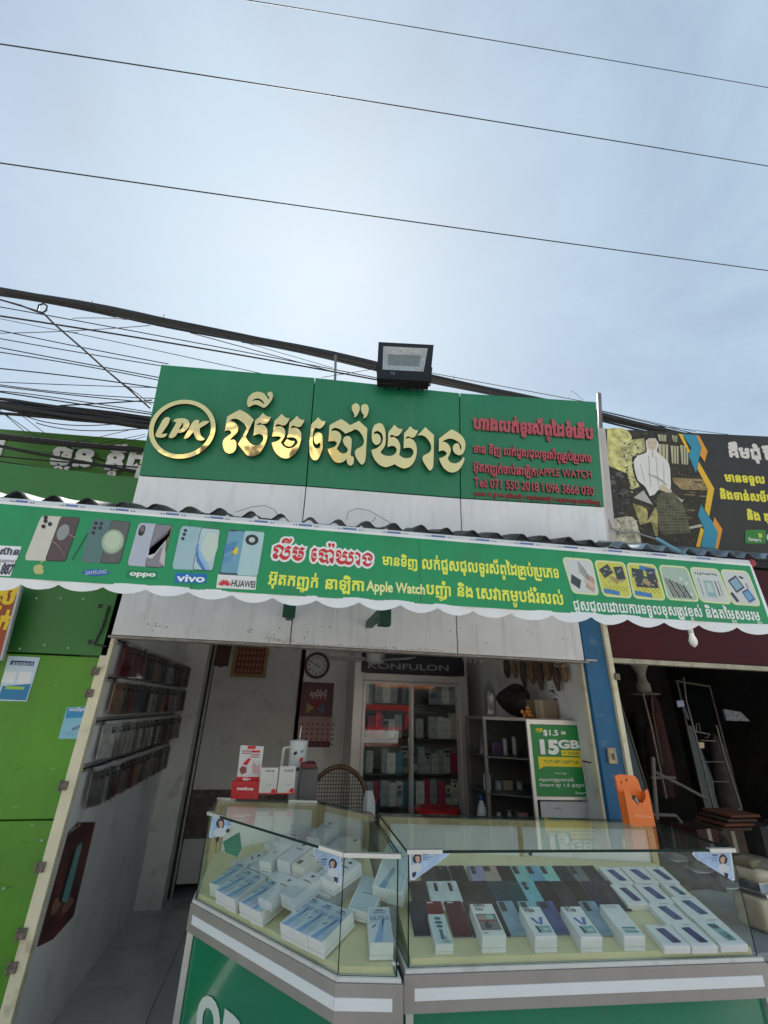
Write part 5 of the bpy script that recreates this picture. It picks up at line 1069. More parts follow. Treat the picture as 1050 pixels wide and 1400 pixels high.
mb = MB(); q = [P8(*p, 4.2) for p in ((815, 465), (905, 480), (955, 530), (830, 525))]; mb.slab(q, V(0, .02, 0), M('dim_pack', (.22, .23, .26), .3, var=.6, scale=40, bump=.3)); tag(mb.build('foil_packet'), 'shiny grey foil packet hanging deep in the dark shop', 'packet')
mb = MB(); q = [P8(*p, 3.9) for p in ((565, 420), (600, 418), (607, 450), (572, 455))]; mb.slab(q, V(0, .01, 0), M('pale_tag', (.35, .42, .55), .5)); tag(mb.build('pale_tag'), 'small pale blue tag beside the rack rail', 'tag')
mb = MB(); q = [P8(*p, 3.62) for p in ((683, 640), (710, 643), (712, 672), (688, 672))]; mb.slab(q, V(0, .01, 0), M('cream_tag', (.5, .42, .3), .5)); tag(mb.build('cream_tag'), 'small cream tag on the steel hanging rack', 'tag')
rr = random.Random(5)
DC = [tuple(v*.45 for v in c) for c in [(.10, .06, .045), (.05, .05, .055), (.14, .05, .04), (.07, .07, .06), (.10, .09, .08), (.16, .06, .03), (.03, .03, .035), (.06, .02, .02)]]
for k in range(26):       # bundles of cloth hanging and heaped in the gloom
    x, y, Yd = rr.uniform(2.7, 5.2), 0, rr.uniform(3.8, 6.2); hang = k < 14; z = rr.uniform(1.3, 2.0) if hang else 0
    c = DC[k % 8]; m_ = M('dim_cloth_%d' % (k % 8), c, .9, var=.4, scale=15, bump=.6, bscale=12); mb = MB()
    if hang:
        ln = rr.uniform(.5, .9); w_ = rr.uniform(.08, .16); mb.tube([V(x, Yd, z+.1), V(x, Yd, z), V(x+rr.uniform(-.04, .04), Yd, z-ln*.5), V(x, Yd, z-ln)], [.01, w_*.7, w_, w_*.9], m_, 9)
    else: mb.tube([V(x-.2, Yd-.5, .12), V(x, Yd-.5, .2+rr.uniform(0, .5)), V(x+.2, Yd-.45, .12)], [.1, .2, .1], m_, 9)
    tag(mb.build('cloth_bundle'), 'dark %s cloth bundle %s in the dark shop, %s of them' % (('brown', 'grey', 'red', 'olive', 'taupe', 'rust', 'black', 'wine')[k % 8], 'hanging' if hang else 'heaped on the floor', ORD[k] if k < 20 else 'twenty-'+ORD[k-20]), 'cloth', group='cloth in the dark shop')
mb = MB()
for j in range(4): p = at(1010-j*4, 1116+j*6, Y=3.2); mb.rbox((p.x-.12, 3.15, p.z), (p.x+.14, 3.4, p.z+.018), M('rust_cloth_%d' % (j % 2), ((.12, .035, .012), (.06, .03, .02))[j % 2], .9, var=.3), .006)
tag(mb.build('folded_cloths'), 'pile of folded rust brown cloths behind the right counter', 'cloth')
# upright glazed frames leaning in the gloom, and stacked cartons
for k, (x, y0, w_, a_) in enumerate(((3.05, 4.3, .42, .12), (3.75, 4.7, .5, -.08), (4.45, 4.4, .45, .1))):
    T = Matrix.Translation((x, y0, -.01)) @ Matrix.Rotation(-.10, 4, 'X') @ Matrix.Rotation(a_, 4, 'Y'); t = thing('glazed_frame', 'tall metal frame with dim glass leaning in the dark shop, %s from the left' % ORD[k], 'frame', (x, y0, 0), group='glazed frames in the dark shop')
    mb = MB(); h_ = 1.75+.1*k
    for lo, hi in (((-w_/2, 0, 0), (-w_/2+.02, .02, h_)), ((w_/2-.02, 0, 0), (w_/2, .02, h_)), ((-w_/2+.02, 0, 0), (w_/2-.02, .02, .02)), ((-w_/2+.02, 0, h_-.02), (w_/2-.02, .02, h_)), ((-w_/2+.02, 0, h_*.45), (w_/2-.02, .02, h_*.45+.015))): mb.box(lo, hi, DR, T)
    mb.build('frame', t); mb = MB(); mb.box((-w_/2+.02, .008, .02), (w_/2-.02, .012, h_-.02), glass('dim_glass', (.5, .55, .55), 1.0, .03), T); mb.build('pane', t)
for k in range(12):
    x, Yd, z = 3.6+.34*(k % 4)+rr.uniform(-.03, .03), 3.9+rr.uniform(-.1, .1), -.01+.24*(k//4); s_ = rr.uniform(.10, .14); T = Matrix.Translation((x, Yd, z)) @ Matrix.Rotation(rr.uniform(-.3, .3), 4, 'Z'); mb = MB(); mb.rbox((-s_, -s_, 0), (s_, s_, .235), M('dim_carton_%d' % (k % 3), ((.08, .055, .035), (.045, .045, .045), (.06, .02, .018))[k % 3], .8, var=.25, scale=10), .006, T)
    mb.box((-.02, -s_-.001, .002), (.02, -s_, .234), M('dim_tape', (.3, .27, .2), .4), T); tag(mb.build('stacked_carton'), '%s carton in layer %s of the dark shop stack, %s across' % (('brown', 'grey', 'wine')[k % 3], ('one', 'two', 'three')[k//4], ORD[k % 4]), 'box', 'cartons stacked in the dark shop')
# sewing machine on a table at the right edge
def PZ(x, y, Y): return at(780+x/3.889, 1100+y/3.889, Y=Y)
tz = at(1040, 1262, Y=2.3).z
t = thing('work_table', 'grey topped work table beside the right end of the counter', 'table', (2.6, 2.4, -.12))
mb = MB(); mb.rbox((2.06, 2.05, tz-.03), (3.3, 2.72, tz), M('table_top', (.28, .29, .29), .5, var=.1), .006); mb.build('top', t)
mb = MB(); mb.rbox((2.05, 2.03, tz-.09), (3.3, 2.049, tz-.031), M('table_edge', (.18, .07, .04), .6, var=.3), .004); mb.build('apron', t)
for x in (2.14, 3.2):
    for y in (2.12, 2.65): mb = MB(); mb.tube([V(x, y, tz-.03), V(x, y, -.12)], .02, BLACK, 8); mb.build('leg', t)
BG_ = M('machine_beige', (.46, .40, .29), .35, var=.1, scale=12, dirt=(.15, .12, .08), dirtamt=.4); CH = M('chrome', (.5, .5, .5), .15, .9, var=.2)
t = thing('sewing_machine', 'old beige sewing machine with chrome plate at the right edge', 'machine', (2.5, 2.35, tz))
T = Matrix.Translation((PZ(980, 380, 2.25).x+.06, 2.3, tz)) @ Matrix.Rotation(.25, 4, 'Z'); za = PZ(950, 330, 2.25).z-tz; zc = PZ(950, 405, 2.25).z-tz
mb = MB(); mb.rbox((-.13, -.09, zc), (.10, .07, za), BG_, .03, T, 4); mb.build('head', t)
mb = MB(); mb.lathe([(.10, za), (.085, za+.02), (.03, za+.03)], M('machine_lid', (.12, .10, .07), .5, var=.4, scale=40), n=20, T=T); mb.rbox((-.12, -.06, za+.001), (-.02, .03, za+.03), M('machine_lid2', (.20, .16, .10), .6, var=.4), .008, T); mb.build('thread_tray', t)
mb = MB(); zd = PZ(950, 440, 2.25).z-tz; mb.rbox((-.15, -.11, zd-.02), (.25, .08, zd), CH, .006, T); mb.tube([T @ V(-.1, -.1, zd-.07), T @ V(.25, -.1, zd-.06)], .008, CH, 8); mb.box((-.10, -.06, zd), (.02, .04, zc), CH, T); mb.build('chrome_plate', t)
mb = MB(); mb.rbox((-.02, -.1, 0), (.22, .07, zd-.021), BG_, .02, T, 3); mb.rbox((-.16, -.09, .0), (-.08, .05, zd-.021), BG_, .02, T, 3); mb.build('base', t)
for k in range(3): mb = MB(); mb.lathe([(.012, 0), (.012, .012), (.004, .014)], BLACK, n=12, T=T @ Matrix.Translation((.03+.05*k, -.1, .05)) @ Matrix.Rotation(PI/2, 4, 'X')); mb.build('knob', t)

# ================================================================== OVERHEAD LINES
def wire(name, label, pts, r, group=None, n=6, sag=0, mat=None):
    P_ = [at(x, y, Y=Y) for x, y, Y in pts]
    if len(P_) == 2: a, b = P_; P_ = [a.lerp(b, k/10)-V(0, 0, sag*4*(k/10)*(1-k/10)) for k in range(11)]
    if name == 'overhead_wire': P_ = [P_[0]+(P_[0]-P_[1])*9]+P_+[P_[-1]+(P_[-1]-P_[-2])*9]
    mb = MB(); mb.tube(P_, r, mat or RUBBER, n); return tag(mb.build(name), label, 'wire', group)
def bow(pts, k=12):        # quadratic through three photo points
    (x0, y0, Y0), (x1, y1, Y1), (x2, y2, Y2) = pts; out = []
    for i in range(k+1):
        t = i/k; cx, cy = 2*x1-.5*(x0+x2), 2*y1-.5*(y0+y2); out.append(((1-t)**2*x0+2*t*(1-t)*cx+t*t*x2, (1-t)**2*y0+2*t*(1-t)*cy+t*t*y2, Y0+(Y2-Y0)*t))
    return out
wire('overhead_wire', 'highest of the three single wires crossing the open sky', bow([(300, -6, 4.6), (685, 57, 4.6), (1080, 125, 4.6)]), .0090)
wire('overhead_wire', 'middle of the three single wires crossing the open sky', bow([(-40, 54, 4.6), (520, 141, 4.6), (1080, 232, 4.6)]), .0100)
wire('overhead_wire', 'lowest of the three single wires crossing the open sky', bow([(-40, 217, 4.6), (520, 297, 4.6), (1080, 374, 4.6)]), .0092)
t = thing('trunk_cable', 'thick black trunk cable passing behind the floodlight', 'cable', at(460, 490, Y=3.0))
for k, (dy, r) in enumerate(((0, .024), (3.5, .017), (-3.2, .008), (6.5, .009))):
    P_ = [at(x, y+dy+(0 if k < 2 else 1.5*math.sin(x*.02+k)), Y=3.0+.02*k) for x, y, Y in bow([(-40, 390, 3), (455, 486, 3), (1100, 634, 3)], 24)]; P_ = [P_[0]+(P_[0]-P_[1])*14]+P_+[P_[-1]+(P_[-1]-P_[-2])*14]; mb = MB(); mb.tube(P_, r, RUBBER, 8); mb.build('strand', t)
for x, y in ((124, 415), (223, 434), (620, 517)): p = at(x, y, Y=2.97); mb = MB(); mb.tube([p-V(0, 0, .03), p+V(.004, 0, .035)], .0025, RUBBER, 4); mb.build('tie', t)
mb = MB(); P_ = [at(x, y, Y=2.98) for x, y in ((775, 549), (781, 534), (787, 538), (797, 547))]; mb.tube(P_, .002, RUBBER, 4); mb.build('tie', t)
# black bundle on the left: many strands
t = thing('cable_bundle', 'heavy sagging bundle of black cables ending behind the sign at left', 'cable', at(100, 570, Y=3.05))
for k in range(17):
    o1, o2, o3 = rr.uniform(-9, 12), rr.uniform(-9, 9), rr.uniform(-8, 9)
    P_ = [at(x, y+rr.uniform(-.5, .5), Y=3.02+.015*k) for x, y, Y in bow([(-30, 551+o1, 3), (100, 566+o2, 3), (260, 586+o3, 3)], 10)]; mb = MB(); mb.tube(P_, rr.uniform(.009, .015), RUBBER, 7); mb.build('strand', t)
Z2 = lambda x, y: (x/4.038, 380+y/4.038)
TH = [((0, 95), (330, 150), (640, 215), .007), ((0, 120), (100, 150), (215, 185), .006), ((0, 160), (1050, 352), (2100, 556), .004), ((0, 210), (1050, 378), (2100, 566), .007), ((0, 225), (330, 290), (430, 300), .0025), ((340, 290), (1000, 430), (1720, 590), .0028), ((0, 290), (460, 385), (930, 475), .0038), ((0, 335), (430, 410), (920, 490), .0038), ((0, 385), (450, 470), (880, 550), .0042), ((0, 410), (430, 480), (880, 565), .0042), ((0, 500), (450, 550), (870, 608), .0045), ((0, 575), (430, 592), (870, 606), .0030), ((0, 590), (430, 640), (860, 665), .0035), ((0, 598), (430, 650), (860, 690), .004), ((0, 630), (430, 695), (850, 755), .005), ((0, 625), (300, 660), (850, 745), .0035), ((0, 305), (400, 292), (830, 262), .0028), ((330, 705), (600, 690), (840, 675), .005), ((400, 222), (600, 222), (700, 232), .0025), ((0, 668), (430, 735), (830, 800), .006), ((200, 800), (450, 842), (820, 830), .0035), ((100, 745), (350, 810), (700, 800), .0035)]
for k, (a, b, c, r) in enumerate(TH):
    y_ = 3.0+.04*(k % 5); wire('thin_wire', 'thin black wire crossing the sky left of the green sign', bow([(*Z2(*a), y_), (*Z2(*b), y_), (*Z2(*c), y_)], 10), r*1.05, 'thin wires left of the sign', 5)
wire('drop_wire', 'taut wire dropping from the trunk cable ring to the sign corner', [(*Z2(*p), 3.0) for p in ((0, 120), (110, 150), (200, 185), (245, 200), (300, 255), (450, 385), (600, 520), (720, 620), (828, 718))], .007)
wire('drop_wire', 'finer wire leaving the drop wire just above the sign corner', [(*Z2(*p), 3.0) for p in ((690, 590), (760, 640), (835, 700))], .003)
mb = MB(); P_ = [at(*Z2(x, y), Y=2.98) for x, y in ((215, 150), (240, 142), (262, 155), (255, 180), (235, 192), (208, 183), (215, 150))]; mb.tube(P_, .007, RUBBER, 6); tag(mb.build('wire_ring'), 'small square ring tied into the drop wire under the trunk cable', 'ring')
for k, (a, b, r) in enumerate((((0, 168), (930, 262), .012), ((0, 185), (930, 270), .010), ((60, 190), (930, 268), .006), ((0, 232), (900, 405), .008), ((0, 305), (900, 375), .004), ((0, 335), (880, 450), .003), ((0, 390), (860, 530), .003), ((0, 455), (850, 570), .009), ((0, 465), (850, 575), .006), ((0, 490), (850, 600), .004), ((0, 510), (300, 560), .003), ((500, 250), (900, 408), .006), ((0, 155), (930, 245), .003))):
    f5 = lambda p: (p[0]/4.773, 560+p[1]/4.773); wire('neighbour_wire', 'black cable strung across the olive green neighbour sign', [(*f5((a[0]-60, a[1]-6)), 3.2+.01*k), (*f5(b), 3.2+.01*k)], r*1.4, 'cables across the neighbour sign', 6, .006)
for k, (a, b, r) in enumerate((((0, 5), (220, 195), .0035), ((20, 20), (270, 195), .0035), ((130, 30), (360, 205), .003), ((490, 215), (860, 130), .003), ((600, 235), (950, 160), .003), ((700, 240), (950, 175), .003), ((900, 360), (930, 355), .004))):
    wire('neighbour_wire', 'thin slanting wire crossing over the olive green neighbour sign', [(a[0]/4.773, 560+a[1]/4.773, 3.15), (b[0]/4.773, 560+b[1]/4.773, 3.15)], r*.8, 'slanting wires over the neighbour sign', 5)
for k, (a, b, r) in enumerate((((-1, -2), (590, 150), .006), ((0, 40), (410, 112), .004), ((0, 60), (800, 155), .0035), ((100, 20), (600, 140), .003))):
    wire('billboard_wire', 'black wire running just above the black billboard', [(820+a[0]/4.565-20, 560+a[1]/4.565-3, 3.1), (820+b[0]/4.565, 560+b[1]/4.565, 3.1)], r*.8, 'wires above the black billboard', 5)
for k, (a, b, r) in enumerate((((290, 452), (520, 505), .005), ((240, 441), (455, 503), .003), ((330, 468), (520, 498), .0035), ((260, 455), (470, 512), .0045), ((440, 516), (515, 504), .003), ((585, 522), (760, 556), .006), ((590, 510), (815, 552), .004), ((175, 432), (510, 503), .004))):
    wire('sign_wire', 'black wire running just above the top edge of the green sign', [(*a, 2.95), (*b, 2.95)], r*.8, 'wires along the sign top', 5)

# ================================================================== GLASS COUNTERS
ZT, ZB = 1.08, .745
CREAMF = M('cream_deck', (.66, .60, .36), .6, var=.06, scale=5, dirt=(.35, .3, .18), dirtamt=.25, bump=.15); BARM = M('bar_grey', (.35, .32, .30), .34, .3, var=.06, scale=10, stretch=(1, 1, .2)); STRIP = M('white_strip', (.78, .80, .82), .4, var=.02)
BASEG = M('base_green', srgb(14, 122, 88), .10, var=.05, scale=2, dirt=(.10, .16, .12), dirtamt=.25, coat=.6); BACKP = M('back_panel', (.74, .75, .74), .45, var=.05, scale=4, dirt=(.3, .28, .22), dirtamt=.25); CRW = M('cream_wood', (.46, .37, .20), .5, var=.1)
def off(poly, d):      # grow a ccw polygon
    n = len(poly); out = []
    for i in range(n):
        p, a, b = V2(*poly[i]), V2(*poly[i-1]), V2(*poly[(i+1) % n]); e0, e1 = (p-a).normalized(), (b-p).normalized()
        n0, n1 = V2(e0.y, -e0.x), V2(e1.y, -e1.x); m = (n0+n1).normalized(); out.append(tuple(p+m*d/max(.3, m.dot(n0))))
    return out
def prism(mb, poly, z0, z1, mat, side=None): mb.slab([V(x, y, z0) for x, y in poly], V(0, 0, z1-z0), mat, side)
def counter(label, poly, glass_e, back_e, corner_strips, front_e):
    """poly ccw from above; glass_e: edge numbers with a pane; back_e: edges with sliding panels"""
    c = V(sum(p[0] for p in poly)/len(poly), sum(p[1] for p in poly)/len(poly), -.12); t = thing('display_counter', label, 'counter', c); n = len(poly)
    mb = MB(); prism(mb, off(poly, .006), ZT-.009, ZT, GLASS, EDGE); mb.build('glass_top', t)
    bo = off(poly, .016); mb = MB(); prism(mb, bo, .652, ZB, BARM); br = mb.build('base_bar', t)
    for e in front_e:
        a, b = V2(*bo[e]), V2(*bo[(e+1) % n]); d = (b-a).normalized(); nn = V2(d.y, -d.x); a2, b2 = a+d*(.035 if e == front_e[0] else 0), b-d*(.035 if e == front_e[-1] else 0)
        q = [a2, b2, b2+nn*.003, a2+nn*.003]; mb = MB(); mb.slab([V(p.x, p.y, .683) for p in q], V(0, 0, .030), STRIP); mb.build('white_strip', br)
    mb = MB(); prism(mb, off(poly, .010), ZB+.001, ZB+.012, M('sill_white', (.66, .66, .63), .45, var=.06, dirt=(.2, .17, .12), dirtamt=.3)); mb.build('glass_sill', t)
    mb = MB(); prism(mb, off(poly, -.01), -.10, .651, BASEG); bs = mb.build('base_cabinet', t)
    for x, y in off(poly, -.004): mb = MB(); mb.rbox((x-.014, y-.014, -.12), (x+.014, y+.014, .652), ALU, .003); mb.build('corner_post', bs)
    for e in glass_e:
        a, b = V2(*poly[e]), V2(*poly[(e+1) % n]); d = (b-a).normalized(); nn = V2(-d.y, d.x); q = [a+d*.003, b-d*.003, b-d*.003+nn*.005, a+d*.003+nn*.005]
        mb = MB(); vs = [V(p.x, p.y, z) for z in (ZB+.012, ZT-.010) for p in q]
        mb.add(vs, [(0, 1, 5, 4), (3, 7, 6, 2)], PANE); mb.add(vs, [(1, 2, 6, 5), (0, 4, 7, 3), (4, 5, 6, 7), (0, 3, 2, 1)], EDGE); mb.build('glass_pane', t)
    for e in back_e:
        a, b = V2(*poly[e]), V2(*poly[(e+1) % n]); d = (b-a).normalized(); nn = V2(-d.y, d.x); L_ = (b-a).length
        T = Matrix(((d.x, nn.x, 0, a.x), (d.y, nn.y, 0, a.y), (0, 0, 1, 0), (0, 0, 0, 1)))
        mb = MB(); mb.box((0, .0, ZB+.012), (.03, .02, ZT-.011), CRW, T); mb.box((L_-.03, .0, ZB+.012), (L_, .02, ZT-.011), CRW, T); mb.box((.03, 0, ZT-.035), (L_-.03, .02, ZT-.011), CRW, T); mb.box((.03, 0, ZB+.012), (L_-.03, .02, ZB+.03), CRW, T)
        mb.build('back_frame', t)
        k = max(1, round(L_/.62))
        for j in range(k):
            u0, u1 = .031+(L_-.062)*j/k, .031+(L_-.062)*(j+1)/k; mb = MB(); mb.box((u0, .004+.006*(j % 2), ZB+.031), (u1-.022, .009+.006*(j % 2), ZT-.036), BACKP, T); pn = mb.build('sliding_panel', t)
            mb = MB(); mb.box((u1-.021, .0, ZB+.031), (u1-.001, .018, ZT-.036), CRW, T); mb.build('panel_edge', pn)
            mb = MB(); mb.lathe([(.009, 0), (.009, .004), (.004, .005)], BLACK, n=10, T=T @ Matrix.Translation((u1-.05, .021, ZT-.14)) @ Matrix.Rotation(-PI/2, 4, 'X')); mb.build('finger_pull', pn)
    for a, b in corner_strips:
        a, b = V2(*a), V2(*b); d = (b-a).normalized(); nn = V2(d.y, -d.x); q = [a-nn*.015, b-nn*.015, b+nn*.004, a+nn*.004]
        mb = MB(); mb.slab([V(p.x, p.y, ZT-.011) for p in q], V(0, 0, .013), M('clip_white', (.62, .62, .60), .3, .4, var=.05)); mb.build('edge_clip', t)
    return t, br, bs
RP = [(.507, 1.902), (1.811, 1.799), (1.843, 2.275), (.522, 2.50)]
LP = [(-.285, 2.583), (.271, 1.889), (.460, 1.854), (.482, 2.52), (.25, 2.82), (-.285, 2.93)]
def lerp2(a, b, f): return tuple(V2(*a).lerp(V2(*b), f))
ro_ = off(RP, .006); lo_ = off(LP, .006)
rc_, rbr, rbs = counter('wide glass counter full of phones and phone boxes on the right', RP, (0, 1, 3), (2,), [(ro_[0], lerp2(ro_[0], ro_[1], .10)), (lerp2(ro_[0], ro_[1], .915), ro_[1])], (0,))
lc_, lbr, lbs = counter('angled glass counter piled with small white boxes on the left', LP, (0, 1, 2, 5), (3, 4), [(lerp2(lo_[0], lo_[1], .86), lo_[1]), (lo_[1], lo_[2]), (lo_[0], lerp2(lo_[0], lo_[1], .12)), (lerp2(lo_[4], lo_[5], .02), lerp2(lo_[4], lo_[5], .3)), (lerp2(lo_[4], lo_[5], .82), lo_[5])], (0, 1))
# big letters on the left base
bpn = Plane(V(off(LP, -.01)[0][0], off(LP, -.01)[0][1], .1), V(.6247, -.7809, 0), V(0, 0, 1)); bpn.N = V(-.7809, -.6247, 0)
mb = MB(); text(bpn, mb, 'oppo', (.14, .27), (.76, .27), .17, M('letter_pale', (.66, .72, .66), .3, var=.03), .003, bold=.02, th=.002); mb.build('logo', lbs)
# stickers in the glass corners
def sticker(t, pl, q, flip):
    mb = MB(); SK = M('sticker_blue', (.36, .50, .72), .35, var=.35, scale=14); pl.poly(mb, PX(pl, q), .0022, flat((.72, .76, .82)), .001); c = V2(sum(p[0] for p in q)/len(q), sum(p[1] for p in q)/len(q))
    pl.poly(mb, PX(pl, [tuple(c+(V2(*p)-c)*.93) for p in q]), .0026, SK); x, y = q[0]; s = -1 if flip else 1
    def g(pts, col, w): pl.poly(mb, PX(pl, [(x+s*a, y+b) for a, b in pts]), w, flat(col))
    g([(5, 10), (8, 5), (12, 3), (16, 6), (17, 12), (15, 17), (10, 18), (6, 15)], (.03, .02, .02), .0029)
    g([(8.5, 8), (12, 6.5), (15, 9), (15, 13), (12.5, 17), (9.5, 15)], (.52, .34, .28), .0032); g([(9, 17), (13, 16), (17, 19), (19, 25), (13, 29), (6, 31), (3, 27), (2, 21)], (.60, .62, .66), .0031); g([(4, 30), (10, 28), (9, 34), (5, 37)], (.03, .03, .03), .0033)
    g([(19, 4), (26, 4), (26, 5.6), (19, 5.6)], (.03, .03, .04), .0032)
    for k in range(2): g([(19, 8+k*3), (33-k*6, 8.3+k*3), (33-k*6, 9+k*3), (19, 9+k*3)], (.10, .14, .3), .0032)
    mb.build('corner_sticker', t)
fpR = Plane((.501, 1.902, .8), (1.31, -.103, 0), (0, 0, 1)); fpL = Plane((LP[0][0], LP[0][1], .8), (.6247, -.7809, 0), (0, 0, 1))
sticker(rc_, fpR, [(559, 1163), (615, 1164), (614, 1168), (608, 1173), (566, 1203), (561, 1202)], False)
sticker(rc_, fpR, [(999, 1164), (1004, 1203), (1001, 1204), (953, 1175), (946, 1168), (947, 1164)], True)
sticker(lc_, fpL, [(291, 1115), (318, 1123), (316, 1130), (310, 1134), (289, 1146), (286, 1144)], False)
sticker(lc_, fpL, [(467, 1170), (467, 1209), (463, 1210), (434, 1175), (429, 1162), (430, 1158)], True)

# ------------------------------------------------------------------ decks the goods lie on
exR = V(.997, -.078, 0); eyR = V(.078*.958, .997*.958, .287).normalized()
dR = Plane(V(.51, 1.915, .776), exR, eyR)
def wedge(t, pts, name='deck'):
    mb = MB(); n = len(pts); lowz = ZB+.013; top = [V(*p) for p in pts]; bot = [V(p[0], p[1], lowz) for p in pts]
    return mb, top, bot, n
inn = off(RP, -.012); top = []
for x, y in inn: d = (V(x, y, 0)-V(dR.O.x, dR.O.y, 0)).dot(V(.078, .997, 0)); top.append(V(x, y, .776+max(0, d)*.2996))
bot = [V(p.x, p.y, ZB+.013) for p in top]; mb = MB(); mb.add(top+bot, [(0, 1, 2, 3)]+[(i+4, (i+1) % 4+4, (i+1) % 4, i) for i in range(4)], CREAMF); mb.build('display_deck', rc_)
A_ = V2(LP[0][0], LP[0][1]); eS, eT = V2(.6247, -.7809), V2(.7809, .6247)
inn = off(LP, -.012); hts = []
for i, (x, y) in enumerate(inn): tt = (V2(x, y)-A_).dot(eT); hts.append(.776+(.3*tt if i in (3, 4, 5) else 0))
top = [V(x, y, h) for (x, y), h in zip(inn, hts)]; bot = [V(p.x, p.y, ZB+.013) for p in top]
mb = MB(); mb.add(top+bot, [(1, 2, 3), (1, 3, 4), (1, 4, 5), (1, 5, 0)]+[(i+6, (i+1) % 6+6, (i+1) % 6, i) for i in range(6)], CREAMF); mb.build('display_deck', lc_)
dL = Plane(V(A_.x, A_.y, .776), V(eS.x, eS.y, 0), V(eT.x, eT.y, .3))
dC = Plane(V(.30, 1.885, .777), V(.995, -.10, 0), V(.0958, .953, .287))
def frame(pl, u, v, w=0, ang=0, pitch=0):
    m = Matrix((pl.U, pl.V, pl.N)).transposed().to_4x4() @ Matrix.Rotation(ang, 4, 'Z') @ Matrix.Rotation(pitch, 4, 'X')
    return Matrix.Translation(pl.P(u, v, w)) @ m
def put(name, label, cat, T, group=None):
    t = thing(name, label, cat, T.to_translation(), T.to_euler(), group); return t
# phones lying in three overlapping rows
PB = .009
def phone(T, col, cn, label, cam_='strip', gl=.18, w=.0695, l=.152):
    t = put('mobile_phone', label, 'phone', T, 'used phones lying in the right counter')
    mb = MB(); bm_ = M('phone_'+cn, tuple(c*.6 if sum(col) < .4 else c for c in col), .5, var=.2, scale=18, spec=.1); mb.rbox((0, 0, .001), (w, l, PB), bm_, .0035); mb.build('body', t, world=False)
    mb = MB(); D = M('camera_black', (.012, .012, .014), .3, var=0)
    if cam_ == 'strip': mb.rbox((.008, l-.05, PB), (.030, l-.008, PB+.002), D, .003)
    elif cam_ == 'centre': mb.rbox((w/2-.007, l-.055, PB), (w/2+.007, l-.014, PB+.002), D, .005); mb.rbox((w/2+.009, l-.035, PB), (w/2+.012, l-.028, PB+.001), D, .001)
    elif cam_ == 'twin':
        for dy in (.018, .040): mb.lathe([(.010, PB), (.010, PB+.003), (.006, PB+.003)], D, c=(.022, l-dy, 0), n=14)
    elif cam_ == 'square': mb.rbox((.008, l-.036, PB), (.036, l-.008, PB+.002), D, .006)
    elif cam_ == 'bar': mb.rbox((.010, l-.012, PB), (.034, l-.007, PB+.0015), M('pale_bar', (.6, .55, .52), .3), .001)
    else: mb.lathe([(.006, PB), (.006, PB+.0015)], D, c=(w/2, l-.02, 0), n=12)
    mb.build('camera_module', t, world=False)
    if cn in ('lavender', 'rose'): mb = MB(); mb.lathe([(.007, PB), (.007, PB+.0004)], STEEL, c=(w/2, l*.55, 0), n=12); mb.build('logo', t, world=False)
    mb = MB(); mb.rbox((-.0015, -.0015, .0), (w+.0015, l+.0015, .0035), M('edge_gloss_rim', (.26, .27, .27), .3, var=.1), .0015); mb.build('edge_gloss_rim', t, world=False)  # pale opaque rim, colours in the gloss highlight along the phone's edge
    return t
COL = {'black': (.02, .02, .022), 'navy': (.03, .035, .07), 'white': (.55, .60, .60), 'lavender': (.26, .27, .40), 'rose': (.38, .29, .24), 'mint': (.22, .46, .44), 'sky': (.14, .36, .48), 'pale mint': (.26, .55, .46), 'charcoal': (.06, .06, .065), 'grey green': (.14, .17, .17),
       'brown black': (.035, .03, .026), 'green black': (.015, .035, .035), 'teal': (.02, .09, .11), 'cyan': (.18, .44, .50), 'maroon': (.12, .015, .02), 'dark red': (.22, .02, .02), 'blue': (.09, .11, .24), 'ice blue': (.22, .34, .42)}
rows = [('back', 1183, [(572, 'charcoal', 'dot'), (590, 'black', 'dot'), (614, 'black', 'dot'), (637, 'lavender', 'twin'), (656.5, 'rose', 'square'), (676, 'black', 'dot'), (696, 'mint', 'strip'), (715, 'sky', 'strip'), (734, 'pale mint', 'strip'), (753, 'charcoal', 'dot'), (773, 'grey green', 'strip'), (792, 'charcoal', 'dot')]),
        ('middle', 1204, [(560, 'charcoal', 'dot'), (581, 'white', 'centre'), (602, 'white', 'centre'), (623.5, 'brown black', 'dot'), (645, 'green black', 'dot'), (665.5, 'teal', 'dot'), (686.5, 'teal', 'dot'), (708, 'cyan', 'twin'), (729, 'black', 'dot'), (750, 'charcoal', 'dot'), (771, 'black', 'dot'), (792, 'navy', 'dot'), (812, 'charcoal', 'dot')]),
        ('front', 1231.5, [(558, 'navy', 'dot'), (579, 'dark red', 'bar'), (606, 'maroon', 'bar'), (631, 'charcoal', 'dot'), (655, 'black', 'dot'), (678, 'ice blue', 'strip'), (706, 'cyan', 'strip'), (732.5, 'blue', 'square'), (790, 'ice blue', 'strip')])]
seen = {}
for rn, y, lst in rows:
    for k, (x, cn, cm) in enumerate(lst):
        u, v = dR.px(x, y, .02); lab = '%s phone lying in the %s row of the right counter, %s from the left' % (cn, rn, ORD[k])
        l_ = .150+rnd.uniform(-.006, .005); v0 = v-l_
        if v0 < .09 and rn == 'front': v0 = v-l_
        ps = math.asin(.0115/.152); phone(frame(dR, u+rnd.uniform(-.0015, .0015), v0, .0005, rnd.uniform(-.025, .025), ps), COL[cn], cn.replace(' ', '_'), lab, cm, l=l_)
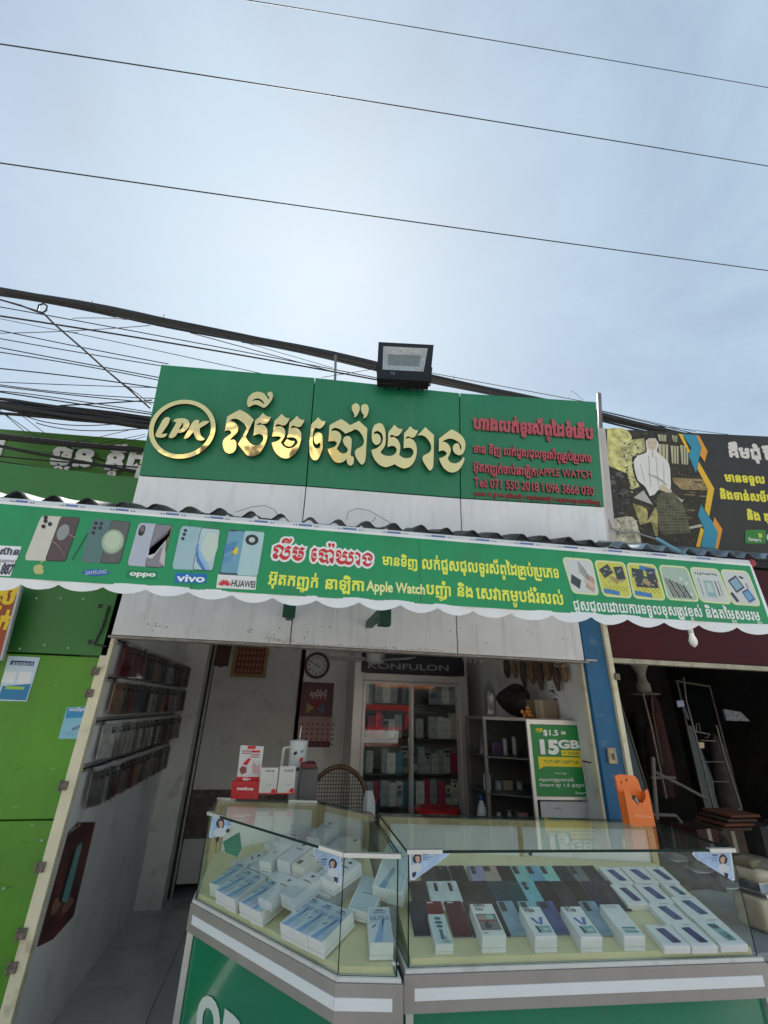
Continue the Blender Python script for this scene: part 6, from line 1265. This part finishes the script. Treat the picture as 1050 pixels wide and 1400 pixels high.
# upright white phone boxes standing in front
def top_print(mb, items, w, l, h):
    k = 0
    for q, c in items: k += 1; mb.add([V(a*w, b*l, h+.0004+.00015*k) for a, b in q], [tuple(range(len(q)))], flat(c))
R_ = lambda a, b, c, d: [(a, b), (c, b), (c, d), (a, d)]
def wbox(label, T, w, l, h, prints, txts=(), col=(.72, .73, .72), group=None, name='phone_box', lid=True, sidep=()):
    t = put(name, label, 'box', T, group); cm = M('box_%02x%02x%02x' % tuple(int(c*255) for c in col), col, .4, var=.04, scale=15)
    mb = MB(); mb.rbox((0, 0, .0003), (w, l, h), cm, .0012, seg=1); b_ = mb.build('carton', t, world=False)
    if lid: mb = MB(); mb.box((-.0003, -.0003, h*.30), (w+.0003, l+.0003, h*.30+.0008), M('lid_line', (.30, .30, .29), .6)); mb.build('lid_seam', t, world=False)
    mb = MB(); top_print(mb, prints, w, l, h)
    pl = Plane.__new__(Plane); pl.O, pl.U, pl.V, pl.N = V(0, 0, 0), V(1, 0, 0), V(0, 1, 0), V(0, 0, 1)
    for s_, a, b, hh, c in txts: text(pl, mb, s_, (a[0]*w, a[1]*l), (b[0]*w, b[1]*l), hh, flat(c), h+.0022, bold=.03)
    for q, c in sidep: mb.add([V(a*w, -.0006, b*h) for a, b in q], [tuple(range(len(q)))], flat(c))
    if mb.f: mb.build('print', t, world=False)
    return t
def front_box(label, nl, nr, far, h, prints, txts, col=(.72, .73, .72), group=None, pl=dR, name='phone_box', w=None, **k):
    a, b = pl.px(*nl, 0), pl.px(*nr, 0); ww = w or math.hypot(b[0]-a[0], b[1]-a[1]); f_ = pl.px(*far, h); l = f_[1]-a[1]
    return wbox(label, frame(pl, a[0], a[1], .0005, math.atan2(b[1]-a[1], b[0]-a[0])*.5), ww, l, h, prints, txts, col, group, name, **k)
GB = 'white phone boxes along the front of the right counter'
front_box('narrow phone box with three dark round marks, first of the front boxes', (595, 1306), (619.6, 1306), (580, 1250), .032, [(R_(.08, .04, .92, .97), (.52, .62, .62)), (ell(.5, .84, .2, .055, 12), (.05, .12, .14)), (ell(.5, .70, .24, .055, 12), (.05, .12, .14)), (ell(.5, .57, .2, .05, 12), (.05, .12, .14)), (R_(.4, .15, .6, .48), (.06, .16, .18)), (R_(.64, .12, .72, .25), (.2, .28, .3))], [('2023', (.45, .05), (.9, .05), .006, (.2, .3, .3))], group=GB)
front_box('large white phone box with grey and red picture, second of the front boxes', (658.8, 1304), (692, 1303.5), (639.5, 1236), .055, [(R_(.07, .16, .93, .66), (.16, .16, .17)), (R_(.12, .46, .8, .62), (.35, .26, .2)), (R_(.12, .42, .8, .47), (.22, .06, .04)), (R_(.5, .5, .78, .62), (.3, .55, .5))], [('OPPO', (.14, .88), (.62, .88), .011, (.08, .08, .08)), ('A6x', (.14, .77), (.48, .77), .010, (.1, .1, .1)), ('6', (.30, .22), (.55, .22), .026, (.03, .03, .03)), ('oppo', (.1, .06), (.3, .06), .005, (.1, .1, .1))], group=GB)
VP = [([(.22, .60), (.36, .62), (.52, .42), (.44, .38)], (.06, .14, .42)), ([(.5, .38), (.64, .62), (.82, .62), (.66, .38)], (.10, .20, .45)), (R_(.28, .12, .9, .34), (.22, .42, .40)), ([(.3, .12), (.42, .12), (.34, .34), (.24, .34)], (.02, .05, .05)), (R_(.55, .18, .8, .26), (.5, .62, .6))]
front_box('white phone box printed Y03 with blue V, third of the front boxes', (731.3, 1303.5), (762, 1303), (707.5, 1240), .052, VP, [('vivo', (.12, .92), (.42, .92), .009, (.10, .10, .12)), ('Y03', (.12, .79), (.60, .79), .014, (.06, .06, .08))], group=GB)
front_box('white phone box printed Y18 with blue V, fourth of the front boxes', (794.3, 1303.5), (824, 1303), (764, 1239.5), .050, VP, [('vivo', (.12, .92), (.42, .92), .008, (.10, .10, .12)), ('Y18', (.12, .80), (.60, .80), .013, (.10, .10, .12))], group=GB)
front_box('white phone box printed Y19s with teal stripes, fifth of the front boxes', (853.5, 1301.5), (883, 1301.5), (819, 1236.5), .050, [(R_(.2, .22, .85, .27), (.08, .30, .34)), ([(.2, .16), (.85, .18), (.85, .21), (.2, .2)], (.3, .5, .5)), (R_(.2, .10, .85, .15), (.10, .30, .34)), (ell(.62, .56, .16, .05, 14), (.6, .6, .6)), (ell(.62, .56, .12, .036, 14), (.72, .73, .72))], [('Y19s', (.14, .86), (.72, .86), .012, (.45, .46, .47))], group=GB)
# keypad phone boxes stacked at the right
BLP = [(.04, .06, .20), (.05, .09, .24), (.04, .05, .16)]
def kp(col, tilt=.0): return [([(.26, .80), (.62, .82), (.80, .22), (.76, .16), (.46, .16), (.42, .22)], col), ([(.30, .76), (.44, .77), (.46, .60), (.38, .60)], (.02, .03, .08)), (ell(.62, .30, .1, .07, 10), tuple(c*.5 for c in col)), (R_(.50, .19, .72, .22), tuple(c*.4 for c in col)), (R_(.45, .92, .8, .94), (.3, .3, .32))]
KB = [((908.6, 1295), (945.7, 1295), 1263.7, 0), ((946.8, 1295), (983, 1295), 1262, 2), ((985.7, 1293), (1024.3, 1293), 1255.7, 9), ((911, 1262.9), (947, 1262), 1234, 1), ((946.5, 1255.7), (983, 1255.7), 1225.7, 1), ((858.6, 1237), (888.6, 1237), 1208.6, 2), ((890, 1234.3), (923, 1234.3), 1208, 1), ((924, 1227), (948, 1227), 1208, 8), ((838.6, 1208.6), (868, 1208.6), 1185, 1), ((869, 1207), (902, 1207), 1184.6, 1), ((903.5, 1207), (930, 1207), 1184.6, 0)]
KL = ['front row, left', 'front row, middle', 'front row, right end', 'second row, left', 'second row, right', 'third row, left', 'third row, middle', 'third row, right', 'back row, left', 'back row, middle', 'back row, right']
for k, (a, b, fy, c) in enumerate(KB):
    h = .024; ua, ub = dR.px(*a, h), dR.px(*b, h); f_ = dR.px(a[0]-12, fy, h); w_, l_ = ub[0]-ua[0]-.001, f_[1]-ua[1]-.001
    col = BLP[c] if c < 3 else ((.03, .12, .18) if c == 8 else (.20, .42, .44)); pr = kp(col)
    if c == 9: pr += [(R_(.40, .60, .62, .76), (.04, .10, .12))]+[(R_(.44+.1*i, .24+.08*j, .51+.1*i, .29+.08*j), (.06, .18, .2)) for i in range(3) for j in range(3)]
    wbox('flat white keypad phone box with %s handset print, %s' % (('blue', 'blue', 'blue')[c] if c < 3 else ('teal' if c == 8 else 'turquoise'), KL[k]), frame(dR, ua[0], ua[1], .0005), w_, l_, h, pr, group='keypad phone boxes in the right counter', lid=False)

# ------------------------------------------------------------------ left counter: slim white boxes
VB = [(R_(.03, .02, .97, .97), (.46, .56, .64)), ([(.03, .02), (.62, .02), (.30, .5), (.03, .5)], (.56, .64, .70)), ([(.16, .02), (.52, .02), (.72, .60), (.66, .68), (.55, .62)], (.24, .38, .58)), ([(.52, .02), (.97, .02), (.97, .40), (.74, .58)], (.42, .53, .62)), ([(.52, .30), (.66, .52), (.70, .66), (.62, .62)], (.02, .04, .10)), (R_(.34, .88, .70, .91), (.02, .02, .03)), (R_(.22, .82, .84, .845), (.10, .16, .30)), (R_(.30, .775, .76, .785), (.25, .32, .42)), ([(.16, .38), (.32, .46), (.30, .49), (.14, .42)], (.05, .05, .06))]
VTX = [('ULTRA', (.08, .60), (.94, .60), .014, (.24, .36, .55))]
SP = [([(.35, .28), (.65, .28), (.65, .35), (.35, .35)], (.03, .03, .03)), (R_(.2, .48, .8, .50), (.2, .2, .2))]
GL = 'slim boxes along the angled pane'
WL = .0725
fr = [(.085+.0745*k if k < 3 else .335+.076*(k-3) if k < 5 else .60+.0745*(k-5)) for k in range(8)]
for k, s_ in enumerate(fr):
    wbox('white box with blue wedge print, %s from the left along the angled pane' % ORD[k], frame(dL, s_, -.004+rnd.uniform(0, .006)+(.018 if k == 0 else 0), .0005, rnd.uniform(-.03, .03)+(.10 if k == 0 else 0)), WL, .158, .05, VB, VTX, group=GL, sidep=[])
BP2 = [(R_(.25, .62, .75, .66), (.12, .12, .14)), (ell(.5, .84, .13, .045, 12), (.05, .05, .06)), (R_(.3, .3, .34, .42), (.35, .37, .4))]
BP3 = [(R_(.12, .10, .42, .26), (.06, .06, .06)), (ell(.78, .88, .14, .05, 12), (.05, .05, .05)), (R_(.3, .5, .7, .53), (.3, .3, .3)), (ell(.5, .4, .06, .02, 8), (.3, .3, .3))]
def pile(k, s_, t_, w_, ang, l, wd, h, pr, col, lab, txts=()): wbox(lab, frame(dL, s_, t_, w_, ang), wd, l, h, pr, txts, col, 'boxes piled in the left counter')
PWc = (.60, .63, .66)
pile(0, .02, .165, .0, -.55, .15, .07, .045, BP2, (.66, .67, .67), 'slanting white box against the left side pane')
pile(1, .335, .158, .0, 0, .15, .08, .055, BP2, PWc, 'pale box under the front cream box in the pile')
pile(2, .42, .165, .0, .03, .15, .08, .055, BP2, PWc, 'pale box right of the cream box in the lower pile layer')
pile(3, .51, .165, .0, -.02, .15, .08, .055, BP2, PWc, 'pale box with dark oval in the middle of the lower pile')
pile(4, .60, .17, .0, .04, .15, .08, .055, BP2, PWc, 'pale box at the right end of the lower pile layer')
pile(5, .16, .17, .0, 0, .15, .08, .052, BP2, PWc, 'pale box behind the leftmost wedge printed boxes')
pile(6, .245, .165, .0, 0, .15, .08, .052, BP2, PWc, 'pale box in the left half of the lower pile')
pile(7, .16, .31, .03, .02, .17, .085, .055, [], (.66, .68, .69), 'plain white box at the far left top of the pile', [('realme', (.3, .45), (.8, .45), .012, (.2, .2, .22))])
pile(8, .25, .31, .03, 0, .17, .085, .055, BP2, PWc, 'pale box beside the plain white box at the back of the pile')
pile(9, .34, .32, .03, .02, .17, .085, .055, BP2, PWc, 'pale box in the middle at the back of the pile')
pile(10, .43, .33, .02, .0, .17, .085, .05, [], PWc, 'pale box at the back right of the pile', [('OPPO', (.3, .2), (.75, .2), .012, (.2, .2, .22))])
pile(11, .33, .20, .056, .05, .15, .082, .045, BP2, PWc, 'pale box of the second layer left of the cream boxes')
pile(12, .425, .205, .056, .0, .155, .085, .042, BP3, (.66, .63, .56), 'cream box with black square print, left of the two on top')
pile(13, .53, .30, .060, .03, .15, .082, .050, BP3, (.66, .63, .56), 'cream box with black square print, right of the two on top')
pile(14, .44, .02, .050, .02, .15, .08, .030, BP2, PWc, 'flat pale box laid over the middle wedge printed boxes')
pile(15, .53, .06, .050, -.05, .155, .085, .045, BP2, PWc, 'pale box with small oval at the centre of the pile edge')
pile(16, .10, .30, .030, -.25, .15, .075, .045, BP2, (.70, .71, .71), 'pale box turned at the left back corner of the pile')
pile(17, .24, .17, .053, .18, .15, .07, .040, [], (.72, .73, .73), 'plain white box lying askew on the left half of the pile', [('5G', (.4, .4), (.6, .4), .012, (.2, .2, .22))])
pile(18, .62, .19, .056, -.12, .15, .08, .045, BP2, (.70, .71, .71), 'pale box with dark oval on top at the right of the pile')
pile(19, .36, .35, .085, .10, .15, .08, .040, BP2, (.70, .71, .71), 'pale box on top of the back row of the pile')
# single box at the front and the larger leaning pair
wbox('single white box with blue wedge print standing alone at the front pane', frame(dC, dC.px(505.2, 1317.7)[0], dC.px(505.2, 1317.7)[1]+.01, .0005), .079, .158, .052, VB, [('ULTRA', (.08, .60), (.94, .60), .015, (.16, .26, .42))])
wbox('larger pale box leaning behind the single box near the side pane', frame(dC, .10, .27, .02, -.42, .28), .12, .20, .055, [(R_(.05, .03, .95, .97), (.50, .58, .60)), ([(.2, .02), (.42, .02), (.55, .45), (.46, .5)], (.13, .26, .42)), (R_(.35, .82, .6, .85), (.03, .03, .04)), (R_(.3, .76, .7, .78), (.12, .2, .3))], [], (.68, .70, .70))
wbox('second pale box lying under the leaning larger box', frame(dC, .0, .20, .0005, -.35), .10, .19, .035, [(R_(.05, .03, .95, .97), (.44, .55, .60)), (R_(.3, .5, .7, .52), (.1, .16, .2))], [], (.66, .69, .70))
mb = MB(); p = dC.P(.155, -.0, .003); 
for k in range(5): mb.lathe([(.002, -.004), (.009, 0), (.004, .006)], M('tissue', (.70, .70, .68), .7), c=p+V(rnd.uniform(-.008, .008), rnd.uniform(-.004, .004), .004), n=7)
tag(mb.build('crumpled_tissue'), 'tiny crumpled white scrap before the single box', 'paper')
# green pouch inside the left counter side
mb = MB(); q = [at(*p_, Y=2.62) for p_ in ((305, 1152), (327, 1139), (330, 1160), (325, 1172), (308, 1165))]; mb.slab(q, V(0, .02, 0), M('green_pouch', (.03, .22, .15), .4, var=.2)); tag(mb.build('green_pouch'), 'small green pouch propped inside the left counter', 'pouch')

# ------------------------------------------------------------------ on the counters
zt = ZT+.0015
def card(name, label, cat, q, Y_, mat_, th=.006, lean=.0): 
    pl = Plane((0, Y_, zt), (1, 0, 0), (0, lean, 1)); t = thing(name, label, cat, pl.at(*q[3])); mb = MB(); pl.poly(mb, [pl.px(*p) for p in q], 0, mat_, th); return t, pl, mb.build('board', t)
t, pl, bd = card('leaflet_stand', 'tall red and white leaflet stand at the back of the left counter', 'stand', [(329, 1019), (361, 1020.5), (352, 1090), (321, 1090)], 2.84, flat((.62, .60, .60)), .008)
RR = flat(srgb(205, 25, 35)); mb = MB()
pl.poly(mb, PX(pl, [(323, 1062), (354.5, 1062), (352, 1090), (321, 1090)]), .001, RR); pl.poly(mb, PX(pl, [(339, 1020), (350, 1020), (349, 1024), (338, 1024)]), .001, RR); pl.poly(mb, PX(pl, [(344, 1026), (356, 1026), (355, 1029), (343, 1029)]), .001, RR); pl.poly(mb, PX(pl, [(332, 1044), (340, 1036), (343, 1038), (338, 1046), (334, 1046)]), .001, RR); pl.poly(mb, PX(pl, [(327, 1052), (331, 1047), (337, 1049), (337, 1056), (330, 1059)]), .001, flat((.25, .06, .06)))
for k, (x, y) in enumerate(((343, 1031), (342, 1034), (331, 1026), (331, 1029))): pl.poly(mb, PX(pl, [(x, y), (x+12, y), (x+12, y+1.6), (x, y+1.6)]), .001, flat((.42, .14, .16)))
pl.poly(mb, PX(pl, [(344, 1048), (347, 1040), (351, 1047), (355, 1042), (353, 1058), (346, 1058)]), .0012, flat((.55, .35, .35)))
mb.build('print', bd)
mb = MB(); pl.poly(mb, PX(pl, [(318, 1067), (355.5, 1067), (353, 1091), (316, 1091)]), .03, M('stand_red', srgb(185, 15, 28), .3, var=.05), .029); pk = mb.build('pocket', t)
mb = MB(); ptext(Plane(pl.O+V(0, -.0305, 0), (1, 0, 0), (0, 0, 1)), mb, 'metfone', (324, 1080), (346, 1080.5), 4, WHT, .001, bold=.02); ptext(pl, mb, '4G+', (332, 1066), (343, 1066), 3.5, WHT, .0314, bold=.02); mb.build('lettering', pk)
for k, (q, nm) in enumerate((([(357, 1049.5), (381, 1049.5), (377, 1086), (353.5, 1086)], 'left of two white payment cards on the left counter'), ([(383, 1047.5), (404.5, 1047.5), (402, 1085), (378.5, 1085)], 'right of two white payment cards on the left counter'))):
    t, pl, bd = card('payment_card', nm, 'card', q, 2.80, M('card_cream', (.60, .58, .53), .35, var=.03), .005); mb = MB(); m_ = q[0][0]+9
    ptext(pl, mb, 'KHQR' if k else 'aba', (m_-3, 1055), (m_+9, 1055), 2.6, flat((.2, .2, .2)), .001, bold=.03); pl.poly(mb, PX(pl, [(m_-2, 1072), (m_+6, 1072), (m_+6, 1073), (m_-2, 1073)]), .001, flat((.4, .4, .4)))
    x1_, y1_ = q[2]; pl.poly(mb, PX(pl, [(x1_-7, y1_-2), (x1_-6, y1_-6), (x1_-2, y1_-8), (x1_, y1_-6), (x1_-.6, y1_-1)]), .001, RR); pl.poly(mb, PX(pl, [(q[3][0], 1084), (q[2][0], 1084), (q[2][0], 1085.8), (q[3][0], 1085.8)]), .0012, RR); mb.build('print', bd)
tp = at(402, 1088, Y=3.0); t = thing('tumbler', 'white handled tumbler with printed stickers and a straw behind the cards', 'tumbler', (tp.x, 3.0, zt-.06)); CW = M('tumbler_white', (.60, .62, .62), .3, var=.04)
hh = at(402, 1016, Y=3.0).z-zt+.06; mb = MB(); mb.lathe([(.033, 0), (.036, hh*.35), (.050, hh*.45), (.053, hh*.93), (.054, hh)], CW, n=24); bd = mb.build('cup', t, world=False)
mb = MB(); mb.lathe([(.055, hh), (.055, hh+.015), (.012, hh+.02)], CW, n=24); mb.build('lid', t, world=False)
mb = MB(); mb.tube([V(-.045, 0, hh-.02), V(-.085, -.01, hh-.025), V(-.09, -.01, hh-.13), V(-.05, 0, hh-.15)], .009, CW, 8); mb.build('handle', t, world=False)
mb = MB(); mb.tube([V(0, 0, hh), V(.004, 0, hh+.09)], .004, CW, 6); mb.build('straw', t, world=False)
mb = MB()
for a, z, c, s_ in ((-1.9, .85, (.03, .03, .03), .012), (-1.2, .75, (.5, .03, .04), .014), (-1.5, .6, (.04, .04, .05), .012), (-2.1, .55, (.5, .1, .03), .011), (-.9, .62, (.05, .05, .05), .012), (-1.2, .88, (.1, .3, .4), .01)):
    n0 = V(math.cos(a), math.sin(a), 0); u_ = V(-n0.y, n0.x, 0); c0 = n0*.0545+V(0, 0, hh*z); q = [c0+u_*s_*x+V(0, 0, s_*y) for x, y in ((-1, -.3), (-.2, -1), (.9, -.2), (.6, .9), (-.5, .6))]; mb.add(q, [(0, 1, 2, 3, 4)], flat(c))
mb.build('sticker_print', bd, world=False)
mb = MB(); p = at(414, 1090, Y=2.98); mb.rbox((p.x-.03, 2.9, .95), (p.x+.07, 3.05, at(414, 1050, Y=2.9).z), M('grey_box', (.13, .12, .115), .6, var=.15), .004); mb.build('x') if False else tag(mb.build('grey_box'), 'dark grey box behind the right payment card', 'box')
mb = MB(); mb.rbox((p.x-.03, 2.87, at(414, 1050, Y=2.9).z+.002), (p.x+.055, 3.02, at(414, 1045, Y=2.9).z+.006), M('red_booklet', (.15, .015, .02), .5), .003); tag(mb.build('red_booklet'), 'dark red booklet lying on the grey box', 'book')
mb = MB(); mb.rbox((-.25, 2.96, .0), (.28, 3.32, .955), M('desk_wood', (.07, .05, .04), .5, var=.3), .006); tag(mb.build('small_desk'), 'dark desk pushed against the back of the left counter', 'desk')
# orange tape organiser
orp = Plane(at(870, 1126, Z=zt), (1, .02, 0), (0, .04, 1)); t = thing('orange_organiser', 'orange plastic holder with tape rolls leaning at the blue column', 'holder', orp.O)
OR = M('orange_plastic', srgb(238, 120, 50), .35, var=.05); mb = MB(); lo = [orp.px(*p) for p in ((841, 1061), (848, 1058.5), (868, 1061), (872, 1066), (877, 1080), (888, 1127), (854, 1126), (847, 1090))]
hl = [[orp.px(849.5+a, 1069.5+b) for a, b in ell(0, 0, 1.2, 2, 8)], [orp.px(856.5+a, 1066.5+b) for a, b in ell(0, 0, 1.4, 2.6, 8)]]
orp.shape(mb, fill([orient(lo)]+[orient(h, False) for h in hl]), -.01, OR, .01); mb.build('back_plate', t)
mb = MB(); pf_ = [orp.px(*p) for p in ((845, 1078), (853, 1080), (856, 1090), (862, 1096), (871, 1096), (875, 1089), (874, 1079), (878, 1078), (888, 1127.5), (854, 1127)) ]; orp.shape(mb, fill([orient(pf_)]), .035, OR, .004); mb.build('front_plate', t)
mb = MB(); a, b, c_, d = orp.px(847, 1082), orp.px(855, 1126), orp.px(876, 1082), orp.px(886, 1126)
for p, q in ((a, b), (c_, d)): mb.add([orp.P(*p, 0), orp.P(*q, 0), orp.P(*q, .035), orp.P(*p, .035)], [(0, 1, 2, 3)], OR)
mb.add([orp.P(*b, 0), orp.P(*d, 0), orp.P(*d, .035), orp.P(*b, .035)], [(0, 1, 2, 3)], OR); mb.build('side_walls', t)
mb = MB(); ptext(orp, mb, 'DINGRUI TAPE', (860, 1114), (882, 1117), 2.6, flat(srgb(250, 180, 130)), .0395, bold=.02); mb.build('lettering', t)
pr_ = orp.at(868, 1095, .02); t = thing('tape_roll', 'small roll of tape resting in the orange holder', 'tape', pr_); Tt = Matrix.Translation(pr_) @ Matrix.Rotation(PI/2-.5, 4, 'X') @ Matrix.Rotation(.5, 4, 'Y')
mb = MB(); mb.lathe([(.012, -.010), (.021, -.010), (.022, .010), (.012, .010), (.012, -.010)], M('tape_dark', (.03, .025, .02), .3), n=20, T=Tt); mb.build('tape', t); mb = MB(); mb.lathe([(.008, -.011), (.0118, -.011), (.0118, .011), (.008, .011), (.008, -.011)], M('tape_core', (.5, .45, .4), .5), n=16, T=Tt); mb.build('core', t)
pr_ = orp.at(861, 1092, .018); mb = MB(); mb.rbox(pr_-V(.02, .008, .008), pr_+V(.012, .008, .012), M('pale_glass', (.55, .5, .55), .2), .005); tag(mb.build('clear_clip'), 'clear plastic clip beside the tape roll in the orange holder', 'clip')
# three ring dishes on the work table behind the right pane
for k, (x, y) in enumerate(((918, 1175), (951, 1190), (985, 1211))):
    p = at(x, y, Y=2.55-.12*k); t = thing('ring_dish', 'glass ring dish on the dark ledge beside the right counter, %s from the back' % ORD[k], 'dish', p, (0, 0, 0), 'ring dishes beside the right counter')
    mb = MB(); mb.lathe([(.075, .012), (.08, .016), (.084, .012), (.06, .0), (.03, -.004)], M('dish_glass', (.36, .37, .36), .12, .5), n=28); mb.build('rim', t, world=False); mb = MB(); mb.lathe([(.028, -.003), (.03, .03), (.02, .045)], M('dish_core', (.03, .03, .03), .4), n=16); mb.build('core', t, world=False)
mb = MB(); mb.slab([V(1.9, 2.28, .86), V(2.03, 2.1, .86), V(2.03, 2.62, .9), V(1.9, 2.62, .9)], V(0, 0, -.02), DKW); mb.box((1.9, 2.3, -.12), (2.02, 2.6, .84), DKW); tag(mb.build('dark_ledge'), 'narrow dark ledge between the right counter and work table', 'ledge')

# ================================================================== ACROSS THE STREET (mirrored in the gold letters and cabinet glass)
def shophouse(x0, x1, h, wall, awn, label, aw_label):
    y = -11.5; t = thing('shophouse', label, 'building', ((x0+x1)/2, y, -.2))
    WM_ = M('far_wall_'+label.split()[0], wall, .8, var=.12, scale=1)
    mb = MB(); mb.box((x0+.02, y-6, -.2), (x1-.02, y, h), WM_); mb.build('wall', t)
    mb = MB(); mb.box((x0+.3, y+.002, -.2), (x1-.3, y+.05, 2.3), M('far_shutter', (.12, .12, .13), .6, var=.2, scale=2, stretch=(1, 1, 12))); mb.build('shutter', t)
    n = max(2, int((x1-x0)/1.6)); z = 3.2
    while z+1.2 < h:
        for k in range(n):
            cx_ = x0+(k+.5)*(x1-x0)/n; mb = MB(); mb.box((cx_-.5, y+.002, z), (cx_+.5, y+.04, z+1.1), WHITE); f_ = mb.build('window', t); mb = MB(); mb.box((cx_-.44, y+.041, z+.06), (cx_+.44, y+.05, z+1.04), M('far_pane', (.03, .04, .05), .1)); mb.build('pane', f_)
        z += 2.6
    mb = MB(); mb.slab([V(x0+.1, y+.06, 2.9), V(x0+.1, y+1.6, 2.4), V(x0+.1, y+1.6, 2.34), V(x0+.1, y+.06, 2.84)], V(x1-x0-.2, 0, 0), M('far_awning_'+awn[0], awn[1], .6, var=.1)); mb.build('awning', t, label=aw_label)
for a in ((-14, -8.5, 6.2, (.6, .55, .45), ('orange', (.55, .16, .03)), 'buff shophouse across the street with orange awning', 'orange cloth awning'), (-8.5, -3, 7.4, (.66, .6, .48), ('red', (.45, .08, .04)), 'cream shophouse across the street with red awning', 'red cloth awning'), (-3, 3.5, 5.8, (.5, .6, .55), ('teal', (.1, .32, .28)), 'sea green low shophouse across the street', 'teal cloth awning'),
          (3.5, 9, 7.0, (.6, .58, .54), ('orange', (.55, .16, .03)), 'grey shophouse across the street under two floors', 'orange cloth awning'), (9, 15, 6.0, (.66, .64, .58), ('green', (.05, .25, .1)), 'pale low shophouse across the street with green awning', 'green cloth awning')): shophouse(*a)
t = thing('parked_van', 'red and white van parked in the street opposite, mirrored in cabinet glass', 'van', (2.9, -6.2, -.2))
VR = M('van_red', (.45, .02, .02), .3, coat=.5); VW = M('van_white', (.7, .7, .68), .3, coat=.5)
mb = MB(); x0, x1 = 1.7, 4.6
mb.slab([V(x0, -7, .15), V(x1, -7, .15), V(x1, -7, .75), V(x1-.1, -7, .95), V(x0, -7, .95)], V(0, 1.6, 0), VW); mb.build('body', t)
mb = MB(); mb.slab([V(x0, -6.95, .953), V(x1-.15, -6.95, .953), V(x1-.75, -6.95, 1.65), V(x0+.1, -6.95, 1.65)], V(0, 1.5, 0), VR); cbn = mb.build('cabin', t)
for a, b in ((x0+.25, x0+1.1), (x0+1.2, x0+2.0)): mb = MB(); mb.box((a, -5.449, 1.05), (b, -5.44, 1.5), M('far_pane', (.03, .04, .05), .1)); mb.build('window', cbn)
for x in (x0+.5, x1-.6):
    for y in (-6.95, -5.5): mb = MB(); mb.lathe([(.30, -.09), (.31, 0), (.30, .09)], BLACK, n=20, T=Matrix.Translation((x, y, .11)) @ Matrix.Rotation(PI/2, 4, 'X')); mb.build('wheel', t)
if _fo is not None: bpy.data.objects.remove(_fo)
